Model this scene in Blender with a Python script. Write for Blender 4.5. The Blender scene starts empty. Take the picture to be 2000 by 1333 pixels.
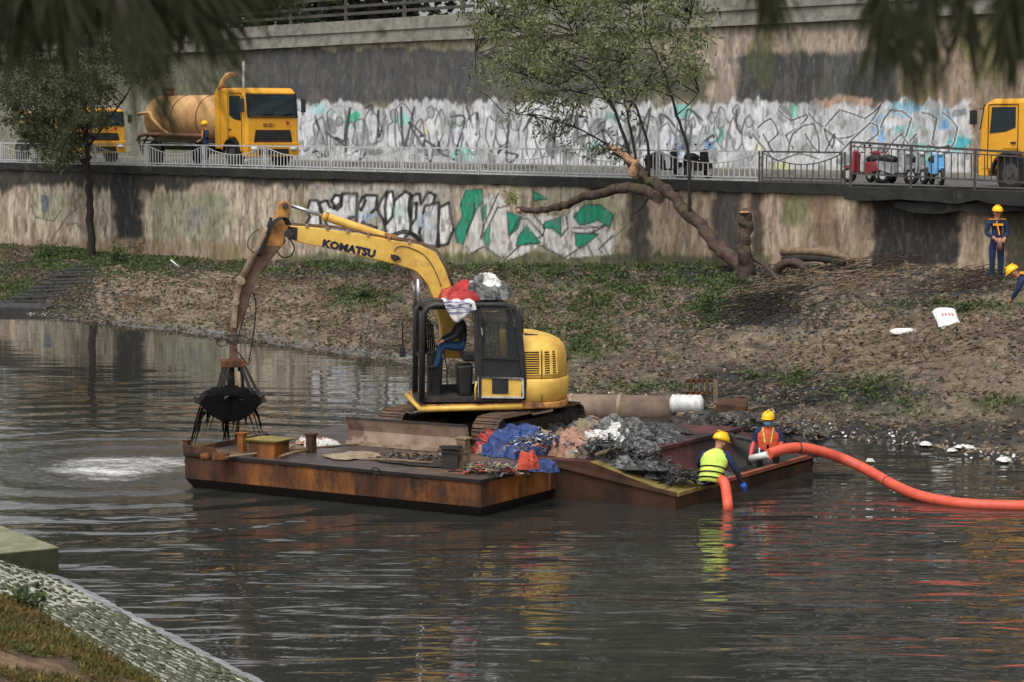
import bpy, bmesh, math, random
import numpy as np
from mathutils import Vector, Matrix
random.seed(7); np.random.seed(7)
R = math.radians
scene = bpy.context.scene
col = scene.collection

# ------------------------------------------------------------------ camera, sky, sun, exposure
FPX, CAM_H, HOR = 4600.0, 5.9, 250.0
PITCH = math.atan((666.5 - HOR) / FPX)
cam_d = bpy.data.cameras.new('camera'); cam = bpy.data.objects.new('camera', cam_d); col.objects.link(cam)
cam.location = (0, 0, CAM_H); cam.rotation_euler = (R(90) - PITCH, 0, 0)
cam_d.sensor_width = 36.0; cam_d.lens = FPX / 2000 * 36.0
cam_d.clip_start = 0.1; cam_d.clip_end = 2000
cam_d.dof.use_dof = True; cam_d.dof.focus_distance = 40.0; cam_d.dof.aperture_fstop = 7.1
scene.camera = cam
world = bpy.data.worlds.new('World'); scene.world = world; world.use_nodes = True
wn = world.node_tree; wn.nodes.clear()
sky = wn.nodes.new('ShaderNodeTexSky'); sky.sky_type = 'NISHITA'; sky.sun_disc = False
SUN_EL, SUN_ROT = R(58), R(205)
sky.sun_elevation = SUN_EL; sky.sun_rotation = SUN_ROT; sky.air_density = 1.0; sky.dust_density = 4.0
hs = wn.nodes.new('ShaderNodeHueSaturation'); hs.inputs['Saturation'].default_value = 0.04
bg = wn.nodes.new('ShaderNodeBackground'); bg.inputs['Strength'].default_value = 0.13
wo = wn.nodes.new('ShaderNodeOutputWorld')
wn.links.new(sky.outputs[0], hs.inputs['Color']); wn.links.new(hs.outputs[0], bg.inputs['Color']); wn.links.new(bg.outputs[0], wo.inputs[0])
sun_d = bpy.data.lights.new('sun', 'SUN'); sun_d.energy = 0.8; sun_d.angle = R(25); sun_d.color = (1.0, 0.985, 0.965)
sun = bpy.data.objects.new('sun', sun_d); col.objects.link(sun)
_sd = Vector((math.sin(SUN_ROT) * math.cos(SUN_EL), math.cos(SUN_ROT) * math.cos(SUN_EL), math.sin(SUN_EL)))
sun.rotation_euler = (-_sd).to_track_quat('-Z', 'Y').to_euler()
scene.view_settings.view_transform = 'Standard'; scene.view_settings.look = 'None'
scene.view_settings.exposure = 0.68; scene.view_settings.gamma = 1.0
scene.view_settings.use_curve_mapping = False

# ------------------------------------------------------------------ pixel <-> place
_cp, _sp = math.cos(PITCH), math.sin(PITCH)
CAMP = Vector((0, 0, CAM_H))
def ray(px, py):
    dx, dy = (px - 1000) / FPX, (666.5 - py) / FPX
    return Vector((dx, _cp + _sp * dy, -_sp + _cp * dy))
def at_z(px, py, z):
    d = ray(px, py); return CAMP + d * ((z - CAM_H) / d.z)
def at_y(px, py, Y):
    d = ray(px, py); return CAMP + d * (Y / d.y)
def on_plane(px, py, p, n):
    d = ray(px, py); return CAMP + d * ((p - CAMP).dot(n) / d.dot(n))
def proj(V):
    V = np.asarray(V, float) - np.array([0, 0, CAM_H])
    dep = V[..., 1] * _cp - V[..., 2] * _sp
    up = V[..., 1] * _sp + V[..., 2] * _cp
    return 1000 + FPX * V[..., 0] / dep, 666.5 - FPX * up / dep
# the street frame: t runs along the river wall (to the right and nearer), d towards the river
WA = at_y(500, 331, 83.6); WB = at_y(1640, 357, 61.3)
WU = (WB - WA); WU.z = 0; WU.normalize()
WN = Vector((-abs(WU.y), -WU.x, 0)); WN.normalize()
ROAD_Z = 4.42
def W(t, d, z): return Vector((WA.x, WA.y, 0)) + WU * t + WN * d + Vector((0, 0, z))
def wpt(px, py, d): return on_plane(px, py, W(0, d, 0), WN)
def w_inv(p):
    q = Vector((p[0] - WA.x, p[1] - WA.y, 0)); return q.dot(WU), q.dot(WN)

# ------------------------------------------------------------------ noise
def _h(ix, iy, s):
    n = ix * np.uint32(374761393) + iy * np.uint32(668265263) + np.uint32((s * 1274126177) & 0xffffffff)
    n = (n ^ (n >> np.uint32(13))) * np.uint32(1274126177)
    return ((n ^ (n >> np.uint32(16))) & np.uint32(0xffff)).astype(np.float32) * np.float32(1 / 65535.0)
_1 = np.uint32(1)
def vnoise(x, y, s=0):
    x = np.asarray(x, float); y = np.asarray(y, float)
    x, y = np.broadcast_arrays(x, y); jx, jy = np.floor(x), np.floor(y); fx, fy = (x - jx).astype(np.float32), (y - jy).astype(np.float32)
    ix, iy = jx.astype(np.int64).astype(np.uint32), jy.astype(np.int64).astype(np.uint32)
    fx = fx * fx * (3 - 2 * fx); fy = fy * fy * (3 - 2 * fy)
    a, b = _h(ix, iy, s), _h(ix + _1, iy, s); c, d = _h(ix, iy + _1, s), _h(ix + _1, iy + _1, s)
    return (a * (1 - fx) + b * fx) * (1 - fy) + (c * (1 - fx) + d * fx) * fy
def fbm(x, y, s=0, o=4):
    r = 0; a = 0.5; tot = 0
    for k in range(o):
        r = r + a * vnoise(x * 2 ** k + 17.3 * k, y * 2 ** k + 9.1 * k, s + k); tot += a; a *= 0.5
    return r / tot
def sst(a, b, x):
    t = np.clip((x - a) / (b - a), 0, 1); return t * t * (3 - 2 * t)
def lin(c):
    c = np.asarray(c, float) / 255.0
    return np.where(c <= 0.04045, c / 12.92, ((c + 0.055) / 1.055) ** 2.4)

# ------------------------------------------------------------------ materials
def _nodes(name):
    m = bpy.data.materials.new(name); m.use_nodes = True
    nt = m.node_tree; b = nt.nodes['Principled BSDF']; return m, nt, b
def L3(c): return tuple(lin(c)) + (1.0,)
def mat(name, c1, c2=None, scale=6.0, rough=0.7, metal=0.0, bump=0.15, bscale=None, stretch=(1, 1, 1), c3=None, spec=0.4, bdist=0.02, lo=0.4, hi=0.62, lo3=0.6, hi3=0.7):
    m, nt, b = _nodes(name); N, K = nt.nodes, nt.links
    tc = N.new('ShaderNodeTexCoord'); mp = N.new('ShaderNodeMapping'); mp.inputs['Scale'].default_value = stretch
    K.new(tc.outputs['Object'], mp.inputs[0])
    n1 = N.new('ShaderNodeTexNoise'); n1.inputs['Scale'].default_value = scale; n1.inputs['Detail'].default_value = 8; n1.inputs['Roughness'].default_value = 0.65
    K.new(mp.outputs[0], n1.inputs['Vector'])
    cr = N.new('ShaderNodeValToRGB'); K.new(n1.outputs['Fac'], cr.inputs[0])
    cr.color_ramp.elements[0].position = lo; cr.color_ramp.elements[0].color = L3(c1)
    cr.color_ramp.elements[1].position = hi; cr.color_ramp.elements[1].color = L3(c2 or tuple(int(v * 0.82) for v in c1))
    out = cr.outputs[0]
    if c3:
        n2 = N.new('ShaderNodeTexNoise'); n2.inputs['Scale'].default_value = scale * 0.37; n2.inputs['Detail'].default_value = 9; n2.inputs['Roughness'].default_value = 0.7
        K.new(mp.outputs[0], n2.inputs['Vector'])
        r2 = N.new('ShaderNodeValToRGB'); r2.color_ramp.elements[0].position = lo3; r2.color_ramp.elements[1].position = hi3
        K.new(n2.outputs['Fac'], r2.inputs[0])
        mx = N.new('ShaderNodeMix'); mx.data_type = 'RGBA'; K.new(r2.outputs[0], mx.inputs[0]); K.new(out, mx.inputs[6]); mx.inputs[7].default_value = L3(c3)
        out = mx.outputs[2]
    K.new(out, b.inputs['Base Color'])
    b.inputs['Metallic'].default_value = metal; b.inputs['Specular IOR Level'].default_value = spec
    mr = N.new('ShaderNodeMapRange'); mr.inputs['To Min'].default_value = max(0.02, rough - 0.15); mr.inputs['To Max'].default_value = min(1, rough + 0.15)
    K.new(n1.outputs['Fac'], mr.inputs['Value']); K.new(mr.outputs[0], b.inputs['Roughness'])
    if bump > 0:
        n3 = N.new('ShaderNodeTexNoise'); n3.inputs['Scale'].default_value = bscale or scale * 4; n3.inputs['Detail'].default_value = 5
        K.new(mp.outputs[0], n3.inputs['Vector'])
        bu = N.new('ShaderNodeBump'); bu.inputs['Strength'].default_value = bump; bu.inputs['Distance'].default_value = bdist
        K.new(n3.outputs['Fac'], bu.inputs['Height']); K.new(bu.outputs[0], b.inputs['Normal'])
    return m
def mat_attr(name, rough=0.85, nscale=9.0, amt=0.35, bump=0.5, bscale=20.0, bdist=0.03, stretch=(1, 1, 1)):
    """base colour from the mesh's own painted colours, broken up by fine noise"""
    m, nt, b = _nodes(name); N, K = nt.nodes, nt.links
    at = N.new('ShaderNodeAttribute'); at.attribute_name = 'paint'
    tc = N.new('ShaderNodeTexCoord'); mp = N.new('ShaderNodeMapping'); mp.inputs['Scale'].default_value = stretch; K.new(tc.outputs['Object'], mp.inputs[0])
    n1 = N.new('ShaderNodeTexNoise'); n1.inputs['Scale'].default_value = nscale; n1.inputs['Detail'].default_value = 9; n1.inputs['Roughness'].default_value = 0.7
    K.new(mp.outputs[0], n1.inputs['Vector'])
    mr = N.new('ShaderNodeMapRange'); mr.inputs['From Min'].default_value = 0.3; mr.inputs['From Max'].default_value = 0.7
    mr.inputs['To Min'].default_value = 1 - amt; mr.inputs['To Max'].default_value = 1 + amt; K.new(n1.outputs['Fac'], mr.inputs['Value'])
    vm = N.new('ShaderNodeVectorMath'); vm.operation = 'SCALE'; K.new(at.outputs['Color'], vm.inputs[0]); K.new(mr.outputs[0], vm.inputs['Scale'])
    K.new(vm.outputs[0], b.inputs['Base Color']); b.inputs['Roughness'].default_value = rough; b.inputs['Specular IOR Level'].default_value = 0.25
    n3 = N.new('ShaderNodeTexNoise'); n3.inputs['Scale'].default_value = bscale; n3.inputs['Detail'].default_value = 7; n3.inputs['Roughness'].default_value = 0.65; K.new(mp.outputs[0], n3.inputs['Vector'])
    bu = N.new('ShaderNodeBump'); bu.inputs['Strength'].default_value = bump; bu.inputs['Distance'].default_value = bdist
    K.new(n3.outputs['Fac'], bu.inputs['Height']); K.new(bu.outputs[0], b.inputs['Normal'])
    return m
def mat_leaf(name, c1, c2, rough=0.6):
    m, nt, b = _nodes(name); N, K = nt.nodes, nt.links
    tc = N.new('ShaderNodeTexCoord'); n1 = N.new('ShaderNodeTexNoise'); n1.inputs['Scale'].default_value = 1.7; n1.inputs['Detail'].default_value = 6; K.new(tc.outputs['Object'], n1.inputs['Vector'])
    at = N.new('ShaderNodeAttribute'); at.attribute_name = 'tint'
    ad = N.new('ShaderNodeMath'); ad.operation = 'MULTIPLY_ADD'; K.new(at.outputs['Fac'], ad.inputs[0]); ad.inputs[1].default_value = 0.8
    su = N.new('ShaderNodeMath'); su.operation = 'SUBTRACT'; K.new(n1.outputs['Fac'], su.inputs[0]); su.inputs[1].default_value = 0.42; K.new(su.outputs[0], ad.inputs[2])
    mx = N.new('ShaderNodeMix'); mx.data_type = 'RGBA'; K.new(ad.outputs[0], mx.inputs[0]); mx.inputs[6].default_value = L3(c1); mx.inputs[7].default_value = L3(c2)
    K.new(mx.outputs[2], b.inputs['Base Color']); b.inputs['Roughness'].default_value = rough; b.inputs['Specular IOR Level'].default_value = 0.3
    tr = N.new('ShaderNodeBsdfTranslucent'); K.new(mx.outputs[2], tr.inputs['Color'])
    ms = N.new('ShaderNodeMixShader'); ms.inputs[0].default_value = 0.25; K.new(b.outputs[0], ms.inputs[1]); K.new(tr.outputs[0], ms.inputs[2])
    K.new(ms.outputs[0], N['Material Output'].inputs['Surface'])
    return m
def mat_glass(name, c, alpha=0.45, rough=0.06):
    m, nt, b = _nodes(name); b.inputs['Base Color'].default_value = L3(c); b.inputs['Roughness'].default_value = rough
    b.inputs['Alpha'].default_value = alpha; b.inputs['Specular IOR Level'].default_value = 0.7
    return m

M = {}
M['yellow'] = mat('weathered_yellow_paint', (222, 182, 86), (202, 158, 72), 3, 0.5, bump=.15, c3=(150, 116, 74), lo3=.56, hi3=.74)
M['yellow_rusty'] = mat('yellow_paint_gone_rusty', (194, 138, 64), (142, 98, 62), 5, 0.65, bump=.2, c3=(95, 62, 44), lo3=.5, hi3=.6)
M['arm_mud'] = mat('muddy_arm_paint', (112, 90, 72), (84, 62, 48), 6, 0.75, bump=.35, c3=(150, 112, 66), lo3=.6, hi3=.7)
M['arm_tan'] = mat('dried_mud_tan', (152, 134, 114), (122, 98, 76), 7, 0.8, bump=.3)
M['chrome'] = mat('hydraulic_rod', (190, 190, 195), (170, 170, 176), 8, 0.25, metal=.8, bump=0)
M['black'] = mat('black_painted_steel', (42, 42, 44), (30, 30, 32), 8, 0.5, bump=.08, c3=(72, 66, 60), lo3=.6, hi3=.75)
M['darksteel'] = mat('dirty_dark_steel', (50, 46, 44), (36, 33, 32), 8, 0.7, bump=.3, c3=(96, 70, 52), lo3=.55, hi3=.66)
M['rubber'] = mat('black_rubber', (28, 28, 30), (20, 20, 21), 14, 0.6, bump=.1)
M['tread'] = mat('rusty_track_steel', (104, 80, 62), (64, 52, 46), 9, 0.8, bump=.4)
M['blade'] = mat('mud_coated_blade', (142, 122, 106), (112, 90, 74), 2.5, 0.8, bump=.25, c3=(98, 72, 62), lo3=.52, hi3=.58)
M['rust'] = mat('rusted_hull', (84, 48, 26), (30, 23, 20), 2.0, 0.8, bump=.5, bscale=22, stretch=(1, 1, .45), c3=(140, 84, 30), lo3=.46, hi3=.6)
M['rust_dark'] = mat('dark_wet_shaded_hull', (32, 26, 22), (22, 19, 18), 4, 0.6, bump=.3)  # wet steel, dark enough to carry the shadow under the pontoon's undercut
M['rust_brown'] = mat('brown_hull', (76, 48, 30), (44, 30, 22), 1.6, 0.75, bump=.45, stretch=(1, 1, .5), c3=(120, 76, 36), lo3=.55, hi3=.68)
M['maroon'] = mat('faded_maroon_steel', (92, 50, 48), (62, 36, 36), 3, 0.75, bump=.3, c3=(40, 32, 32), lo3=.5, hi3=.62)
M['redrail'] = mat('worn_orange_red_rim', (150, 78, 54), (116, 74, 58), 5, 0.7, bump=.3)
M['deck'] = mat('wet_dirty_deck', (84, 72, 68), (58, 50, 50), 1.6, 0.42, bump=.35, bscale=12, c3=(116, 92, 70), lo3=.52, hi3=.62)
M['olive'] = mat('olive_brown_plate', (136, 122, 64), (112, 92, 50), 3, 0.7, bump=.2)
M['wood'] = mat('weathered_wood', (132, 110, 86), (90, 74, 58), 6, 0.85, bump=.4, stretch=(1, 1, 4))
M['sand'] = mat('sandy_mat', (148, 132, 110), (124, 106, 88), 5, 0.9, bump=.4)
M['whitecloth'] = mat('dirty_white_plastic', (212, 212, 208), (180, 178, 172), 9, 0.5, bump=.3, c3=(132, 120, 106), lo3=.6, hi3=.72)
M['greyplastic'] = mat('grey_plastic', (112, 112, 110), (60, 60, 60), 6, 0.35, bump=.4, c3=(170, 170, 168), lo3=.6, hi3=.7)
M['blackplastic'] = mat('black_plastic_waste', (34, 34, 35), (70, 70, 71), 7, 0.36, bump=.5, spec=.5)  # paler noise tone is painted in for grey glints
M['sludge'] = mat('black_sludge', (34, 33, 32), (52, 48, 44), 5, 0.45, bump=.6, bscale=24)
M['blue'] = mat('blue_tarpaulin', (48, 70, 122), (34, 50, 94), 4, 0.55, bump=.3)
M['orangered'] = mat('orange_red_cloth', (184, 76, 54), (146, 54, 44), 5, 0.75, bump=.3)
M['red'] = mat('red_cloth', (170, 48, 46), (132, 36, 38), 5, 0.75, bump=.3)
M['pinkcloth'] = mat('pinkish_sacking', (166, 130, 110), (140, 102, 86), 6, 0.85, bump=.3, c3=(186, 164, 136))
M['stripecloth'] = mat('white_violet_cloth', (208, 206, 204), (92, 88, 130), 3.5, 0.75, bump=.3, lo=.5, hi=.56, stretch=(.6, .6, 4))
M['hose'] = mat('orange_hose', (214, 92, 68), (190, 78, 58), 3, 0.5, bump=.15, c3=(140, 70, 54), lo3=.6, hi3=.8)
M['helmet'] = mat('yellow_helmet', (240, 190, 30), (228, 174, 24), 3, 0.32, bump=0)
M['skin'] = mat('skin', (176, 124, 94), (160, 110, 84), 9, 0.6, bump=0)
M['navy'] = mat('navy_work_cloth', (32, 46, 84), (24, 34, 62), 9, 0.85, bump=.8, bdist=.03)
M['teal'] = mat('dark_teal_trousers', (24, 52, 68), (20, 40, 54), 9, 0.85, bump=.3)
M['jeans'] = mat('blue_jeans', (34, 66, 104), (28, 50, 82), 9, 0.85, bump=.3)
M['darkcloth'] = mat('black_wet_cloth', (30, 31, 36), (22, 23, 27), 9, 0.7, bump=.3)
M['limevest'] = mat('lime_vest', (206, 226, 104), (178, 204, 84), 5, 0.7, bump=.7, bdist=.03, bscale=12)
M['orangevest'] = mat('orange_vest', (222, 96, 62), (188, 70, 48), 5, 0.7, bump=.7, bdist=.03, bscale=12)
M['redsleeve'] = mat('red_rubber_sleeve', (196, 76, 78), (172, 60, 62), 5, 0.5, bump=.1)
M['orangestrip'] = mat('orange_reflective', (240, 158, 40), (224, 140, 34), 5, 0.5, bump=0)
M['maskblue'] = mat('face_mask', (110, 160, 190), (96, 146, 178), 6, 0.8, bump=0)
M['glove'] = mat('blue_glove', (48, 84, 176), (40, 70, 150), 6, 0.6, bump=0)
M['truck'] = mat('truck_yellow', (228, 166, 50), (212, 150, 44), 1.2, 0.4, bump=.02, c3=(190, 136, 62), lo3=.62, hi3=.75)
M['tank'] = mat('sun_faded_tank', (214, 170, 112), (190, 140, 90), 1.5, 0.5, bump=.05, stretch=(1, 1, .5), c3=(150, 100, 72), lo3=.5, hi3=.66)
M['tankdirty'] = mat('rust_brown_tank', (140, 94, 74), (104, 72, 62), 3, 0.7, bump=.15)
M['trim'] = mat('dark_plastic_trim', (34, 34, 36), (26, 26, 28), 8, 0.5, bump=.02)
M['rail'] = mat('galvanised_rail', (186, 188, 186), (152, 154, 152), 6, 0.55, bump=.1, c3=(96, 88, 78), lo3=.62, hi3=.72)
M['rail_dark'] = mat('dull_grey_rail', (78, 74, 72), (56, 54, 53), 6, 0.6, bump=.1)
M['cap'] = mat('blackened_concrete', (44, 43, 40), (28, 28, 27), 1.6, 0.9, bump=.7, bscale=9, c3=(84, 80, 72), lo3=.6, hi3=.74)
M['concrete'] = mat('aged_concrete', (136, 132, 122), (108, 104, 96), 2, 0.9, bump=.3, c3=(76, 74, 68), lo3=.56, hi3=.68)
M['kerbtan'] = mat('tan_kerb', (156, 130, 104), (130, 108, 88), 2, 0.9, bump=.3)
M['asphalt'] = mat('asphalt', (92, 90, 88), (80, 78, 76), 3, 0.9, bump=.3, bscale=60)
M['bark_dark'] = mat('dark_bark', (48, 42, 36), (32, 29, 26), 6, 0.95, bump=.8, stretch=(1, 1, .3))
M['bark'] = mat('mossy_bark', (84, 66, 58), (52, 40, 37), 5, 0.95, bump=.9, bscale=16, bdist=.04, c3=(84, 80, 52), lo3=.54, hi3=.64)
M['cutwood'] = mat('torn_pale_wood', (178, 140, 108), (140, 104, 78), 8, 0.9, bump=.8)
M['stone'] = mat('pitching_stone', (132, 116, 98), (88, 75, 64), 2.2, 0.9, bump=.5, bscale=18)
M['darkstone'] = mat('blackened_stone', (58, 56, 54), (40, 39, 38), 3, 0.85, bump=.5)
M['sack'] = mat('white_woven_sack', (226, 226, 222), (204, 204, 200), 8, 0.7, bump=.3)
M['mossconc'] = mat('mossy_concrete', (128, 126, 102), (100, 102, 76), 4, 0.9, bump=.4, c3=(150, 132, 116), lo3=.6, hi3=.7)
M['mossdark'] = mat('dark_moss', (48, 52, 28), (36, 40, 22), 5, 0.9, bump=.5)
M['glass'] = mat_glass('dusty_glass', (44, 52, 52), .36, .08)
M['screen'] = mat_glass('windscreen', (36, 50, 56), .92, .04)
M['letter'] = mat('dark_blue_lettering', (22, 30, 58), (18, 24, 46), 5, 0.5, bump=0)
M['lettergrey'] = mat('brown_lettering', (120, 84, 30), (110, 76, 28), 5, 0.5, bump=0)
M['letterred'] = mat('red_print', (196, 50, 60), (180, 44, 54), 5, 0.6, bump=0)
M['white'] = mat('white_paint', (214, 214, 210), (196, 196, 192), 6, 0.5, bump=0)
M['blk'] = mat('matt_black', (12, 12, 12), (8, 8, 8), 6, 0.85, bump=0, spec=.12)
M['leaf_mid'] = mat_leaf('olive_green_leaf', (66, 74, 50), (138, 146, 100))
M['leaf_dark'] = mat_leaf('dark_green_leaf', (42, 50, 32), (96, 104, 66))
M['leaf_ground'] = mat_leaf('green_ground_leaf', (44, 58, 32), (98, 112, 66))
M['leaf_lime'] = mat_leaf('young_lime_leaf', (96, 116, 40), (150, 164, 70))
M['leaf_back'] = mat_leaf('backdrop_leaf', (30, 38, 22), (60, 70, 40))
M['leaf_fore'] = mat_leaf('overhanging_leaf', (20, 26, 10), (52, 58, 26), .8)
M['leaf_dry'] = mat_leaf('dry_leaf', (56, 44, 34), (142, 122, 98), .8)
M['leaf_grass'] = mat_leaf('dry_grass', (70, 62, 34), (124, 106, 58), .8)
M['wall'] = mat_attr('stained_wall_render', .9, 5, .3, .5, 14, .02, (1, 1, .35))
M['bank'] = mat_attr('bank_soil', .92, 5, .55, 1.0, 10, .1)
M['scooter_blue'] = mat('sky_blue_plastic', (110, 176, 224), (92, 158, 206), 4, .35, bump=0)
M['scooter_red'] = mat('red_plastic', (140, 44, 54), (116, 36, 46), 4, .35, bump=0)
M['scooter_grey'] = mat('grey_plastic_body', (150, 150, 152), (128, 128, 130), 4, .35, bump=0)
M['headlamp'] = mat('headlamp_lens', (200, 204, 200), (180, 184, 180), 4, .15, bump=0)

# ------------------------------------------------------------------ object helpers
WM = {}
def tag(o, label=None, cat=None, group=None, kind=None):
    if label: o['label'] = label
    if cat: o['category'] = cat
    if group: o['group'] = group
    if kind: o['kind'] = kind
    return o
def thing(name, loc, label, cat, rz=0, group=None):
    o = bpy.data.objects.new(name, None); o.empty_display_size = .2; col.objects.link(o)
    o.location = loc; o.rotation_euler = (0, 0, rz)
    WM[o] = Matrix.Translation(Vector(loc)) @ Matrix.Rotation(rz, 4, 'Z')
    return tag(o, label, cat, group)
def add_obj(name, me, parent=None, loc=None):
    o = bpy.data.objects.new(name, me); col.objects.link(o)
    if parent is not None:
        o.parent = parent
        pm = WM.get(parent, Matrix.Identity(4))
        if loc is None: me.transform(pm.inverted())
        WM[o] = pm
    elif loc is not None: o.location = loc
    return o
class MB:
    def __init__(s): s.v = []; s.f = []; s.mi = []; s.sm = []; s.m = 0; s.smooth = False
    def add(s, vs, fs):
        k = len(s.v); s.v += [tuple(p) for p in vs]
        for f in fs: s.f.append(tuple(i + k for i in f)); s.mi.append(s.m); s.sm.append(s.smooth)
        return s
    def box(s, c, size, mx=None):
        x, y, z = size[0] / 2, size[1] / 2, size[2] / 2
        vs = [Vector((a * x, b * y, e * z)) for a in (-1, 1) for b in (-1, 1) for e in (-1, 1)]
        if mx is not None: vs = [mx @ v for v in vs]
        c = Vector(c)
        return s.add([v + c for v in vs], [(0, 1, 3, 2), (4, 6, 7, 5), (0, 4, 5, 1), (2, 3, 7, 6), (0, 2, 6, 4), (1, 5, 7, 3)])
    def hexa(s, b, t):
        """bottom ring and top ring of equal length"""
        n = len(b); return s.add(list(b) + list(t), [tuple(range(n))[::-1], tuple(range(n, 2 * n))] + [(i, (i + 1) % n, n + (i + 1) % n, n + i) for i in range(n)])
    def prism(s, pts, vec):
        vec = Vector(vec); pts = [Vector(p) for p in pts]
        return s.hexa([p + vec for p in pts], pts)
    def bar(s, p0, p1, w, h, up=(0, 0, 1)):
        p0, p1 = Vector(p0), Vector(p1); d = (p1 - p0).normalized(); up = Vector(up)
        r = d.cross(up)
        if r.length < 1e-4: r = d.cross(Vector((1, 0, 0)))
        r.normalize(); q = r.cross(d).normalized()
        o = [r * (a * w / 2) + q * (b * h / 2) for a, b in ((-1, -1), (1, -1), (1, 1), (-1, 1))]
        return s.hexa([p0 + k for k in o], [p1 + k for k in o])
    def tube(s, pts, r, n=8, caps=True, flat=None):
        pts = [Vector(p) for p in pts]; m = len(pts)
        rr = r if hasattr(r, '__len__') else [r] * m
        vs = []; prev = None
        for i, p in enumerate(pts):
            d = (pts[min(i + 1, m - 1)] - pts[max(i - 1, 0)]).normalized()
            if prev is None:
                a = Vector((0, 0, 1)) if abs(d.z) < .9 else Vector((1, 0, 0)); x = d.cross(a).normalized()
            else: x = (prev - d * prev.dot(d)).normalized()
            y = d.cross(x); prev = x
            vs += [p + (x * math.cos(2 * math.pi * k / n) + y * math.sin(2 * math.pi * k / n)) * rr[i] for k in range(n)]
        fs = [(i * n + k, i * n + (k + 1) % n, (i + 1) * n + (k + 1) % n, (i + 1) * n + k) for i in range(m - 1) for k in range(n)]
        sm = s.smooth; s.smooth = True
        k0 = len(s.v); s.add(vs, fs); s.smooth = False
        if caps: s.v += [];  s.f += [tuple(k0 + k for k in range(n))[::-1], tuple(k0 + (m - 1) * n + k for k in range(n))]; s.mi += [s.m] * 2; s.sm += [False] * 2
        s.smooth = sm; return s
    def disc(s, c, ax, r, h, n=20, r2=None):
        ax = Vector(ax).normalized(); c = Vector(c); return s.tube([c - ax * h / 2, c + ax * h / 2], [r, r2 or r], n)
    def ball(s, c, rad, n=12, m=8, mx=None, zmin=-1):
        c = Vector(c); rad = Vector(rad) if hasattr(rad, '__len__') else Vector((rad,) * 3); vs = []
        for i in range(m + 1):
            ph = -math.pi / 2 + math.pi * i / m
            for k in range(n):
                th = 2 * math.pi * k / n; v = Vector((rad.x * math.cos(ph) * math.cos(th), rad.y * math.cos(ph) * math.sin(th), rad.z * max(math.sin(ph), zmin)))
                vs.append(c + (mx @ v if mx is not None else v))
        sm = s.smooth; s.smooth = True
        s.add(vs, [(i * n + k, i * n + (k + 1) % n, (i + 1) * n + (k + 1) % n, (i + 1) * n + k) for i in range(m) for k in range(n)]); s.smooth = sm; return s
    def loft(s, rings, cap0=True, cap1=True):
        n = len(rings[0]); k = len(rings); vs = [p for r_ in rings for p in r_]
        return s.add(vs, [(j * n + i, j * n + (i + 1) % n, (j + 1) * n + (i + 1) % n, (j + 1) * n + i) for j in range(k - 1) for i in range(n)] + ([tuple(range(n))[::-1]] if cap0 else []) + ([tuple((k - 1) * n + i for i in range(n))] if cap1 else []))
    def mesh(s, name, mats):
        me = bpy.data.meshes.new(name); me.from_pydata(s.v, [], s.f)
        for m_ in (mats if isinstance(mats, (list, tuple)) else [mats]): me.materials.append(M[m_] if isinstance(m_, str) else m_)
        me.polygons.foreach_set('material_index', s.mi); me.polygons.foreach_set('use_smooth', s.sm); me.update(); return me
    def build(s, name, mats, parent=None, bevel=0, loc=None):
        me = s.mesh(name, mats)
        bm = bmesh.new(); bm.from_mesh(me); bmesh.ops.recalc_face_normals(bm, faces=bm.faces)
        bm.to_mesh(me); bm.free()
        if parent is None and loc is None:
            c = Vector(np.mean(np.array(s.v), axis=0)); c.z = min(v[2] for v in s.v)
            me.transform(Matrix.Translation(-c)); o = bpy.data.objects.new(name, me); o.location = c; col.objects.link(o)
            WM[o] = Matrix.Translation(c)
        else: o = add_obj(name, me, parent, loc)
        if bevel:
            md = o.modifiers.new('bevel', 'BEVEL'); md.width = bevel; md.segments = 2; md.limit_method = 'ANGLE'; md.angle_limit = R(40)
        return o
def np_mesh(name, V, F, mats, mi=None, smooth=False, tint=None, paint=None):
    V = np.asarray(V, np.float32); F = np.asarray(F, np.int32); k = F.shape[1]
    me = bpy.data.meshes.new(name); me.vertices.add(len(V)); me.vertices.foreach_set('co', V.ravel())
    me.loops.add(F.size); me.loops.foreach_set('vertex_index', F.ravel())
    me.polygons.add(len(F)); me.polygons.foreach_set('loop_start', np.arange(len(F), dtype=np.int32) * k)
    try: me.polygons.foreach_set('loop_total', np.full(len(F), k, np.int32))
    except Exception: pass
    for m_ in (mats if isinstance(mats, (list, tuple)) else [mats]): me.materials.append(M[m_])
    if mi is not None: me.polygons.foreach_set('material_index', np.asarray(mi, np.int32))
    me.polygons.foreach_set('use_smooth', np.full(len(F), smooth, bool))
    me.update(calc_edges=True)
    if tint is not None:
        a = me.attributes.new('tint', 'FLOAT', 'POINT'); a.data.foreach_set('value', np.asarray(tint, np.float32))
    if paint is not None:
        a = me.attributes.new('paint', 'FLOAT_COLOR', 'POINT'); c4 = np.ones((len(V), 4), np.float32); c4[:, :3] = paint; a.data.foreach_set('color', c4.ravel())
    return me
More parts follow.
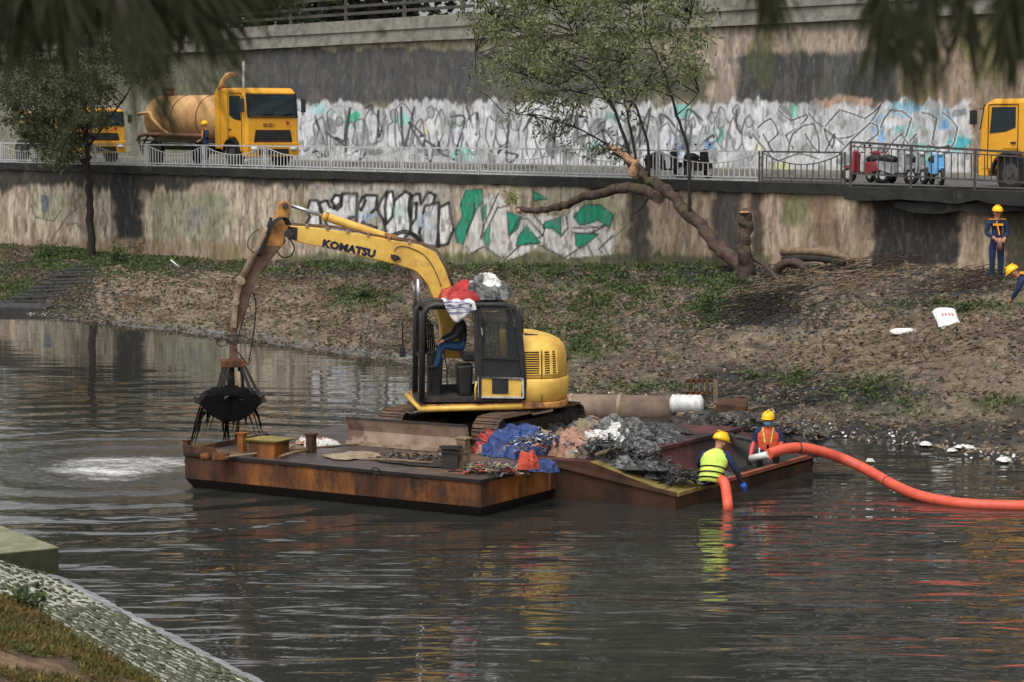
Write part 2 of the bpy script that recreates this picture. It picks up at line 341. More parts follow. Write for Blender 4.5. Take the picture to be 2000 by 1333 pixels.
def leaves(P, size, aspect=.4, droop=0.0, rng=None, flat=0.0, nrm=None):
    """one diamond leaf per point; returns V, F, tint"""
    rng = rng or np.random.RandomState(1); n = len(P)
    d = rng.normal(size=(n, 3)); d[:, 2] = d[:, 2] * (1 - flat) - droop; d /= np.linalg.norm(d, axis=1)[:, None]
    e = rng.normal(size=(n, 3)); e[:, 2] *= (1 - flat); e -= d * (e * d).sum(1)[:, None]; e /= np.linalg.norm(e, axis=1)[:, None]
    s = (size * rng.uniform(.6, 1.35, n))[:, None]; w = s * aspect
    nn = np.cross(d, e) * s * .12
    V = np.stack([P, P + d * s * .45 + e * w * .5 + nn, P + d * s, P + d * s * .45 - e * w * .5 + nn], 1).reshape(-1, 3)
    return V, np.arange(4 * n).reshape(n, 4), np.repeat(rng.uniform(0, 1, n), 4)
def cloud(name, P, size, matn, parent=None, label=None, kind='stuff', **kw):
    V, F, T = leaves(np.asarray(P), size, **kw)
    me = np_mesh(name, V, F, matn, tint=T)
    if parent is None:
        o = bpy.data.objects.new(name, me); col.objects.link(o)
    else: o = add_obj(name, me, parent)
    return tag(o, label, kind=kind)
def smooth_path(pts, k=6):
    pts = [Vector(p) for p in pts]
    if len(pts) < 3: return pts
    out = []
    for i in range(len(pts) - 1):
        p0 = pts[max(i - 1, 0)]; p1 = pts[i]; p2 = pts[i + 1]; p3 = pts[min(i + 2, len(pts) - 1)]
        for j in range(k):
            t = j / k; out.append(.5 * ((2 * p1) + (p2 - p0) * t + (2 * p0 - 5 * p1 + 4 * p2 - p3) * t * t + (3 * p1 - p0 - 3 * p2 + p3) * t ** 3))
    return out + [pts[-1]]
def taper(r0, r1, n, jit=0, seed=0):
    rg = random.Random(seed); return [(r0 + (r1 - r0) * i / max(1, n - 1)) * (1 + rg.uniform(-jit, jit)) for i in range(n)]

# ================================================================== THE SETTING
# ---------------- far bank: heights from where the wall foot and the waterline lie
_b = [wpt(x, y, 0) for x, y in ((-150, 470), (0, 478), (150, 488), (300, 503), (460, 512), (880, 518), (1200, 520), (1400, 520), (1650, 518), (1800, 522), (2000, 534), (2200, 545))]
BT = np.array([w_inv(p)[0] for p in _b]); BZ = np.array([p.z for p in _b])
_w = [w_inv(at_z(x, y, 0)) for x, y in ((-250, 575), (-40, 596), (20, 606), (100, 622), (300, 642), (500, 668), (700, 694), (800, 712), (1100, 768), (1300, 790), (1460, 812), (1600, 850), (1800, 880), (2000, 912), (2250, 965))]
WT = np.array([q[0] for q in _w]); WD = np.array([q[1] for q in _w])
def bank_w(t): return np.interp(t, WT, WD)
def bank_z(t, d):
    t = np.asarray(t, float); d = np.asarray(d, float)
    zb = np.interp(t, BT, BZ); r = d / bank_w(t)
    f = np.interp(r, [-.1, 0, .08, .2, .55, .9, 1.0, 1.12, 1.5], [1, 1, .985, .9, .5, .11, 0, -.25, -1.2])
    n = (fbm(t * .55, d * .55, 3) - .5) * .34 + (fbm(t * 1.9, d * 1.9, 5) - .5) * .16 + (fbm(t * 6, d * 6, 8, 3) - .5) * .07
    return zb * f + n * sst(0, .1, r) * (0.35 + .65 * (1 - sst(.75, 1, r)))
def bank_hit(px, py):
    d = ray(px, py); k0 = (6 - CAM_H) / d.z if d.z > 0 else 20
    k = 20.0
    while k < 140:
        p = CAMP + d * k; t, dd = w_inv(p)
        if p.z < bank_z(t, dd) or p.z < 0: return p
        k += .08
    return p
# painted-ground canvas, half resolution, in photo space
def mk_canvas(w, h, base): return np.ones((h, w, 3)) * np.array(base, float)
class Canvas:
    def __init__(s, w, h, base, k=1.0):
        s.w, s.h, s.k = w, h, k; s.a = mk_canvas(w, h, base); s.Y, s.X = np.mgrid[0:h, 0:w].astype(float); s.X /= k; s.Y /= k
    def _mix(s, m, c): s.a += (np.array(c, float) - s.a) * m[..., None]
    def blob(s, cx, cy, rx, ry, c, al=1, e=.35, sd=0, sc=.03):
        j0, j1 = [int(np.clip(v * s.k, 0, s.h)) for v in (cy - 2.2 * ry, cy + 2.2 * ry)]; i0, i1 = [int(np.clip(v * s.k, 0, s.w)) for v in (cx - 2.2 * rx, cx + 2.2 * rx)]
        X, Y = s.X[j0:j1, i0:i1], s.Y[j0:j1, i0:i1]; n = (fbm(X * sc, Y * sc * 1.3, 31 + sd) - .5) * 1.3
        r = np.sqrt(((X - cx) / rx) ** 2 + ((Y - cy) / ry) ** 2) + n
        s.a[j0:j1, i0:i1] += (np.array(c, float) - s.a[j0:j1, i0:i1]) * (al * (1 - sst(1 - e, 1 + e, r)))[..., None]
    def rect(s, x0, y0, x1, y1, c, al=1, e=8, sd=0, ragx=12, ragy=12):
        g = 2 * e + max(ragx, ragy) + 4; j0, j1 = [int(np.clip(v * s.k, 0, s.h)) for v in (y0 - g, y1 + g)]; i0, i1 = [int(np.clip(v * s.k, 0, s.w)) for v in (x0 - g, x1 + g)]
        X, Y = s.X[j0:j1, i0:i1], s.Y[j0:j1, i0:i1]
        nx = (fbm(Y * .05, X * .004, 51 + sd) - .5) * 2 * ragx; ny = (fbm(X * .06, Y * .01, 71 + sd) - .5) * 2 * ragy
        m = sst(x0 - e, x0 + e, X + nx) * (1 - sst(x1 - e, x1 + e, X + nx)) * sst(y0 - e, y0 + e, Y + ny) * (1 - sst(y1 - e, y1 + e, Y + ny))
        s.a[j0:j1, i0:i1] += (np.array(c, float) - s.a[j0:j1, i0:i1]) * (al * m)[..., None]
    def poly(s, P, c, al=1):
        P = np.array(P, float); x0, y0 = np.floor(P.min(0) * s.k).astype(int); x1, y1 = np.ceil(P.max(0) * s.k).astype(int) + 1
        x0, y0 = max(0, x0), max(0, y0); x1, y1 = min(s.w, x1), min(s.h, y1)
        if x1 <= x0 or y1 <= y0: return
        X, Y = s.X[y0:y1, x0:x1], s.Y[y0:y1, x0:x1]; ins = np.zeros(X.shape, bool)
        for i in range(len(P)):
            xa, ya = P[i]; xb, yb = P[(i + 1) % len(P)]
            if ya == yb: continue
            ins ^= ((ya > Y) != (yb > Y)) & (X < (xb - xa) * (Y - ya) / (yb - ya) + xa)
        s.a[y0:y1, x0:x1] += (np.array(c, float) - s.a[y0:y1, x0:x1]) * (ins * al)[..., None]
    def line(s, P, wd, c, al=1, closed=False):
        P = [np.array(p, float) for p in P]
        if closed: P = P + [P[0]]
        for a, b in zip(P[:-1], P[1:]):
            x0, y0 = np.floor((np.minimum(a, b) - wd - 1) * s.k).astype(int); x1, y1 = np.ceil((np.maximum(a, b) + wd + 1) * s.k).astype(int) + 1
            x0, y0 = max(0, x0), max(0, y0); x1, y1 = min(s.w, x1), min(s.h, y1)
            if x1 <= x0 or y1 <= y0: continue
            X, Y = s.X[y0:y1, x0:x1], s.Y[y0:y1, x0:x1]; d = b - a; L = max(1e-6, (d * d).sum())
            t = np.clip(((X - a[0]) * d[0] + (Y - a[1]) * d[1]) / L, 0, 1)
            q = np.hypot(X - a[0] - t * d[0], Y - a[1] - t * d[1]); m = al * (1 - sst(wd / 2 - .5, wd / 2 + .7, q))
            s.a[y0:y1, x0:x1] += (np.array(c, float) - s.a[y0:y1, x0:x1]) * m[..., None]
    def sample(s, V):
        px, py = proj(V); px = np.abs(px); px = np.where(px > 1999, 3998 - px, px); px = np.clip(px, 0, 1999) * s.k; py = np.clip(py * s.k, 0, s.h - 1.001)
        px = np.clip(px, 0, s.w - 1.001); ix, iy = px.astype(int), py.astype(int); fx, fy = (px - ix)[..., None], (py - iy)[..., None]
        c = (s.a[iy, ix] * (1 - fx) + s.a[iy, ix + 1] * fx) * (1 - fy) + (s.a[iy + 1, ix] * (1 - fx) + s.a[iy + 1, ix + 1] * fx) * fy
        return lin(c)
g = Canvas(1000, 667, (100, 84, 70), .5)
n_ = fbm(g.X * .02, g.Y * .05, 11, 5); g._mix(sst(.45, .62, n_) * .8, (136, 116, 96)); n_ = fbm(g.X * .012, g.Y * .03, 15, 5); g._mix(sst(.5, .66, n_) * .6, (58, 50, 44))
g.blob(420, 610, 260, 60, (140, 120, 100), .7, sd=1); g.blob(1750, 720, 260, 90, (126, 104, 86), .6, sd=2); g.blob(1560, 640, 160, 40, (134, 114, 94), .7, sd=3)
GREEN = [(100, 505, 80, 24), (265, 520, 90, 22), (700, 525, 230, 14), (1150, 560, 160, 60), (1120, 650, 90, 50), (1380, 600, 60, 45), (1280, 545, 120, 25), (700, 585, 60, 16), (30, 570, 50, 30), (1680, 760, 110, 24), (1570, 745, 90, 20), (1250, 760, 120, 12), (1740, 800, 90, 16), (1130, 690, 60, 24), (1420, 560, 70, 20), (1860, 600, 120, 12), (1470, 870, 40, 10), (1950, 790, 60, 14)]
for i, (a, b_, c_, d_) in enumerate(GREEN): g.blob(a, b_, c_, d_, (74, 78, 54), .55, .5, sd=10 + i)
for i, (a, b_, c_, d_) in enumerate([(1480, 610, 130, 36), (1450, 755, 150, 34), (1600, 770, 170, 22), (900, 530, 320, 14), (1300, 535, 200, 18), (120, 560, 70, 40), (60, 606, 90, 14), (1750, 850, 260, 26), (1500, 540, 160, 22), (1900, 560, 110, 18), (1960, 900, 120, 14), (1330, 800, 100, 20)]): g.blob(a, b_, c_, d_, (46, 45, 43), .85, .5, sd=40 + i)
g.a *= (0.8 + .4 * fbm(g.X * .09, g.Y * .2, 91, 4))[..., None] * np.array([.955, 1.0, 1.03])
def build_bank():
    tt = np.concatenate([np.arange(-90, -34, 1.0), np.arange(-34, 48, .12), np.arange(48, 110, 1.0)]); rr = np.concatenate([np.linspace(0, 1.05, 150), np.linspace(1.07, 1.6, 14)])
    T, Q = np.meshgrid(tt, rr, indexing='ij'); D = Q * bank_w(T); Z = bank_z(T, D)
    o = np.array([WA.x, WA.y, 0]); u = np.array(WU); n = np.array(WN)
    V = o + T[..., None] * u + D[..., None] * n + Z[..., None] * np.array([0, 0, 1]); a, b = T.shape
    I = np.arange(a * b).reshape(a, b); F = np.stack([I[:-1, :-1], I[:-1, 1:], I[1:, 1:], I[1:, :-1]], -1).reshape(-1, 4)
    V = V.reshape(-1, 3); P = g.sample(V)
    qx, qy = proj(V); toe = (qx < 830) & (V[:, 2] < .11) & (V[:, 2] > -.3); P[toe] = lin((118, 116, 114)) * (.7 + .6 * fbm(qx[toe] * .05, qy[toe] * .2, 71))[:, None]
    wet = 1 - .35 * (1 - sst(.0, .16, V[:, 2])); P = P * wet[:, None]
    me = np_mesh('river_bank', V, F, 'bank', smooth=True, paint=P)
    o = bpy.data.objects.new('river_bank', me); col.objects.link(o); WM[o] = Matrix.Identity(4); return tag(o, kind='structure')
bank = build_bank()

# scatter on the bank
def bank_points(n, seed, weight=None, rmin=0.02, rmax=1.0):
    rg = np.random.RandomState(seed); out = []
    while sum(len(a) for a in out) < n:
        t = rg.uniform(-30, 58, n * 2); d = rg.uniform(rmin, rmax, n * 2) * bank_w(t)
        z = bank_z(t, d); V = np.array([WA.x, WA.y, 0]) + t[:, None] * np.array(WU) + d[:, None] * np.array(WN); V[:, 2] = z
        px, py = proj(V); k = (px > -40) & (px < 2040) & (z > 0.0)
        k &= rg.uniform(0, 1, n * 2) < (V[:, 1] / 95) ** 2      # nearer parts carry less per pixel
        if weight is not None: k &= rg.uniform(0, 1, n * 2) < weight(px, py)
        out.append(V[k])
    return np.concatenate(out)[:n]
def w_green(px, py):
    w = np.zeros(px.shape) + .03
    for a, b_, c_, d_ in GREEN: w = np.maximum(w, np.exp(-(((px - a) / c_) ** 2 + ((py - b_) / d_) ** 2) * 1.2))
    return w * sst(.35, .6, fbm(px * .04, py * .08, 77))
def w_dry(px, py): return .25 + .75 * sst(.4, .6, fbm(px * .015, py * .04, 55)) - .2 * w_green(px, py)
def w_trash(px, py): return np.exp(-((py - np.interp(px, [0, 1100, 1460, 1600, 1800, 2000], [610, 765, 808, 842, 870, 902])) / 14.0) ** 2) * (.04 + (px > 1560) * .9)
def flat_cloud(name, P, s, m, seed, asp=.5, flat=.75, lift=.015):
    P = P.copy(); P[:, 2] += lift; return cloud(name, P, s, m, rng=np.random.RandomState(seed), aspect=asp, flat=flat)
flat_cloud('leaf_litter', bank_points(60000, 1, w_dry), .12, 'leaf_dry', 2, .55)
flat_cloud('ground_cover', bank_points(36000, 3, w_green), .12, 'leaf_ground', 4, .5, .35, .06)
tb = bank_points(240, 5, w_trash, .8, 1.0); flat_cloud('shoreline_litter', tb, .07, 'whitecloth', 6, .8, .6, .02)
def debris_chunks(name, P, s0, s1, m, seed):
    rg = np.random.RandomState(seed); n = len(P); base = np.array([[-1, -1, -1], [1, -1, -1], [1, 1, -1], [-1, 1, -1], [-.7, -.7, 1], [.7, -.7, 1], [.7, .7, 1], [-.7, .7, 1]], float)
    f = np.array([[0, 3, 2, 1], [4, 5, 6, 7], [0, 1, 5, 4], [1, 2, 6, 5], [2, 3, 7, 6], [3, 0, 4, 7]])
    s = rg.uniform(s0, s1, (n, 1, 3)) * np.array([1, 1, .5]); a = rg.uniform(0, 6.28, n); V = base[None] * s * .5 * rg.uniform(.75, 1.25, (n, 8, 3))
    tl = rg.uniform(-.3, .3, (n, 1, 2)); V[..., 2] += (V[..., :2] * tl).sum(-1)
    x = V[..., 0] * np.cos(a)[:, None] - V[..., 1] * np.sin(a)[:, None]; y = V[..., 0] * np.sin(a)[:, None] + V[..., 1] * np.cos(a)[:, None]
    V = np.stack([x, y, V[..., 2]], -1) + P[:, None, :]; F = (np.arange(n)[:, None, None] * 8 + f[None]).reshape(-1, 4)
    me = np_mesh(name, V.reshape(-1, 3), F, m); o = bpy.data.objects.new(name, me); col.objects.link(o); return tag(o, kind='stuff')
debris_chunks('soil_clods', bank_points(14000, 7, lambda x, y: (.2 + .5 * (x > 900)) * sst(.4, .6, fbm(x * .02, y * .06, 57)) + .08), .04, .13, 'stone', 8)
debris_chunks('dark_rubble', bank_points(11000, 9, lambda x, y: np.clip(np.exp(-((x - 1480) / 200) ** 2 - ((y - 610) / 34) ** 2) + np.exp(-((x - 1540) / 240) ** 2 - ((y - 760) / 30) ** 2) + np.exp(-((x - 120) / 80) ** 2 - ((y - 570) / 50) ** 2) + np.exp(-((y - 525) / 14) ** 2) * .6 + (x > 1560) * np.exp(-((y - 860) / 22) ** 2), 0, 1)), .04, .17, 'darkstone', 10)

# stone pitching on the left part of the slope: the stones that show largest are separate, the rest one piece
def stone_mesh(seed, m='stone'):
    rg = random.Random(seed); b = MB(); n = 6
    ring = lambda r, z: [Vector((r * math.cos(2 * math.pi * k / n + .3) * .5 * rg.uniform(.8, 1.2), r * math.sin(2 * math.pi * k / n + .3) * .5 * rg.uniform(.8, 1.2), z)) for k in range(n)]
    a, c, e = ring(1, -.4), ring(1.02, .1), ring(.72, .34); k = len(b.v)
    b.add(a + c + e, [tuple(range(n))[::-1], tuple(range(2 * n, 3 * n))] + [(i, (i + 1) % n, n + (i + 1) % n, n + i) for i in range(n)] + [(n + i, n + (i + 1) % n, 2 * n + (i + 1) % n, 2 * n + i) for i in range(n)])
    return b.mesh('stone', m)
SM = [stone_mesh(s) for s in range(6)]
rg = random.Random(21); sp = []
t = -24.0
while t < 5:
    wd = float(bank_w(t)); d = wd * .30
    while d < wd * .985:
        p = W(t + rg.uniform(-.06, .06), d, 0); p.z = float(bank_z(*w_inv(p))); x, y = proj(p)
        if 190 < x < 830 and fbm(x * .02, y * .05, 44) > .38: sp.append((p, x, y))
        d += rg.uniform(.26, .36)
    t += rg.uniform(.27, .36)
sp.sort(key=lambda q: q[0].y)
for i, (p, x, y) in enumerate(sp[:300]):
    o = bpy.data.objects.new('stone', SM[i % 6]); col.objects.link(o); o.parent = bank; o.location = p
    o.scale = (rg.uniform(.26, .38), rg.uniform(.2, .3), rg.uniform(.12, .2)); o.rotation_euler = (rg.uniform(-.2, .2), rg.uniform(-.2, .2), rg.uniform(0, 6.28))
if len(sp) > 300: debris_chunks('stone_pitching', np.array([tuple(p) for p, x, y in sp[300:]]), .2, .36, 'stone', 12).parent = bank

# ---------------- near bank, bottom left
G0 = at_z(118, 1126, 0); G1 = at_z(520, 1333, 0); GU = (G1 - G0).normalized(); GP = Vector((GU.y, -GU.x, 0));
if GP.x > 0: GP = -GP
def near_z(s, e): return np.interp(e, [-2, -.3, 0, .5, 2.6, 3.4, 7, 14, 30], [-1.2, -.12, .0, .16, 1.0, 1.25, 2.6, 4.2, 4.6]) + (fbm(np.asarray(s) * 1.2, np.asarray(e) * 1.2, 61) - .5) * .16 * sst(2.2, 3.2, e) + (fbm(np.asarray(s) * 9, np.asarray(e) * 9, 62) - .5) * .05
ss = np.concatenate([np.arange(-40, -8, 1.0), np.arange(-8, 14, .07), np.arange(14, 40, 1.0)]); ee = np.concatenate([np.arange(-2, 5, .07), np.arange(5, 30, .8)])
S_, E_ = np.meshgrid(ss, ee, indexing='ij'); V = np.array(G0) * [1, 1, 0] + S_[..., None] * np.array(GU) + E_[..., None] * np.array(GP); V[..., 2] = near_z(S_, E_)
a, b_ = S_.shape; I = np.arange(a * b_).reshape(a, b_); F = np.stack([I[:-1, :-1], I[:-1, 1:], I[1:, 1:], I[1:, :-1]], -1).reshape(-1, 4)
q = fbm(S_ * 1.4, E_ * 1.4, 63)[..., None]; C = lin((92, 76, 60)) * (1 - sst(.4, .6, q)) + lin((138, 112, 88)) * sst(.4, .6, q)
mort = sst(1.9, 1.2, E_)[..., None] if False else (1 - sst(2.3, 2.9, E_))[..., None]; mc = lin((196, 196, 178)) * (.55 + .7 * fbm(S_ * 3, E_ * 8, 64))[..., None]
C = C * (1 - mort) + mc * mort; toe = (sst(-.12, .0, E_) * (1 - sst(.24, .3, E_)))[..., None]; C = C * (1 - toe) + lin((160, 160, 164)) * (.7 + .5 * fbm(S_ * 2, E_ * 6, 68))[..., None] * toe
me = np_mesh('near_bank', V.reshape(-1, 3), F, 'bank', smooth=True, paint=C.reshape(-1, 3)); near = bpy.data.objects.new('near_bank', me); col.objects.link(near); tag(near, kind='structure')
M['stone_green'] = mat('mossy_pitching_stone', (70, 74, 50), (46, 50, 36), 4, .85, bump=.5, bscale=20, c3=(140, 138, 116), lo3=.55, hi3=.66)
SN = [stone_mesh(s + 40, 'stone_green') for s in range(5)]
npts = []
for i in range(64):
    for j in range(17):
        s = -5.5 + i * .25 + rg.uniform(-.02, .02) + (j % 2) * .12; e = .34 + j * .16 + rg.uniform(-.02, .02)
        p = G0 + GU * s + GP * e; p.z = float(near_z(s, e)) + .002; x, y = proj(p)
        if -20 < x < 620 and y < 1350: npts.append((p, y))
npts.sort(key=lambda q: -q[1])
for i, (p, y) in enumerate(npts[:300]):
    o = bpy.data.objects.new('stone', SN[i % 5]); col.objects.link(o); o.parent = near; o.location = p
    o.rotation_euler = (-.38 + rg.uniform(-.06, .06), rg.uniform(-.06, .06), math.atan2(GU.y, GU.x) + rg.uniform(-.12, .12)); o.scale = (rg.uniform(.24, .3), rg.uniform(.1, .14), rg.uniform(.03, .06))
if len(npts) > 300: debris_chunks('stone_paving', np.array([tuple(p - Vector((0, 0, .03))) for p, y in npts[300:]]), .1, .15, 'stone_green', 13).parent = near
rn = np.random.RandomState(5); n = 60000; s = rn.uniform(0, 12.5, n); e = rn.uniform(2.45, 5.5, n); k = fbm(s * 1.1, e * 1.1, 66) > .42; s, e = s[k], e[k]
P = np.array(G0) * [1, 1, 0] + s[:, None] * np.array(GU) + e[:, None] * np.array(GP); P[:, 2] = near_z(s, e)
cloud('dry_grass', P, .085, 'leaf_grass', rng=rn, aspect=.2, droop=-.9)
k = fbm(s * 3, e * 3, 67) > .6; cloud('grass_tufts', P[k], .08, 'leaf_ground', rng=rn, aspect=.22, droop=-.8)
def leafy_plant(p, rad, n, m, label, name='leafy_plant', cat='plant', size=.1, group=None, h=None):
    h = h or rad; rr = np.random.RandomState(int(abs(p.x * 97 + p.y * 31)) % 9999); root = thing(name, p, label, cat, group=group)
    b = MB(); tips = []
    for i in range(9):
        a = rr.uniform(0, 6.28); q = p + Vector((math.cos(a) * rad * rr.uniform(.2, .8), math.sin(a) * rad * rr.uniform(.2, .8), h * rr.uniform(.5, 1.2)))
        b.tube([p, (p + q) / 2 + Vector((0, 0, .1 * h)), q], [.012, .008, .004], 5); tips.append((p, q))
    b.build('stem', 'bark', root)
    c = rr.randint(0, 9, n); f = rr.uniform(.15, 1.1, n)[:, None]; A = np.array([tuple(x[0]) for x in tips])[c]; B = np.array([tuple(x[1]) for x in tips])[c]
    cloud('foliage', A + (B - A) * f + rr.normal(size=(n, 3)) * rad * .2, size, m, root, rng=rr, aspect=.45, kind=None); return root
pg = at_z(60, 1235, .75); pg = G0 + GU * ((pg - G0).dot(GU)) + GP * ((pg - G0).dot(GP)); pg.z = float(near_z((pg - G0).dot(GU), (pg - G0).dot(GP)))
leafy_plant(pg, .22, 260, 'leaf_ground', 'small green weed growing in the dry grass of the near bank', size=.09, h=.2)
pg = at_z(245, 1296, .6); leafy_plant(pg - Vector((0, 0, .05)), .1, 90, 'leaf_lime', 'tiny bright green weed between the paving stones of the near bank', size=.06, h=.1)
# concrete block at the water's edge
zt = .36; blk = MB(); top = [at_z(x, y, zt) for x, y in ((115, 1073), (-30, 1087), (-260, 1060), (-60, 1008))]
blk.hexa([Vector((p.x, p.y, -.4)) for p in top], top)
cb = blk.build('concrete_block', 'mossdark', bevel=.015)
tp = MB(); tp.hexa([p + Vector((0, 0, .003)) for p in top], [p + Vector((0, 0, .03)) for p in top]); cbt = tp.build('top_slab', 'mossconc', cb, bevel=.008)
tag(cb, 'mossy concrete block jutting into the water at the foot of the near bank', 'concrete block')

# ---------------- water
def water():
    m, nt, b = _nodes('river_water'); N, K = nt.nodes, nt.links
    b.inputs['Base Color'].default_value = (.028, .028, .025, 1); b.inputs['Roughness'].default_value = .02; b.inputs['IOR'].default_value = 1.36; b.inputs['Specular IOR Level'].default_value = .5
    ge = N.new('ShaderNodeNewGeometry'); P0 = ge.outputs['Position']
    def noise(sc, st, det=3, rot=0.0):
        mp = N.new('ShaderNodeMapping'); mp.inputs['Scale'].default_value = st; mp.inputs['Rotation'].default_value = (0, 0, rot); K.new(P0, mp.inputs[0])
        n = N.new('ShaderNodeTexNoise'); n.inputs['Scale'].default_value = sc; n.inputs['Detail'].default_value = det; n.inputs['Roughness'].default_value = .5; n.inputs['Distortion'].default_value = .6; K.new(mp.outputs[0], n.inputs['Vector']); return n.outputs['Fac']
    def op(o, a, b_=None, c=None):
        n = N.new('ShaderNodeMath'); n.operation = o
        for i, v in enumerate((a, b_, c)):
            if v is None: continue
            if isinstance(v, (int, float)): n.inputs[i].default_value = v
            else: K.new(v, n.inputs[i])
        return n.outputs[0]
    SP = at_z(240, 912, 0)      # where the dripping grab has stirred the water
    vs = N.new('ShaderNodeVectorMath'); vs.operation = 'DISTANCE'; K.new(P0, vs.inputs[0]); vs.inputs[1].default_value = (SP.x, SP.y, 0); r = vs.outputs['Value']
    wob = op('MULTIPLY', op('SUBTRACT', noise(.9, (1, 1, 1), 2), .5), .8); rw = op('ADD', r, wob)
    ring = op('MULTIPLY', op('SINE', op('MULTIPLY', rw, 5.0)), op('POWER', 2.718, op('MULTIPLY', r, -.3)))
    inner = op('MULTIPLY', noise(5.0, (1, 1, 1), 5), op('POWER', 2.718, op('MULTIPLY', op('MULTIPLY', r, r), -.16)))
    sep = N.new('ShaderNodeSeparateXYZ'); K.new(P0, sep.inputs[0])
    mr = N.new('ShaderNodeMapRange'); K.new(sep.outputs['Y'], mr.inputs['Value']); mr.inputs['From Min'].default_value = 60; mr.inputs['From Max'].default_value = 36; mr.inputs['To Min'].default_value = .12; mr.inputs['To Max'].default_value = 1
    mx = N.new('ShaderNodeMapRange'); K.new(sep.outputs['X'], mx.inputs['Value']); mx.inputs['From Min'].default_value = -4; mx.inputs['From Max'].default_value = 5; mx.inputs['To Min'].default_value = .45; mx.inputs['To Max'].default_value = .9
    h = op('MULTIPLY', noise(1.7, (.4, 1.3, 1), 1.5, .1), 1.0)
    h = op('ADD', h, op('MULTIPLY', noise(4.6, (.5, 1.3, 1), 1, -.15), .13)); h = op('ADD', h, op('MULTIPLY', noise(.7, (.6, 1.3, 1), 1), 1.3))
    pa = N.new('ShaderNodeMapRange'); K.new(noise(.16, (.6, 1.4, 1), 2), pa.inputs['Value']); pa.inputs['From Min'].default_value = .38; pa.inputs['From Max'].default_value = .62; pa.inputs['To Min'].default_value = .4; pa.inputs['To Max'].default_value = 1.15
    near_r = op('SUBTRACT', 1.0, op('MULTIPLY', op('POWER', 2.718, op('MULTIPLY', r, -.22)), .85))
    h = op('MULTIPLY', op('MULTIPLY', op('MULTIPLY', h, mr.outputs[0]), mx.outputs[0]), op('MULTIPLY', pa.outputs[0], near_r))
    h = op('ADD', op('MULTIPLY', h, .053), op('ADD', op('MULTIPLY', ring, .075), op('MULTIPLY', inner, .17)))
    bu = N.new('ShaderNodeBump'); bu.inputs['Strength'].default_value = 1; bu.inputs['Distance'].default_value = 1.0; K.new(h, bu.inputs['Height']); K.new(bu.outputs[0], b.inputs['Normal'])
    # froth where the water is churned
    fo = op('MULTIPLY', op('POWER', 2.718, op('MULTIPLY', op('MULTIPLY', rw, rw), -.2)), op('ADD', op('MULTIPLY', noise(9, (.7, 1.5, 1), 9), .6), op('MULTIPLY', noise(1.3, (.5, 1.2, 1), 4, .3), .5)))
    cr = N.new('ShaderNodeMapRange'); K.new(fo, cr.inputs['Value']); cr.inputs['From Min'].default_value = .36; cr.inputs['From Max'].default_value = .6
    cm = N.new('ShaderNodeMix'); cm.data_type = 'RGBA'; K.new(cr.outputs[0], cm.inputs[0]); cm.inputs[6].default_value = (.028, .028, .025, 1); cm.inputs[7].default_value = (.72, .72, .72, 1); K.new(cm.outputs[2], b.inputs['Base Color'])
    return m
M['water'] = water()
w = MB(); w.add([(-160, -20, 0), (160, -20, 0), (160, 160, 0), (-160, 160, 0)], [(0, 1, 2, 3)]); wo_ = w.build('river_water', 'water', loc=(0, 0, 0)); tag(wo_, kind='structure')
gd = MB(); gd.add([(-900, -300, -1.6), (900, -300, -1.6), (900, 1500, -1.6), (-900, 1500, -1.6)], [(0, 1, 2, 3)]); tag(gd.build('river_bed', 'sludge', loc=(0, 0, 0)), kind='structure')

# ---------------- lower wall canvas
lw = Canvas(2000, 560, (166, 152, 134))
n_ = fbm(lw.X * .09, lw.Y * .012, 101, 5); lw._mix(sst(.42, .62, n_) * .75, (128, 112, 98)); n_ = fbm(lw.X * .16, lw.Y * .018, 111, 4); lw._mix(sst(.55, .7, n_) * .6, (92, 84, 74))
lw._mix(sst(.56, .66, fbm(lw.X * .012, lw.Y * .02, 121, 4)) * .45, (112, 116, 88)); lw._mix(sst(1180, 1320, lw.X) * .35, (134, 110, 92))
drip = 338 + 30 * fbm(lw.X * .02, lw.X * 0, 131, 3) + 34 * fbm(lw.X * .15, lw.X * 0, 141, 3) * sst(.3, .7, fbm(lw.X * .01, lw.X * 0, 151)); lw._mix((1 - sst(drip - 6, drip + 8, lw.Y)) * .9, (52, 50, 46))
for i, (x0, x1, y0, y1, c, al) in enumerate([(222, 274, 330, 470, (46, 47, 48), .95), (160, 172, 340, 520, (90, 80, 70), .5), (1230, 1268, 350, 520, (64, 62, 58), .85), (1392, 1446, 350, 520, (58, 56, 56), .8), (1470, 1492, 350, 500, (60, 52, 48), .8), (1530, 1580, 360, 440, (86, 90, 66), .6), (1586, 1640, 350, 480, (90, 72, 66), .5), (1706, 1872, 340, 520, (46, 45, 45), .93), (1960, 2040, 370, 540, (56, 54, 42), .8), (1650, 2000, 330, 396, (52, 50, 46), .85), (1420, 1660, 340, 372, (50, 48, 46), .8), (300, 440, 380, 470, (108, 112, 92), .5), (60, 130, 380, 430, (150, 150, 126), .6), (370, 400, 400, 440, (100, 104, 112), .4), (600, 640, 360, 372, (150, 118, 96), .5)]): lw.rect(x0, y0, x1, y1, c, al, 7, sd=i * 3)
lw.rect(560, 496, 1500, 540, (74, 78, 54), .75, 6, sd=70); lw.rect(0, 468, 560, 540, (112, 94, 78), .5, 8, sd=74)
Z = lambda P: [(560 + x * .35, 340 + y * .35) for x, y in P]
def gl(P, fillc, oc=(30, 30, 34), wd=5.4, al=.93):
    q = Z(P); lw.poly(q, fillc, al); lw.line(q, wd, oc, .9, True)
GR = (190, 190, 190); GR2 = (172, 172, 174)
lw.rect(600, 362, 880, 470, (150, 148, 144), .6, 8, sd=80)
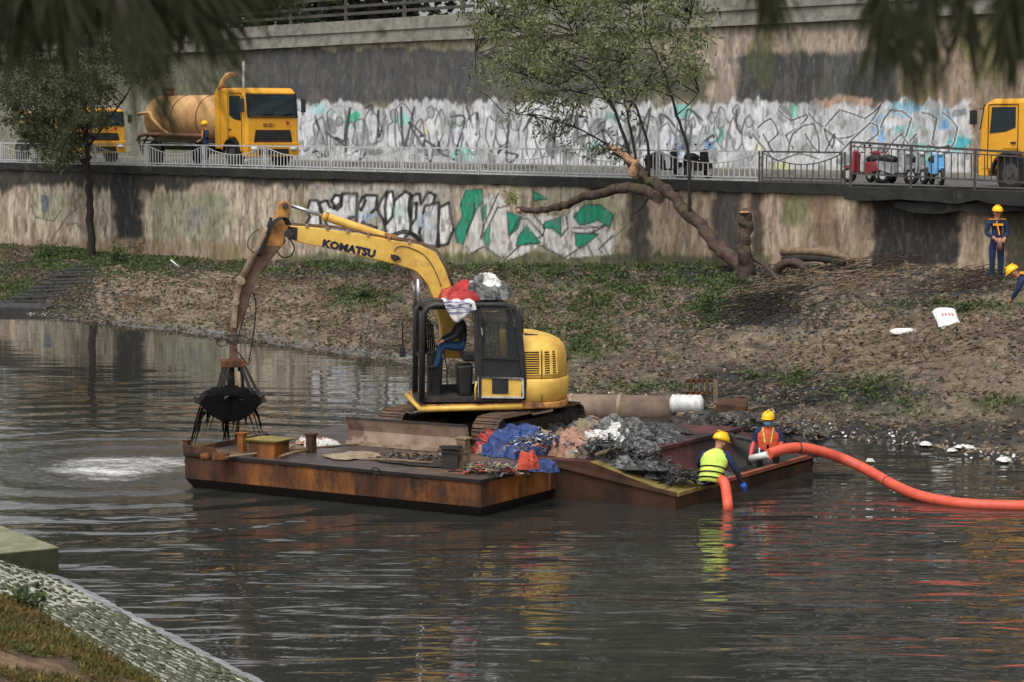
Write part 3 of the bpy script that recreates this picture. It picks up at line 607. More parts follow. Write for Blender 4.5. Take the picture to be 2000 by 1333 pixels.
for P, c in [([(115, 200), (130, 150), (170, 150), (185, 190), (190, 290), (165, 310), (110, 280), (130, 240)], (196, 196, 196)), ([(180, 160), (225, 150), (240, 185), (280, 200), (305, 180), (310, 110), (392, 112), (388, 240), (345, 245), (395, 330), (290, 340), (235, 320), (205, 230)], GR),
             ([(250, 150), (270, 118), (300, 125), (300, 165), (270, 185)], (206, 206, 206)), ([(392, 200), (440, 120), (505, 122), (500, 190), (450, 240), (420, 275), (500, 300), (480, 360), (360, 340), (388, 290)], GR2),
             ([(396, 180), (425, 125), (440, 150), (415, 205)], (200, 200, 202)), ([(505, 200), (530, 140), (560, 100), (590, 115), (580, 160), (600, 150), (660, 100), (690, 112), (680, 200), (700, 310), (640, 380), (560, 350), (540, 260)], GR),
             ([(560, 105), (590, 100), (600, 150), (590, 240), (555, 280), (548, 190)], (208, 208, 206)), ([(690, 240), (700, 120), (740, 112), (750, 170), (790, 100), (830, 120), (780, 300), (740, 380), (690, 330)], GR2),
             ([(700, 170), (725, 160), (720, 250), (690, 290)], (196, 200, 206)), ([(770, 180), (850, 160), (850, 290), (835, 410), (765, 400), (740, 330)], GR2), ([(850, 190), (905, 160), (915, 240), (930, 310), (900, 390), (850, 405), (845, 300)], (196, 192, 190))]: gl(P, c)
for P in ([(395, 225), (500, 220), (480, 250), (430, 265)], [(740, 230), (775, 225), (765, 300), (735, 290)], [(240, 290), (340, 300), (330, 340), (260, 330)]): lw.poly(Z(P), (150, 170, 196), .75)
lw.poly(Z([(590, 180), (650, 170), (655, 250), (600, 250)]), (130, 160, 150), .5)
lw.poly(Z([(1000, 420), (1050, 160), (1170, 105), (1240, 190), (1250, 230), (1560, 240), (1620, 180), (1690, 240), (1780, 290), (1830, 320), (1820, 450), (1560, 470), (1420, 400), (1300, 460), (1220, 480), (1100, 400), (1020, 445)]), (186, 183, 180), .95)
TE = (34, 126, 98)
for P in ([(1000, 90), (1090, 85), (1095, 150), (1060, 200), (1010, 310), (985, 395), (950, 380), (940, 310), (980, 240), (970, 170)], [(1230, 210), (1310, 240), (1290, 300), (1240, 350), (1235, 290)], [(1340, 290), (1415, 385), (1380, 390), (1280, 402), (1290, 350)], [(1440, 270), (1530, 240), (1530, 345), (1480, 305), (1430, 300)], [(1600, 240), (1660, 175), (1750, 175), (1825, 230), (1800, 300), (1740, 260), (1640, 290)], [(1610, 335), (1740, 335), (1650, 412), (1615, 400)], [(1370, 95), (1455, 140), (1380, 150)], [(1085, 200), (1115, 170), (1110, 250), (1090, 260)], [(1100, 330), (1135, 280), (1130, 400), (1105, 395)]):
    lw.poly(Z(P), TE, .95); lw.line(Z(P), 2.6, (44, 70, 62), .8, True)
for P in ([(1000, 400), (1030, 445), (1100, 405), (1215, 480), (1300, 400), (1360, 385), (1420, 400), (1550, 470), (1640, 410)], [(1050, 160), (1040, 240), (1005, 330)], [(1095, 155), (1095, 300), (1180, 110)], [(1130, 285), (1175, 190), (1230, 180)], [(1240, 350), (1300, 245), (1345, 250), (1430, 345), (1400, 360)], [(1430, 345), (1440, 300)], [(1560, 240), (1570, 300), (1530, 350)], [(1600, 300), (1700, 300), (1780, 290), (1700, 330), (1600, 330)], [(1820, 345), (1740, 420), (1760, 440)], [(1680, 400), (1710, 460)], [(1100, 300), (1080, 360), (1110, 330)], [(1380, 235), (1440, 300)]): lw.line(Z(P), 3, (54, 52, 52), .85)
for P in ([(1190, 240), (1240, 400), (1290, 350)], [(1570, 260), (1590, 420)], [(905, 180), (925, 300)]): lw.line(Z(P), 3, (190, 150, 148), .5)
for P in ([(60, 400), (70, 425), (105, 432), (120, 410)], [(85, 370), (92, 400), (84, 425)], [(100, 470), (130, 425), (160, 400)], [(200, 405), (210, 430), (203, 462)], [(130, 440), (150, 436), (160, 448)], [(1160, 450), (1190, 500)]): lw.line(P, 3, (84, 84, 80), .7)
lw.poly([(80, 380), (96, 384), (94, 416), (82, 414)], (84, 90, 100), .8)
lw.a *= (.86 + .28 * fbm(lw.X * .4, lw.Y * .12, 161, 3))[..., None]
gz = sst(596, 612, lw.X) * (1 - sst(1190, 1205, lw.X)) * sst(360, 372, lw.Y); lw._mix(gz * sst(.52, .64, fbm(lw.X * .06, lw.Y * .03, 175, 5)) * .3, (150, 146, 138)); lw._mix(gz * sst(.58, .66, fbm(lw.X * .3, lw.Y * .05, 176, 4)) * .3, (110, 108, 102))
lw.a = np.where(lw.a > 95, np.minimum(lw.a * 1.1, 225), lw.a)
lw._mix(sst(.6, .68, fbm(lw.X * .22, lw.Y * .06, 171, 4)) * .55, (96, 90, 82))
# ---------------- upper wall canvas
uw = Canvas(2000, 420, (112, 108, 98))
uw.rect(-50, 60, 560, 200, (84, 86, 68), .8, 20, sd=1); uw.rect(480, 92, 960, 205, (76, 76, 77), .97, 5, sd=2); uw.rect(930, 90, 1320, 205, (82, 84, 78), .9, 12, sd=3)
uw.rect(1290, 60, 1470, 205, (160, 142, 128), .9, 12, sd=4); uw.rect(1440, 98, 1780, 205, (64, 64, 64), .96, 9, sd=5); uw.rect(1440, 60, 1780, 104, (150, 134, 118), .9, 9, sd=6)
uw.rect(1600, 110, 1650, 200, (96, 98, 90), .5, 9, sd=7); uw.rect(1758, 50, 2050, 420, (140, 120, 104), .9, 8, sd=8); uw.blob(1800, 150, 34, 50, (86, 84, 62), .8, sd=9); uw.blob(1920, 90, 36, 60, (110, 104, 72), .7, sd=10); uw.blob(1340, 160, 50, 40, (70, 72, 58), .8, sd=12); uw.blob(1485, 110, 26, 60, (78, 80, 58), .8, sd=13)
uw.rect(520, 78, 1300, 96, (140, 136, 112), .85, 4, sd=11)
uw._mix((.5 * sst(.5, .62, fbm(uw.X * .1, uw.Y * .02, 201, 5)))[...], (100, 94, 84))
uw.rect(560, 203, 1895, 420, (172, 172, 173), .97, 4, sd=14, ragy=22); uw.rect(-50, 200, 560, 420, (110, 108, 98), .8, 8, sd=15)
uw.rect(1590, 190, 1700, 206, (168, 138, 118), .8, 4, sd=16)
r2 = random.Random(3)
for c, x, y, w_, h_ in [((70, 160, 120), 690, 235, 38, 34), ((130, 180, 170), 790, 235, 30, 22), ((120, 170, 130), 880, 248, 16, 18), ((140, 140, 180), 905, 265, 28, 24), ((120, 176, 164), 905, 300, 44, 26), ((110, 166, 156), 1330, 215, 40, 26), ((60, 140, 120), 1195, 232, 26, 20), ((130, 180, 176), 1170, 280, 30, 20), ((80, 110, 160), 1320, 280, 26, 34), ((60, 140, 120), 1400, 262, 30, 24), ((90, 120, 170), 1385, 280, 20, 20), ((200, 170, 150), 1432, 246, 20, 22), ((110, 170, 150), 1548, 220, 14, 36), ((120, 160, 180), 1770, 212, 56, 26), ((110, 150, 190), 1715, 250, 24, 50), ((130, 170, 170), 1770, 262, 40, 40), ((90, 140, 190), 1840, 235, 34, 40), ((70, 150, 160), 1870, 280, 40, 30), ((190, 184, 140), 1480, 285, 22, 22), ((180, 184, 130), 1520, 330, 40, 20), ((90, 160, 150), 1800, 300, 40, 30), ((184, 120, 130), 835, 240, 30, 8), ((196, 196, 130), 840, 252, 26, 14), ((150, 190, 190), 620, 215, 40, 18)]:
    uw.blob(x, y, w_ * .55, h_ * .55, c, .85, .15, sd=r2.randint(0, 900), sc=.08)
def tagblob(cx, cy, rx, ry, f=None, wd=2.8, oc=(98, 98, 100)):
    n = 9; P = []
    for k in range(n): a = 2 * math.pi * k / n + r2.uniform(-.25, .25); q = r2.uniform(.6, 1.15); P.append((cx + rx * q * math.cos(a), cy + ry * q * math.sin(a), 0))
    P = [(p.x, p.y) for p in smooth_path(P + [P[0]], 5)]
    if f: uw.poly(P, f, .8)
    uw.line(P, wd, oc, .85)
for x in range(575, 1480, 27):
    sc_ = r2.uniform(.8, 1.2); tagblob(x + r2.uniform(-8, 8), 262 + r2.uniform(-16, 16), 17 * sc_, 40 * sc_, (184, 184, 186) if r2.random() < .6 else None)
    if r2.random() < .6: tagblob(x + r2.uniform(-8, 8), 225 + r2.uniform(-10, 60), 8, 12, (150, 150, 152), 2)
    if r2.random() < .8: P = [(x + r2.uniform(-22, 22), r2.uniform(206, 320)) for _ in range(4)]; uw.line([(p.x, p.y) for p in smooth_path([(a, b, 0) for a, b in P], 5)], 4.2, (66, 66, 68), .75)
for x in range(570, 1900, 15): uw.blob(x, r2.uniform(212, 325), r2.uniform(6, 18), r2.uniform(6, 22), r2.choice([(200, 200, 202), (130, 130, 132), (96, 98, 98), (150, 154, 152)]), .65, .2, sd=r2.randint(0, 900), sc=.09)
for P in ([(1480, 250), (1505, 232), (1520, 262), (1500, 280), (1512, 300), (1490, 262)], [(1520, 215), (1545, 236), (1580, 222), (1560, 250), (1535, 265), (1550, 290)], [(1580, 222), (1610, 250), (1640, 215), (1690, 232), (1720, 205), (1700, 240), (1660, 268), (1625, 268), (1610, 250)], [(1540, 300), (1548, 262), (1590, 242), (1600, 300), (1572, 262)], [(1610, 300), (1630, 262), (1625, 290), (1610, 252), (1650, 285)], [(1640, 300), (1700, 240), (1715, 262), (1680, 285)], [(1470, 262), (1500, 300), (1520, 315), (1560, 300), (1600, 312)], [(1720, 250), (1740, 215), (1780, 232), (1760, 290), (1790, 262)], [(1800, 220), (1830, 232), (1820, 280), (1850, 300), (1870, 250), (1840, 220)], [(1730, 300), (1760, 262), (1790, 300), (1850, 285)]):
    P = [(p.x, p.y) for p in smooth_path([(a, b, 0) for a, b in P], 2)]; uw.line(P, 7, (216, 216, 216), .8); uw.line(P, 3.4, (66, 66, 68), .85)
uw.a *= (.86 + .28 * fbm(uw.X * .3, uw.Y * .1, 181, 3))[..., None]
uw.a = np.where(uw.a > 95, np.minimum(uw.a * 1.1, 214), uw.a)
uw._mix(sst(.62, .7, fbm(uw.X * .2, uw.Y * .05, 191, 4)) * .5, (100, 98, 94))
def painted_wall(name, d, zlo, zhi, t0, t1, cv, step, thick, label):
    tt = np.concatenate([[t0 - 50], np.arange(t0, t1, step), [t1 + 50]]); zz = np.arange(zlo, zhi + 1e-6, step)
    if zz[-1] < zhi - 1e-4: zz = np.append(zz, zhi)
    T, Zz = np.meshgrid(tt, zz, indexing='ij'); D = d + (fbm(T * .3, Zz * .5, 301) - .5) * .05 + (fbm(T * 2, Zz * 2, 302) - .5) * .02
    V = np.array([WA.x, WA.y, 0]) + T[..., None] * np.array(WU) + D[..., None] * np.array(WN) + Zz[..., None] * np.array([0, 0, 1])
    a, b = T.shape; I = np.arange(a * b).reshape(a, b); F = np.stack([I[:-1, :-1], I[1:, :-1], I[1:, 1:], I[:-1, 1:]], -1).reshape(-1, 4)
    c = W((t0 + t1) / 2, d, 0); V = V.reshape(-1, 3); paint = cv.sample(V)
    root = thing(name, c, label, 'retaining wall')
    me = np_mesh('wall_face', V, F, 'wall', smooth=True, paint=paint); add_obj('wall_face', me, root)
    bk = MB(); bk.hexa([W(t0 - 50, d - .04, zlo), W(t1 + 50, d - .04, zlo), W(t1 + 50, d - thick, zlo), W(t0 - 50, d - thick, zlo)], [W(t0 - 50, d - .04, zhi - .01), W(t1 + 50, d - .04, zhi - .01), W(t1 + 50, d - thick, zhi - .01), W(t0 - 50, d - thick, zhi - .01)])
    bk.build('wall_core', 'concrete', root); return root
tL0, tL1 = w_inv(wpt(-60, 400, 0))[0], w_inv(wpt(2060, 400, 0))[0]
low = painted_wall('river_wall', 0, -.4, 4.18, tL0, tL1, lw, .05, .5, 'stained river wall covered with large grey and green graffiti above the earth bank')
UD = -10.2; tU0, tU1 = w_inv(wpt(-60, 200, UD))[0], w_inv(wpt(2060, 200, UD))[0]
upp = painted_wall('dyke_wall', UD, ROAD_Z - .1, 9.35, tU0, tU1, uw, .042, .8, 'tall blackened dyke wall with a long band of silver graffiti behind the road')
rg = random.Random(5)
def rough_slab(name, t0, t1, d0, d1, z0, z1, m, parent, n=60, j=.03, step=.5):
    b = MB(); k = int((t1 - t0) / step)
    for i in range(k):
        a0 = t0 + (t1 - t0) * i / k; a1 = t0 + (t1 - t0) * (i + 1) / k - (.012 if i % 6 == 5 else 0)
        if i == 0: e = [rg.uniform(-j, j) for _ in range(3)]
        f = [rg.uniform(-j, j) for _ in range(3)]
        b.hexa([W(a0, d0, z0 + e[0]), W(a0, d1 + e[1], z0 + e[0]), W(a1, d1 + f[1], z0 + f[0]), W(a1, d0, z0 + f[0])], [W(a0, d0, z1), W(a0, d1 + e[1], z1 + e[2] * .3), W(a1, d1 + f[1], z1 + f[2] * .3), W(a1, d0, z1)]); e = f
    return b.build(name, m, parent)
t1640 = w_inv(WB)[0]
rough_slab('coping', -90, 110, -.45, .1, 4.16, 4.44, 'cap', low)
rough_slab('parapet', tU0 - 40, tU1 + 40, UD - .5, UD + .12, 9.36, 10.25, 'concrete', upp, j=.012, step=3)
rough_slab('ledge', tU0 - 40, tU1 + 40, UD - .5, UD + .22, 9.28, 9.44, 'concrete', upp, j=.015, step=3)
rough_slab('ledge', tU0 - 40, tU1 + 40, UD - .5, UD + .2, 9.78, 9.84, 'concrete', upp, j=.01, step=3)
# broken slab edge on the right
sl = thing('broken_slab', W(w_inv(wpt(1830, 360, .2))[0], .2, 3.9), 'dark broken concrete slab jutting out under the right-hand railing', 'concrete slab')
ta, tb_ = w_inv(wpt(1662, 360, .3))[0], w_inv(wpt(2080, 360, .3))[0]
rough_slab('slab', ta, tb_, .1, .55, 4.1, 4.4, 'cap', sl, j=.07, step=.6); rough_slab('slab', ta + 1.5, tb_, .1, .38, 3.86, 4.05, 'cap', sl, j=.08, step=.7)
# road, pavement
rd = MB(); rd.add([W(-110, -.4, ROAD_Z), W(120, -.4, ROAD_Z), W(120, UD + .1, ROAD_Z), W(-110, UD + .1, ROAD_Z)], [(0, 1, 2, 3)]); tag(rd.build('road', 'asphalt', loc=(0, 0, 0)), kind='structure')
pv = MB(); pv.hexa([W(-110, UD + 1.7, ROAD_Z + .004), W(120, UD + 1.7, ROAD_Z + .004), W(120, UD + .1, ROAD_Z + .004), W(-110, UD + .1, ROAD_Z + .004)], [W(-110, UD + 1.7, ROAD_Z + .14), W(120, UD + 1.7, ROAD_Z + .14), W(120, UD + .1, ROAD_Z + .14), W(-110, UD + .1, ROAD_Z + .14)]); tag(pv.build('pavement', 'concrete', loc=(0, 0, 0)), kind='structure')
ub_ = MB(); ub_.add([W(-110, UD - .5, 9.5), W(120, UD - .5, 9.5), W(120, UD - 60, 9.5), W(-110, UD - 60, 9.5)], [(0, 1, 2, 3)]); tag(ub_.build('dyke_top_ground', 'bank', loc=(0, 0, 0)), kind='structure')

# ---------------- railing along the river wall
RB, RT = 4.56, 5.26
fr = thing('river_railing', W(2, -.12, 4.44), 'long pale grey railing with swooping hoop bars along the top of the river wall', 'railing')
t398 = w_inv(wpt(398, 300, -.12))[0]; t937 = w_inv(wpt(937, 300, -.12))[0]; SPN = (t937 - t398) / 4
tends = [t398 + SPN * k for k in range(-8, 20)]; tends = [t for t in tends if t < t1640 - 1.0 and proj(W(t, 0, 5))[0] > -260] + [t1640]
tends = [t for i, t in enumerate(tends[:-1]) if tends[-1] - t > 1.2] + [t1640]
DR = -.12; balmesh = None; nb = 0
pm = MB()
for i, t in enumerate(tends):
    p = MB(); dark = t > t1640 - 4.5
    p.bar(W(t - .06, DR, 4.44), W(t - .06, DR, RT + .02), .05, .05); p.bar(W(t + .06, DR, 4.44), W(t + .06, DR, RT + .02), .05, .05)
    for z in (4.7, 4.9, 5.1): p.bar(W(t - .06, DR, z), W(t + .06, DR, z), .03, .03)
    p.build('post', 'rail_dark' if dark else 'rail', fr, .004)
    if i == len(tends) - 1: break
    t2 = tends[i + 1]; mt = 'rail_dark' if dark else 'rail'
    b = MB(); b.bar(W(t + .06, DR, RT), W(t2 - .06, DR, RT), .05, .045); b.build('top_rail', mt, fr)
    b = MB(); b.bar(W(t + .06, DR, RB), W(t2 - .06, DR, RB), .04, .04); b.bar(W(t + .06, DR, RB - .08), W(t2 - .06, DR, RB - .08), .05, .04)
    for k in range(4): b.bar(W(t + (t2 - t) * (k + .5) / 4, DR, 4.44), W(t + (t2 - t) * (k + .5) / 4, DR, RB), .03, .03)
    b.build('bottom_rail', mt, fr)
    arc = lambda f: RT - .03 - .3 * (1 - (2 * f - 1) ** 2)
    b = MB(); b.tube([W(t + .06 + (t2 - t - .12) * k / 12, DR, arc(k / 12)) for k in range(13)], .016, 6); b.build('hoop', mt, fr)
    nk = int((t2 - t) / .205)
    for k in range(1, nk):
        f = k / nk; h = arc(f) - RB
        if nb < 300:
            if balmesh is None: bb = MB(); bb.box((0, 0, .5), (.03, .03, 1)); balmesh = {m_: bb.mesh('baluster', m_) for m_ in ('rail', 'rail_dark')}
            o = bpy.data.objects.new('baluster', balmesh[mt]); col.objects.link(o); o.parent = fr
            o.location = W(t + (t2 - t) * f, DR, RB) - Vector(fr.location); o.scale = (1, 1, h); nb += 1
# right-hand railing, on the broken slab
Rr = thing('ramp_railing', W(ta, .3, 4.4), 'plain dark grey railing standing on the broken slab at the right', 'railing')
def rp(px, f): # f 0 bottom 1 top
    yb = 339 + (px - 1662) / 338 * 18; yt = 278 + (px - 1662) / 338 * 21; return wpt(px, yb + (yt - yb) * f, .25)
for px in (1662, 1780, 1905, 2040):
    b = MB(); a = rp(px, 1); b.bar(Vector((a.x, a.y, 4.38)), a + Vector((0, 0, .03)), .06, .06); b.build('post', 'rail_dark', Rr)
for f, w_, nm in ((1, .055, 'top_rail'), (0, .045, 'bottom_rail'), (.86, .03, 'middle_rail')):
    b = MB(); b.bar(rp(1662, f), rp(2060, f), w_, w_); b.build(nm, 'rail_dark', Rr)
for px in range(1676, 2050, 13):
    b = MB(); b.bar(rp(px, 0), rp(px, .86), .02, .02); b.build('baluster', 'rail_dark', Rr)
# guard rail at the dyke top
Gr = thing('guard_rail', W(w_inv(wpt(700, 30, UD - .4))[0], UD - .4, 10.25), 'dark steel guard rail on top of the dyke wall at the upper left', 'guard rail')
for px in (455, 568, 676, 790, 905): a = wpt(px, 40, UD - .3); b = MB(); b.bar(Vector((a.x, a.y, 10.2)), Vector((a.x, a.y, 11.3)), .14, .14); b.build('post', 'rail_dark', Gr)
for z in (10.55, 10.85, 11.2): a, c = wpt(430, 20, UD - .3), wpt(925, 20, UD - .3); a.z = c.z = z; b = MB(); b.bar(a, c, .1, .12); b.build('beam', 'rail_dark', Gr)
# slim pole behind the truck
a = wpt(476, 180, -6.5); b = MB(); b.tube([Vector((a.x, a.y, ROAD_Z)), Vector((a.x, a.y, 8.6))], [.07, .05], 10); b.disc((a.x, a.y, ROAD_Z + .1), (0, 0, 1), .14, .2); tag(b.build('pole', 'rail'), 'slim light grey pole rising behind the yellow tanker cab', 'pole')

# ================================================================== TREES
def limb(b, px_pts, d, r0, r1, n=10, jit=.1, k=5, dd=None):
    pts = [wpt(x, y, d + (dd[i] if dd else 0)) for i, (x, y) in enumerate(px_pts)]; sp_ = smooth_path([tuple(p) for p in pts], k)
    rg_ = random.Random(len(sp_)); sp_ = [p + Vector((rg_.uniform(-1, 1), rg_.uniform(-1, 1), rg_.uniform(-1, 1))) * r0 * .26 for p in sp_]
    b.tube(sp_, taper(r0, r1, len(sp_), jit, int(px_pts[0][0])), n); return sp_
def foliage_px(name, root, regions, n_cl, n_leaf, d, dspan, size, rad, m, seed, stems, twig_m='bark_dark', droop=.25):
    rr = np.random.RandomState(seed); C = []; wts = np.array([r[4] for r in regions], float); wts /= wts.sum()
    for _ in range(n_cl):
        cx, cy, rx, ry, w_ = regions[rr.choice(len(regions), p=wts)]; a = rr.uniform(0, 6.28); q = math.sqrt(rr.uniform(0, 1)) * rr.uniform(.75, 1.1)
        C.append(wpt(cx + rx * q * math.cos(a), cy + ry * q * math.sin(a), d + rr.uniform(-dspan, dspan)))
    b = MB(); ends = np.array([tuple(s) for s in stems])
    for c in C:
        j = np.argmin(((ends - np.array(tuple(c))) ** 2).sum(1) + (ends[:, 2] > c.z) * 1.5); s = Vector(ends[j]); mid = (s + c) / 2 + Vector((0, 0, .12))
        if (s - c).length < 1.7: b.tube([s, mid, c], [.018, .012, .005], 4)
    tag(b.build('twigs', twig_m, root), kind='stuff')
    P = []
    for c in C:
        k = int(n_leaf / n_cl * rr.uniform(.4, 1.6)); off = rr.normal(size=(k, 3)) * rad * np.array([1, 1, .55]) * rr.uniform(.6, 1.3); P.append(np.array(tuple(c)) + off)
    cloud('crown', np.concatenate(P), size, m, root, rng=rr, aspect=.36, droop=droop); return root
base = wpt(1448, 540, 1.6)
tr = thing('broken_tree', base, 'storm-broken tree leaning left over the railing with a torn pale stub and thin leafy shoots', 'tree')
b = MB(); D1 = 1.3
st = limb(b, [(1462, 560), (1440, 515), (1395, 475), (1350, 420), (1300, 372), (1262, 345), (1228, 312), (1205, 296)], D1, .22, .1, 12)
b.build('trunk', 'bark', tr)
b = MB(); s2 = limb(b, [(1290, 385), (1250, 368), (1200, 372), (1150, 382), (1100, 402), (1060, 412), (1012, 408)], D1 + .1, .17, .08, 12); b.build('limb', 'bark', tr)
b = MB(); limb(b, [(1236, 345), (1238, 320), (1215, 300), (1196, 288)], D1 + .15, .13, .06, 8, .35); limb(b, [(1245, 322), (1215, 305), (1190, 284)], D1 + .2, .06, .02, 6, .4); b.build('torn_stub', 'cutwood', tr)
b = MB(); a = wpt(1018, 412, D1 + .1); b.tube([a, a + Vector((-.16, 0, -.01))], [.1, .06], 10); b.build('cut_end', 'cutwood', tr)
b = MB(); stems = []
for pts, r0, r1 in (([(1232, 340), (1226, 290), (1205, 230), (1178, 165), (1150, 105), (1112, 50), (1080, 5)], .06, .02), ([(1244, 345), (1238, 290), (1222, 205), (1215, 150), (1225, 80), (1230, 10)], .05, .018), ([(1268, 345), (1264, 280), (1240, 205), (1222, 200)], .05, .03), ([(1346, 425), (1344, 300), (1322, 225), (1296, 140), (1270, 85), (1255, 20)], .06, .018), ([(1190, 285), (1150, 262), (1100, 240), (1030, 226), (985, 222)], .03, .01), ([(1205, 225), (1150, 150), (1090, 110), (1040, 70), (1000, 50)], .03, .01), ([(1222, 205), (1130, 180), (1060, 160), (985, 130), (930, 100)], .025, .008), ([(1322, 225), (1345, 205), (1365, 180)], .02, .008), ([(1178, 165), (1120, 125), (1020, 75), (960, 30)], .02, .008), ([(1230, 210), (1275, 140), (1320, 90), (1350, 30)], .03, .01), ([(1236, 370), (1232, 430), (1190, 470)], .015, .006), ([(1268, 385), (1250, 410), (1230, 420)], .03, .01)):
    stems += limb(b, pts, D1 + .05, r0, r1, 6, .05)
b.build('shoots', 'bark_dark', tr)
foliage_px('crown', tr, [(1080, 60, 170, 90, 5), (1250, 50, 150, 100, 5), (1020, 150, 120, 60, 2), (1180, 150, 130, 60, 2), (1310, 130, 70, 60, 1), (1000, 30, 100, 50, 2.2), (1060, 215, 90, 26, .7), (1330, 30, 60, 50, 1.4), (1150, -40, 260, 50, 3)], 300, 11500, D1, 1.8, .17, .26, 'leaf_mid', 4, stems)
foliage_px('crown', tr, [(1120, 290, 80, 14, 1), (1190, 300, 50, 18, 1), (1060, 255, 60, 20, .8), (1210, 240, 50, 30, .5)], 26, 620, D1, .7, .12, .15, 'leaf_dark', 6, stems)
b = MB(); c = wpt(1000, 385, .5); rr = np.random.RandomState(4); tg = thing('leaf_clump', wpt(1000, 398, .3), 'small lime green shoot sprouting beside the sawn end of the fallen limb', 'plant')
b.tube([wpt(1012, 408, 1.2), wpt(1004, 392, .6), c], [.012, .008, .004], 5); b.build('stem', 'bark', tg); cloud('foliage', np.array(tuple(c)) + rr.normal(size=(120, 3)) * .13, .1, 'leaf_lime', tg, rng=rr, aspect=.5, kind=None)
# upright dead stump
b = MB(); sp_ = limb(b, [(1456, 580), (1455, 530), (1453, 480), (1456, 440), (1458, 418)], 2.6, .2, .17, 12, .1); o = b.build('tree_stump', 'bark'); tag(o, 'upright brown dead trunk standing cut off beside the leaning tree', 'tree stump')
b = MB(); b.tube([sp_[-1], sp_[-1] + Vector((0, 0, .05))], [.15, .1], 10); b.build('cut_top', 'cutwood', o)
# left tree
base = wpt(178, 520, 1.8); tl = thing('street_tree', base, 'slender dark tree at the left rising in front of the wall and hiding the railing', 'tree')
b = MB(); s1 = limb(b, [(180, 525), (177, 470), (175, 400), (172, 330), (170, 290), (165, 200), (150, 110), (140, 40)], 1.8, .18, .06, 12)
s1 += limb(b, [(172, 330), (120, 270), (70, 220)], 1.8, .06, .02, 6); s1 += limb(b, [(170, 290), (215, 230), (250, 180), (280, 120)], 1.8, .05, .02, 6); b.build('trunk', 'bark_dark', tl)
foliage_px('crown', tl, [(110, 245, 80, 46, 3), (70, 180, 80, 70, 3), (160, 200, 60, 50, 1.5), (200, 130, 90, 60, 2), (80, 90, 100, 60, 2), (290, 110, 60, 50, 1), (230, 40, 160, 50, 2), (120, 300, 40, 20, .5)], 300, 26000, 1.8, 1.8, .17, .26, 'leaf_dark', 14, s1)
# weeds at the wall foot
def bank_pt(px, py, up=0): p = bank_hit(px, py); t, d = w_inv(p); p.z = float(bank_z(t, d)) + up; return p
for i, (x, y, r_, n, lab) in enumerate([(90, 508, .75, 420, 'bushy green weeds at the far left foot of the river wall'), (232, 515, .7, 420, 'tall green weeds just right of the slender dark tree trunk'), (275, 500, .8, 300, 'brownish creeper clump climbing the wall right of the slender tree'), (372, 520, .35, 160, 'small round weed at the wall foot by the thin white stick'), (1385, 610, .6, 320, 'green bramble between the dead trunk and the black brush heap'), (705, 585, .45, 200, 'low green bush on the earth slope behind the excavator boom'), (1130, 690, .35, 130, 'low green weeds on the slope right of the excavator engine cover'), (1690, 770, .45, 170, 'scrubby green plant low on the slope below the white sacks')]):
    leafy_plant(bank_pt(x, y), r_, n, 'leaf_ground' if i != 2 else 'leaf_dry', lab, name='weed_clump', cat='weeds', size=.13, group='weeds along the bank', h=r_ * .7)
for i, (x, y) in enumerate([(500, 520), (600, 524), (980, 528), (1090, 540), (1220, 545), (1160, 600), (1300, 560), (1560, 745), (1480, 745), (1880, 610)]):
    leafy_plant(bank_pt(x, y), .3, 110, 'leaf_ground', ['low weeds in front of the grey graffiti letters', 'low weeds below the boom lettering at the wall foot', 'low weeds below the green graffiti at the wall foot', 'weeds on the slope under the sawn limb end', 'weeds beneath the arching limb', 'weeds on the green slope right of the cab roof', 'weeds below the leaning trunk', 'weeds in the black sludge above the orange-vested worker', 'weeds in the sludge left of the orange-vested worker', 'weeds beside the white printed sack'][i], cat='weeds', size=.11, group='weeds along the bank', h=.16)
# backdrop trees on the dyke, made taller to block sky reflections in the water
rg = random.Random(12)
for i in range(15):
    t = tU0 - 14 + i * (tU1 - tU0 + 24) / 14 + rg.uniform(-2, 2); d = UD - 9 - rg.uniform(0, 9); h = rg.uniform(14, 21); p = W(t, d, 9.5)
    root = thing('dyke_tree', p, ['tallest','narrow','spreading','bushy','leaning','ragged','dense','sparse','broad','dark','pale','forked','rounded','slender','gnarled'][i] + ' broadleaf tree on the dyke, ' + ('behind the guard rail' if i < 8 else 'right of the guard rail'), 'tree', group='trees on the dyke')
    b = MB(); tp_ = p + Vector((rg.uniform(-1, 1), 0, h * .75)); b.tube([p, (p + tp_) / 2 + Vector((.3, 0, 0)), tp_], [.35, .25, .08], 8)
    rr = np.random.RandomState(i + 60); C = []
    for k in range(34):
        a = rr.uniform(0, 6.28); q = rr.uniform(.3, 1) * 4.8; z = h * rr.uniform(.12, 1.0); C.append(p + Vector((q * math.cos(a), q * math.sin(a), z)))
        if k % 3 == 0: b.tube([p + (tp_ - p) * min(.95, z / h * .8), C[-1]], [.1, .03], 5)
    b.build('trunk', 'bark_dark', root)
    P = np.concatenate([np.array(tuple(c)) + rr.normal(size=(110, 3)) * [1.0, 1.0, .8] for c in C]); cloud('crown', P, .6, 'leaf_back', root, rng=rr, aspect=.6)
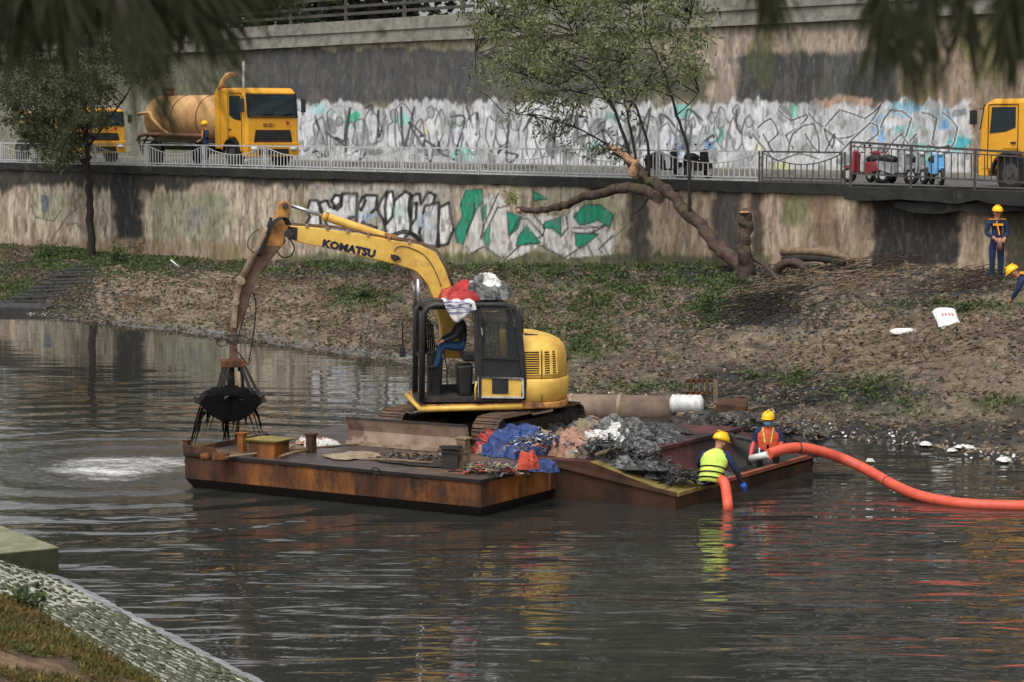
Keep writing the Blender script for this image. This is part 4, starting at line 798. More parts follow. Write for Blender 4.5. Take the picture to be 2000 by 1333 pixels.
# hanging foliage close to the camera
def sprig(root, px, py, Y, ln, ang, n, rr, b, V, F, T, wd=.0035, lmin=.07, lmax=.15):
    p = at_y(px, py, Y); q = p + Vector((math.sin(ang) * ln, rr.uniform(-.05, .05), -math.cos(ang) * ln)); b.tube([p, (p + q) / 2, q], [.003, .002, .001], 4)
    for k in range(n):
        f = rr.uniform(0, 1); s = p + (q - p) * f; a = ang + rr.normal() * .2; L = rr.uniform(lmin, lmax); e = s + Vector((math.sin(a) * L, rr.uniform(-.04, .04), -math.cos(a) * L)); sd = Vector((math.cos(a), 0, math.sin(a))) * wd
        m_ = (s + e) / 2; k0 = len(V) ; V.extend([tuple(s), tuple(m_ + sd), tuple(e), tuple(m_ - sd)]); F.append((k0, k0 + 1, k0 + 2, k0 + 3)); T.extend([rr.uniform()] * 4)
def hanging(label, specs, seed, top):
    rr = np.random.RandomState(seed); root = thing('overhanging_branch', top, label, 'foliage'); b = MB(); V, F, T = [], [], []
    for (px, py, Y, ln, ang, n, rep, sx, sy, wd) in specs:
        for _ in range(rep): sprig(root, px + rr.uniform(-sx, sx), py + rr.uniform(-sy, sy), Y + rr.uniform(-.4, .4), ln * rr.uniform(.6, 1.2), ang + rr.normal() * .12, n, rr, b, V, F, T, wd)
    for k in range(5): a = at_y(specs[0][0] + k * 20 - 60, -60, specs[0][2]); b.tube([a, top], [.006, .02], 6)
    tag(b.build('twigs', 'bark_dark', root), kind='stuff'); me = np_mesh('foliage', V, F, 'leaf_fore', tint=T); tag(add_obj('foliage', me, root), kind='stuff')
hanging('blurred dark foliage hanging into the upper left corner of the view', [(160, -115, 4.2, .085, .35, 20, 60, 210, 50, .0036), (40, -90, 4.0, .11, -.1, 18, 20, 80, 30, .0032), (330, -120, 4.4, .09, .7, 18, 34, 130, 30, .003), (450, -80, 4.5, .08, .9, 11, 12, 60, 20, .0026), (150, -40, 3.4, .15, .35, 9, 9, 110, 30, .0022), (300, -60, 3.6, .13, .5, 8, 7, 90, 30, .0022)], 3, Vector((-1.5, 4.0, 6.9)))
hanging('blurred dark fronds hanging down at the upper right corner of the view', [(1742, -100, 3.4, .1, -.02, 13, 5, 8, 10, .0034), (1812, -115, 3.3, .12, -.03, 13, 5, 7, 10, .0034), (1882, -110, 3.4, .11, -.03, 10, 3, 5, 10, .003), (1985, -105, 3.3, .11, -.05, 14, 8, 12, 12, .0034), (1500, -130, 3.6, .06, .0, 10, 5, 26, 10, .003)], 5, Vector((1.2, 4.2, 6.8)))

# ================================================================== PEOPLE
def rot2(x, y, a): return (x * math.cos(a) - y * math.sin(a), x * math.sin(a) + y * math.cos(a))
BONES = [('pelvis', 'waist', 'top'), ('waist', 'chest', 'top'), ('chest', 'neck', 'top'), ('neck', 'jaw', 'skin'), ('jaw', 'head', 'skin'), ('head', 'crown', 'skin')]
RAD = dict(pelvis=.145, waist=.125, chest=.15, neck=.06, jaw=.07, head=.095, crown=.075, sh=.078, el=.06, wr=.041, hp=.108, kn=.08, an=.06, to=.04, ha=.036)
def person(label, base, yaw, J, colors, helmet=True, scale=1.0, extras=None, cat='worker', noface=False):
    """J: joints in the figure's own frame (x right, y forward, z up), metres above base"""
    root = thing('person', base, label, cat, rz=yaw); me = bpy.data.meshes.new('body'); bm = bmesh.new(); sl_ = bm.verts.layers.skin.verify(); vs = {}
    def V(nm, p, r):
        v = bm.verts.new(Vector(p) * scale); v[sl_].radius = (r * scale, r * scale * (.72 if nm in ('chest', 'waist', 'pelvis') else 1)); vs[nm] = v; return v
    segs = []
    def E(a, b_, c): bm.edges.new((vs[a], vs[b_])); segs.append((a, b_, c))
    J = {k: Vector(v) for k, v in J.items()}
    order = ['pelvis', 'waist', 'chest', 'neck', 'jaw', 'head', 'crown']
    for k in order: V(k, J[k], RAD[k])
    for a, b_, c in BONES: E(a, b_, c)
    for s in 'LR':
        V('sh' + s, J['sh' + s], RAD['sh']); V('el' + s, J['el' + s], RAD['el']); V('wr' + s, J['wr' + s], RAD['wr']); E('chest', 'sh' + s, 'top'); E('sh' + s, 'el' + s, 'arm'); E('el' + s, 'wr' + s, 'fore')
        w_ = J['wr' + s]; d = (w_ - J['el' + s]).normalized(); side = d.cross(Vector((0, 0, 1)));
        if side.length < .2: side = Vector((1, 0, 0))
        side.normalize(); V('ha' + s, w_ + d * .07, RAD['ha']); E('wr' + s, 'ha' + s, 'hand')
        curl = (J.get('grip' + s, None) or side.cross(d)).normalized() if ('grip' + s) in J else side.cross(d).normalized()
        for q in range(4):
            o = side * (q - 1.5) * .021; L = (.05, .06, .056, .045)[q]; k1 = V(f'f{q}a{s}', w_ + d * .1 + o, .0115); k2 = V(f'f{q}b{s}', w_ + d * (.1 + L * .7) + o - curl * .02, .0105); k3 = V(f'f{q}c{s}', w_ + d * (.1 + L) + o - curl * .05, .009)
            E('ha' + s, f'f{q}a{s}', 'hand'); E(f'f{q}a{s}', f'f{q}b{s}', 'hand'); E(f'f{q}b{s}', f'f{q}c{s}', 'hand')
        V('t1' + s, w_ + d * .05 + side * .045, .013); V('t2' + s, w_ + d * .085 + side * .058 - curl * .02, .011); E('ha' + s, 't1' + s, 'hand'); E('t1' + s, 't2' + s, 'hand')
        V('hp' + s, J['hp' + s], RAD['hp']); V('kn' + s, J['kn' + s], RAD['kn']); V('an' + s, J['an' + s], RAD['an']); V('to' + s, J['to' + s], RAD['to'])
        E('pelvis', 'hp' + s, 'leg'); E('hp' + s, 'kn' + s, 'leg'); E('kn' + s, 'an' + s, 'shin'); E('an' + s, 'to' + s, 'boot')
    bm.verts.index_update(); vs['pelvis'][sl_].use_root = True
    bm.to_mesh(me); bm.free(); o = bpy.data.objects.new('body', me); col.objects.link(o)
    md = o.modifiers.new('skin', 'SKIN'); md.use_smooth_shade = True; md.branch_smoothing = .3; sd = o.modifiers.new('sub', 'SUBSURF'); sd.levels = 1; sd.render_levels = 1
    dg = bpy.context.evaluated_depsgraph_get(); me2 = bpy.data.meshes.new_from_object(o.evaluated_get(dg)); bpy.data.objects.remove(o)
    me2.name = 'body'; me2.materials.clear(); names = ['top', 'skin', 'arm', 'fore', 'hand', 'leg', 'shin', 'boot']
    for nm in names: me2.materials.append(M[colors.get(nm, colors['top'])])
    H0 = {}; JJ = {k: np.array(tuple(J[k] * scale)) for k in J if k in order or k[:-1] in ('sh', 'el', 'wr', 'hp', 'kn', 'an', 'to')}
    for s in 'LR': d = (J['wr' + s] - J['el' + s]).normalized(); JJ['ha' + s] = np.array(tuple((J['wr' + s] + d * .16) * scale))
    S = [(JJ[a], JJ[b_], c) for a, b_, c in segs if a in JJ and b_ in JJ]
    rr_ = {'top': 1.0, 'skin': 1.0, 'arm': .6, 'fore': .5, 'hand': .5, 'leg': .8, 'shin': .7, 'boot': .7}
    for p in me2.polygons:
        c = np.array(tuple(p.center)); best = None
        for a, b_, nm in S:
            t = np.clip(np.dot(c - a, b_ - a) / max(1e-6, np.dot(b_ - a, b_ - a)), 0, 1); q = np.linalg.norm(c - a - t * (b_ - a)) / rr_[nm]
            if best is None or q < best[0]: best = (q, nm)
        p.material_index = names.index(best[1]); p.use_smooth = True
    body = bpy.data.objects.new('body', me2); col.objects.link(body); body.parent = root
    hd = J['head'] * scale; up = (J['crown'] - J['jaw']).normalized(); fw = J.get('face', Vector((0, 1, 0))); fw = (fw - up * fw.dot(up)).normalized(); rt = fw.cross(up); mx = Matrix((rt, fw, up)).transposed()
    rl = WM[root]
    def loc(b_, nm, m, bev=0): me_ = b_.mesh(nm, m); o_ = bpy.data.objects.new(nm, me_); col.objects.link(o_); o_.parent = root; return o_
    if helmet:
        b_ = MB(); c = hd + up * .055 * scale; s_ = scale; b_.ball(c, (.125 * s_, .15 * s_, .125 * s_), 18, 12, mx, zmin=-.12)
        b_.ball(c - up * .012 * s_ + fw * .05 * s_, (.125 * s_, .155 * s_, .012 * s_), 18, 6, mx); b_.bar(c + up * .124 * s_ - fw * .1 * s_, c + up * .124 * s_ + fw * .1 * s_, .03 * s_, .02 * s_); loc(b_, 'helmet', helmet if isinstance(helmet, str) else 'helmet')
    if not noface:
        b_ = MB(); b_.ball(hd + fw * .098 * scale - up * .005, (.014, .02, .022), 8, 6, mx); loc(b_, 'nose', 'skin')
        for q in (-1, 1): b_ = MB(); b_.ball(hd + fw * .088 * scale + rt * q * .032 + up * .018, (.012, .009, .007), 8, 6, mx); loc(b_, 'eye', 'blk'); b_ = MB(); b_.ball(hd + rt * q * .092 * scale - up * .01, (.012, .022, .032), 8, 6, mx); loc(b_, 'ear', 'skin')
    if extras: extras(loc, J, scale, mx, hd, fw, up, rt)
    return root
def shell(loc, nm, m, J, scale, rings, n=20):
    """a garment round the torso: rings of (fraction along pelvis-neck, half width, half depth)"""
    b = MB(); b.smooth = True; A = J['pelvis'] * scale; B = J['neck'] * scale; C_ = J['chest'] * scale
    rt = (J['shR'] - J['shL']).normalized(); k0 = []
    for f, w_, dp in rings:
        p = A + (C_ - A) * min(1, f / .7) if f < .7 else C_ + (B - C_) * (f - .7) / .3; ax = (B - A).normalized(); fr_ = ax.cross(rt).normalized()
        k0.append([p + rt * w_ * scale * math.cos(2 * math.pi * k / n) + fr_ * dp * scale * math.sin(2 * math.pi * k / n) for k in range(n)])
    b.loft(k0, False, False)
    o = loc(b, nm, m); md = o.modifiers.new('t', 'SOLIDIFY'); md.thickness = .014; return o
STAND = dict(pelvis=(0, 0, .92), waist=(0, 0, 1.05), chest=(0, 0, 1.28), neck=(0, .01, 1.44), jaw=(0, .03, 1.5), head=(0, .035, 1.57), crown=(0, .03, 1.65), shL=(-.19, 0, 1.37), shR=(.19, 0, 1.37), elL=(-.25, .02, 1.1), elR=(.25, .02, 1.1), wrL=(-.14, .2, 1.0), wrR=(.14, .2, 1.02), hpL=(-.09, 0, .88), hpR=(.09, 0, .88), knL=(-.1, .03, .48), knR=(.1, .03, .48), anL=(-.1, -.01, .08), anR=(.1, -.01, .08), toL=(-.11, .13, .04), toR=(.11, .13, .04))
def ex_uniform(loc, J, s, mx, hd, fw, up, rt):
    C_ = J['chest'] * s; a = (J['shL'] + Vector((0, .0, .055))) * s; c = (J['shR'] + Vector((0, .0, .055))) * s
    b = MB(); b.bar(a, (J['neck'] + Vector((-.06, .02, -.02))) * s, .09, .02); b.bar((J['neck'] + Vector((.06, .02, -.02))) * s, c, .09, .02); loc(b, 'shoulder_stripe', 'orangestrip')
    b = MB(); b.bar(C_ + Vector((-.12, .118, .02)), C_ + Vector((.12, .118, .02)), .02, .05); loc(b, 'chest_stripe', 'orangestrip')
    b = MB(); b.bar(C_ + Vector((.04, .125, .1)), C_ + Vector((-.03, .15, -.22)), .03, .03); loc(b, 'strap', 'orangestrip')
# worker standing at the right
pb = bank_pt(1945, 549); yw = math.atan2(-(pb.y), -(pb.x)) - math.pi / 2
def ex_rope(loc, J, s, mx, hd, fw, up, rt):
    ex_uniform(loc, J, s, mx, hd, fw, up, rt); b = MB()
    for k in range(7): q = rg.uniform(-.04, .04); b.tube([Vector((q, .22, 1.02)), Vector((q * 1.4, .24, .88)), Vector((q * 1.8, .22, .74))], .014, 6)
    loc(b, 'rope_bundle', 'pinkcloth')
person('standing worker in navy uniform and yellow helmet holding a rope bundle before the dark wall', pb, yw + .25, STAND, dict(top='navy', arm='navy', fore='navy', hand='skin', skin='skin', leg='navy', shin='teal', boot='darkcloth'), extras=ex_rope, scale=1.02)
# worker bending over at the right edge
pb = bank_pt(2034, 645); BEND = dict(STAND, waist=(0, .14, .98), chest=(0, .36, 1.06), neck=(0, .5, 1.12), jaw=(0, .55, 1.16), head=(0, .6, 1.2), crown=(0, .63, 1.28), shL=(-.18, .42, 1.1), shR=(.18, .42, 1.1), elL=(-.22, .5, .86), elR=(.22, .5, .86), wrL=(-.12, .62, .66), wrR=(.12, .62, .66), knL=(-.12, .1, .48), knR=(.12, .1, .48), face=(0, 1, -.4))
def ex_bend(loc, J, s, mx, hd, fw, up, rt):
    b = MB(); b.bar(Vector((-.2, .43, 1.2)) * s, Vector((.2, .43, 1.2)) * s, .1, .03); loc(b, 'shoulder_stripe', 'orangestrip')
person('worker in navy uniform and yellow helmet bending over at the right edge of the bank', pb, R(78), BEND, dict(top='navy', hand='skin', skin='skin', leg='navy', shin='navy', boot='whitecloth'), extras=ex_bend, scale=1.0)

# ================================================================== TRUCKS
def truck_frame(t, d, sgn):
    """frame of a truck: a forward from the front bumper (negative = rearward), s across (0 at river side, + away), z above road"""
    def f(a, s, z): return W(t + sgn * a, d - s, ROAD_Z + z)
    return f
def wheel(b_fn, root, a, s0, s1, r=.48, mt='rubber'):
    f = b_fn; c0, c1 = f(a, s0, r), f(a, s1, r); o = thing2 = None
    b = MB(); ax = (c1 - c0).normalized(); mid = (c0 + c1) / 2; wd = (c1 - c0).length
    b.tube([mid - ax * wd / 2, mid - ax * wd * .42, mid + ax * wd * .42, mid + ax * wd / 2], [r * .86, r, r, r * .86], 24); ty = b.build('tyre', mt, root)
    b = MB(); b.tube([mid - ax * (wd / 2 + .004), mid - ax * (wd / 2 - .05)], [r * .55, r * .4], 18); b.disc(mid - ax * (wd / 2 + .02), ax, .09, .06, 12); b.build('hub', 'rail_dark', ty)
def letters(txt, o3, xdir, zdir, h, m, parent, name='lettering', extrude=.004):
    cu = bpy.data.curves.new('lettering', 'FONT'); cu.body = txt; cu.size = h / .72; cu.extrude = extrude; cu.resolution_u = 2; cu.offset = h * .035; cu.align_x = 'LEFT'
    ob = bpy.data.objects.new('lettering', cu); col.objects.link(ob); dg = bpy.context.evaluated_depsgraph_get(); me = bpy.data.meshes.new_from_object(ob.evaluated_get(dg)); bpy.data.objects.remove(ob)
    X = Vector(xdir).normalized(); Zd = Vector(zdir); Zd = (Zd - X * Zd.dot(X)).normalized(); Y = Zd.cross(X); mxx = Matrix((X, Zd, X.cross(Zd))).transposed().to_4x4(); mxx.translation = Vector(o3)
    me.transform(mxx); me.materials.clear(); me.materials.append(M[m]); return add_obj(name, me, parent)
def box_truck_cab(f, root, w=2.3, h=2.85, ln=1.9, bump=.35, text=None):
    # side profile, a = distance behind the front
    F0 = f; f = lambda a, s, z: F0(a, s, z if z <= 1 else 1 + (z - 1) * (h0 - 1) / 1.95)
    h0 = h; h = 2.95
    prof = [(0, .95), (0, 1.8), (.12, 2.68), (.22, h - .12), (.42, h), (ln, h), (ln, .62), (1.55, .62), (1.45, .92), (1.2, 1.1), (.85, 1.1), (.6, .92), (.5, .55), (.02, .5)]
    b = MB(); b.hexa([f(-a, 0, z) for a, z in prof], [f(-a, w, z) for a, z in prof]); cabo = b.build('cab', 'truck', root, .1)
    # windscreen
    b = MB(); a0 = lambda z: max(0, z - 1.8) * .136
    q = lambda s, z, o=.012: f(-(a0(z)) + o, s, z)
    b.hexa([q(.12, 1.9, -.01), q(w - .12, 1.9, -.01), q(w - .16, 2.7, -.02), q(.16, 2.7, -.02)], [q(.12, 1.9), q(w - .12, 1.9), q(w - .16, 2.7, .012), q(.16, 2.7, .012)]); ws = b.build('windscreen', 'screen', root)
    b = MB(); b.hexa([q(1.1, 2.54, .016), q(w - .24, 2.54, .016), q(w - .26, 2.66, .016), q(1.1, 2.66, .016)], [q(1.1, 2.54, .02), q(w - .24, 2.54, .02), q(w - .26, 2.66, .02), q(1.1, 2.66, .02)]); b.build('sun_strip', 'teal', ws)
    b = MB()
    for s in (.7, 1.5): b.bar(q(s, 1.92, .03), q(s + .5, 2.0, .03), .02, .015)
    b.build('wiper', 'blk', root)
    b = MB()
    for s in (.1, w - .1): b.bar(q(s, 1.86, .02), q(s, 2.74, .014), .09, .03)
    b.bar(q(.1, 1.87, .02), q(w - .1, 1.87, .02), .06, .03); b.bar(q(.1, 2.73, .014), q(w - .1, 2.73, .014), .04, .03); b.build('windscreen_seal', 'trim', root)
    # grille, bumper, lamps
    b = MB(); b.hexa([f(.005, .32, .96), f(.005, w - .32, .96), f(.005, w - .4, 1.4), f(.005, .4, 1.4)], [f(.03, .32, .96), f(.03, w - .32, .96), f(.03, w - .4, 1.4), f(.03, .4, 1.4)]); gr = b.build('grille', 'trim', root)
    for z in (1.02, 1.12, 1.22, 1.32): b = MB(); b.bar(f(.04, .42, z), f(.04, w - .42, z), .02, .025); b.build('grille_bar', 'rail_dark', gr)
    b = MB(); b.hexa([f(.0, .01, .42), f(.0, w - .01, .42), f(-.3, w - .01, .42), f(-.3, .01, .42)], [f(.06, .01, .92), f(.06, w - .01, .92), f(-.3, w - .01, .92), f(-.3, .01, .92)]); b.build('bumper', 'truck', root, .02)
    b = MB(); b.box(f(.062, w / 2, .6), (.01, .01, .01)); b.hexa([f(.062, .5, .5), f(.062, w - .5, .5), f(.066, w - .5, .7), f(.066, .5, .7)], [f(.075, .5, .5), f(.075, w - .5, .5), f(.078, w - .5, .7), f(.078, .5, .7)]); b.build('bumper_vent', 'trim', root)
    for s in (.3, w - .3): b = MB(); b.ball(f(.05, s, .72), (.16, .1, .1)); b.build('headlight', 'headlamp', root)
    # side window and door lines on both sides
    for s, o in ((0, -.012), (w, .012)):
        q2 = lambda a, z, k=1: f(-a, s + o * k, z)
        b = MB(); P = [(.36, 1.74), (.42, 2.66), (1.18, 2.66), (1.18, 1.95), (.85, 1.8)]; b.hexa([q2(a, z, -.5) for a, z in P], [q2(a, z) for a, z in P]); b.build('side_window', 'screen', root)
        b = MB()
        for (a1, z1), (a2, z2) in (((.3, .6), (.32, 2.75)), ((.32, 2.75), (1.26, 2.75)), ((1.26, 2.75), (1.26, 1.0))): b.bar(q2(a1, z1), q2(a2, z2), .014, .014)
        dl = b.build('door_seal', 'blk', root); b = MB(); b.bar(q2(1.05, 1.42, 2), q2(1.2, 1.42, 2), .03, .04); b.build('door_handle', 'trim', root)
        b = MB(); b.tube([q2(.15, 2.6), q2(0, 2.6, 16), q2(0, 1.95, 16)], .015, 6); b.bar(q2(-.02, 2.55, 16), q2(-.02, 2.05, 16), .05, .18); b.build('mirror', 'trim', root)
    b = MB(); b.disc(f(.012, w - .5, 1.66), f(1, 0, 0) - f(0, 0, 0), .07, .02, 14); b.build('badge', 'letterred', root)
    if text: letters(text, f(.02, .72, 1.52), WN * -1 if False else (f(0, 1, 0) - f(0, 0, 0)), (0, 0, 1), .13, 'lettergrey', root)
    b = MB()
    for k in range(10): a1, a2 = [math.pi * (v / 10) for v in (k, k + 1)]; b.bar(f(-1.03 + .56 * math.cos(a1), -.02, .5 + .56 * math.sin(a1)), f(-1.03 + .56 * math.cos(a2), -.02, .5 + .56 * math.sin(a2)), .09, .07)
    b.build('wheel_arch', 'trim', root)
    for s0, s1 in ((.02, .3), (w - .3, w - .02)): wheel(f, root, -1.03, s0, s1)
# t of the front corner from the picture
def solve_t(px, d): return w_inv(wpt(px, 250, d))[0]
tf = solve_t(481, -1.5); f = truck_frame(tf, -1.5, 1)
T1 = thing('vacuum_truck', f(-3, 1.15, 0), 'complete yellow vacuum tanker truck with a faded orange tank, facing right behind the railing', 'truck')
box_truck_cab(f, T1, h=2.95, text='ISUZU')
b = MB(); b.hexa([f(-2.0, .7, .62), f(-2.0, 1.6, .62), f(-8.7, 1.6, .62), f(-8.7, .7, .62)], [f(-2.0, .7, .86), f(-2.0, 1.6, .86), f(-8.7, 1.6, .86), f(-8.7, .7, .86)]); b.build('chassis', 'trim', T1)
b = MB(); b.smooth = True; rT = .92; cT = lambda a: f(a, 1.15, 1.82)
b.tube([cT(-2.35), cT(-2.37), cT(-2.45), cT(-4.0), cT(-7.95), cT(-8.15), cT(-8.28), cT(-8.32)], [.5, .72, rT, rT, rT, rT * .85, rT * .55, .1], 36); tk = b.build('tank', ['tank'], T1)
for a in (-2.52, -4.0, -5.9, -7.9): b = MB(); b.tube([cT(a - .03), cT(a + .03)], [rT + .02] * 2, 36); b.build('tank_ring', 'tank' if a > -3 or a < -7 else 'tankdirty', tk)
b = MB(); b.hexa([f(-2.35, -.03, .95), f(-8.2, -.03, .95), f(-8.2, .5, .95), f(-2.35, .5, .95)], [f(-2.35, -.03, 1.02), f(-8.2, -.03, 1.02), f(-8.2, .5, 1.02), f(-2.35, .5, 1.02)]); b.build('running_board', 'rail_dark', T1)
b = MB(); b.tube(smooth_path([f(-8.2, .1, 1.06), f(-7.6, -.05, 1.2), f(-6, -.06, 1.22), f(-3.6, -.06, 1.18), f(-2.6, -.05, 1.2)], 4), .075, 8); b.build('suction_hose', 'tankdirty', T1)
b = MB(); b.tube(smooth_path([f(-8.3, .15, 2.02), f(-7.2, .05, 2.05), f(-6.9, .02, 1.8), f(-6.0, .0, 1.35), f(-5.6, -.02, 1.25)], 4), .07, 8); b.build('drain_pipe', 'tank', T1)
b = MB(); b.tube(smooth_path([f(-2.55, .35, 1.2), f(-2.55, .3, 2.6), f(-2.4, .4, 3.1), f(-2.1, .5, 3.45), f(-1.75, .6, 3.48)], 5), .085, 10); b.build('vent_pipe', 'tank', T1)
for a, r_ in ((-3.4, .2), (-7.3, .2)): b = MB(); b.tube([f(a, 1.0, 2.7), f(a, 1.0, 3.0)], [r_, r_], 14); b.disc(f(a, 1.0, 3.02), (0, 0, 1), r_ + .05, .05); b.build('hatch', 'tankdirty', T1)
b = MB(); b.box(f(-2.15, 1.15, 1.8), (.1, .1, .1)); b.hexa([f(-1.98, .05, .7), f(-1.98, 2.2, .7), f(-2.3, 2.2, .7), f(-2.3, .05, .7)], [f(-1.98, .05, 2.85), f(-1.98, 2.2, 2.85), f(-2.3, 2.2, 2.85), f(-2.3, .05, 2.85)]); b.build('bulkhead', 'truck', T1, .02)
for a in (-6.9,):
    for s0, s1 in ((.0, .28), (2.0, 2.28)): wheel(f, T1, a, s0, s1)
b = MB(); b.tube([f(-7.9, -.05, .95)] + [f(-6.9 + .75 * math.cos(math.pi - math.pi * k / 8), -.05, .45 + .75 * math.sin(math.pi * k / 8)) for k in range(9)], .04, 6); b.build('mudguard', 'trim', T1)
b = MB(); b.hexa([f(-2.5, .0, .5), f(-3.6, .0, .5), f(-3.6, .5, .5), f(-2.5, .5, .5)], [f(-2.5, .0, .85), f(-3.6, .0, .85), f(-3.6, .5, .85), f(-2.5, .5, .85)]); b.build('toolbox', 'trim', T1, .02)
# second truck behind at the left
f2 = truck_frame(solve_t(196, -1.9), -1.9, 1)
tf2 = solve_t(150, -2.1); f2 = truck_frame(tf2, -2.1, 1)
T2 = thing('tanker_truck', f2(-3, 1.15, 0), 'yellow tanker truck mostly hidden by the slender tree at the far left', 'truck')
box_truck_cab(f2, T2, h=2.3)
b = MB(); b.smooth = True; c2 = lambda a: f2(a, 1.15, 1.6); b.tube([c2(-2.3), c2(-2.4), c2(-4), c2(-6.0), c2(-6.2), c2(-6.3)], [.5, .8, .8, .8, .6, .1], 30); b.build('tank', 'tank', T2)
b = MB(); b.hexa([f2(-2.0, .7, .62), f2(-2.0, 1.6, .62), f2(-6.6, 1.6, .62), f2(-6.6, .7, .62)], [f2(-2.0, .7, .86), f2(-2.0, 1.6, .86), f2(-6.6, 1.6, .86), f2(-6.6, .7, .86)]); b.build('chassis', 'trim', T2)
b = MB(); b.tube([f2(-2.6, .3, 2.2), f2(-4, .3, 2.36), f2(-6.3, .3, 2.36)], .05, 8); b.build('boom_pipe', 'rail', T2)
for s0, s1 in ((.0, .28), (2.0, 2.28)): wheel(f2, T2, -5.3, s0, s1)
# third truck at the right edge, facing left
t3 = solve_t(1912, -1.6); f3_ = truck_frame(t3, -1.6, -1); f3 = lambda a, s, z: f3_(a, s, z * .93 - .12)
T3 = thing('yellow_lorry', W(t3 + 2, -2.6, ROAD_Z), 'yellow lorry cab cut off by the right edge of the view behind the ramp railing', 'truck')
box_truck_cab(f3, T3, w=2.0, h=2.5)
b = MB(); b.hexa([f3(-1.98, .1, .8), f3(-1.98, 1.9, .8), f3(-6, 1.9, .8), f3(-6, .1, .8)], [f3(-1.98, .1, 2.5), f3(-1.98, 1.9, 2.5), f3(-6, 1.9, 2.5), f3(-6, .1, 2.5)]); b.build('cargo_box', 'truck', T3, .02)
for s0, s1 in ((.0, .25), (1.75, 2.0)): wheel(f3, T3, -5.0, s0, s1)
# person beside the tanker
tp = solve_t(402, -1.0); pb = W(tp, -1.0, ROAD_Z)
person('man in dark blue uniform and yellow helmet standing beside the tanker behind the railing', pb, math.atan2(WN.y, WN.x) - math.pi / 2 - .4, dict(STAND, elL=(-.33, .02, 1.14), wrL=(-.3, .2, 1.05)), dict(top='navy', hand='skin', skin='skin', leg='navy', shin='navy', boot='darkcloth'), extras=ex_uniform, scale=1.0)

# ================================================================== SCOOTERS
def scooter(px, d, yaw, m, label, group='scooters parked behind the railing'):
    p = wpt(px, 300, d); p.z = ROAD_Z; root = thing('motor_scooter', p, label, 'scooter', rz=yaw, group=group); root.scale = (.82, .82, .82)
    def bl(b, nm, m_, par=root, bev=0): me = b.mesh(nm, m_); o = bpy.data.objects.new(nm, me); col.objects.link(o); o.parent = par; return o
    for x in (-.6, .62):
        b = MB(); b.tube([(x, -.06, .27), (x, -.04, .27), (x, .04, .27), (x, .06, .27)], [.22, .27, .27, .22], 18); w_ = bl(b, 'wheel', 'rubber'); b = MB(); b.disc((x, 0, .27), (0, 1, 0), .14, .13, 14); bl(b, 'hub', 'rail', w_)
    b = MB(); b.hexa([(-.75, -.14, .45), (-.75, .14, .45), (-.05, .12, .3), (-.05, -.12, .3)], [(-.85, -.11, .74), (-.85, .11, .74), (-.1, .13, .68), (-.1, -.13, .68)]); bl(b, 'body', m)
    b = MB(); b.hexa([(-.05, -.13, .3), (-.05, .13, .3), (.36, .13, .3), (.36, -.13, .3)], [(-.05, -.13, .36), (-.05, .13, .36), (.36, .13, .36), (.36, -.13, .36)]); bl(b, 'footboard', 'trim')
    b = MB(); b.hexa([(.33, -.2, .36), (.33, .2, .36), (.42, .2, .36), (.42, -.2, .36)], [(.28, -.15, .95), (.28, .15, .95), (.42, .1, .98), (.42, -.1, .98)]); b.hexa([(.42, -.08, .45), (.42, .08, .45), (.75, .08, .5), (.75, -.08, .5)], [(.42, -.08, .6), (.42, .08, .6), (.78, .06, .56), (.78, -.06, .56)]); bl(b, 'leg_shield', m)
    b = MB(); b.tube([(-.8, 0, .78), (-.4, 0, .8), (-.1, 0, .76)], [.1, .14, .1], 10); bl(b, 'seat', 'trim')
    b = MB(); b.tube([(.22, -.33, 1.0), (.33, 0, .98), (.22, .33, 1.0)], .02, 6); b.ball((.38, 0, .98), (.1, .12, .09)); bl(b, 'handlebar', m)
    b = MB(); b.ball((.46, 0, .98), (.03, .07, .05)); bl(b, 'headlight', 'headlamp')
    for s in (-1, 1): b = MB(); b.tube([(.26, s * .22, 1.0), (.24, s * .3, 1.2)], .008, 5); b.ball((.24, s * .3, 1.22), (.012, .06, .04)); bl(b, 'mirror', 'trim')
    return root
for px, d, yw, m, lab in ((1300, -1.4, .5, 'trim', 'black scooter behind the railing just left of the thin upright shoot'), (1365, -1.6, .9, 'trim', 'dark scooter behind the railing just right of the thin upright shoot'), (1690, -2.2, 2.4, 'scooter_red', 'dark red scooter leftmost behind the ramp railing'), (1722, -2.6, 2.0, 'scooter_red', 'pinkish red scooter second from the left behind the ramp railing'), (1754, -2.2, -.9, 'scooter_grey', 'silver scooter in the middle of the row behind the ramp railing'), (1790, -2.4, -1.3, 'scooter_grey', 'grey scooter just left of the sky blue scooter'), (1830, -2.0, -1.5, 'scooter_blue', 'sky blue scooter facing the river behind the ramp railing')):
    scooter(px, d, yw, m, lab)

# ================================================================== PONTOON
NL = at_z(362, 953, 0); NR = at_z(940, 1012, 0); NL.z = NR.z = 0
UB = (NR - NL).normalized(); VB = Vector((-UB.y, UB.x, 0)); LB = (NR - NL).length; DZ = .56; WB_ = 6.2
def B(u, v, z): return NL + UB * u + VB * v + Vector((0, 0, z))
def deck(px, py, z=DZ): return at_z(px, py, z)
P1 = thing('work_pontoon', B(LB / 2, WB_ / 2, 0), 'rusty flat steel pontoon floating on the river and carrying the yellow excavator', 'pontoon')
b = MB(); b.add([B(0, 0, DZ), B(LB, 0, DZ), B(LB, WB_, DZ), B(0, WB_, DZ), B(0, 0, .16), B(LB, 0, .16), B(LB, WB_, .16), B(0, WB_, .16)], [(0, 1, 2, 3), (0, 4, 5, 1), (1, 5, 6, 2), (2, 6, 7, 3), (3, 7, 4, 0)]); b.build('hull', 'rust', P1)
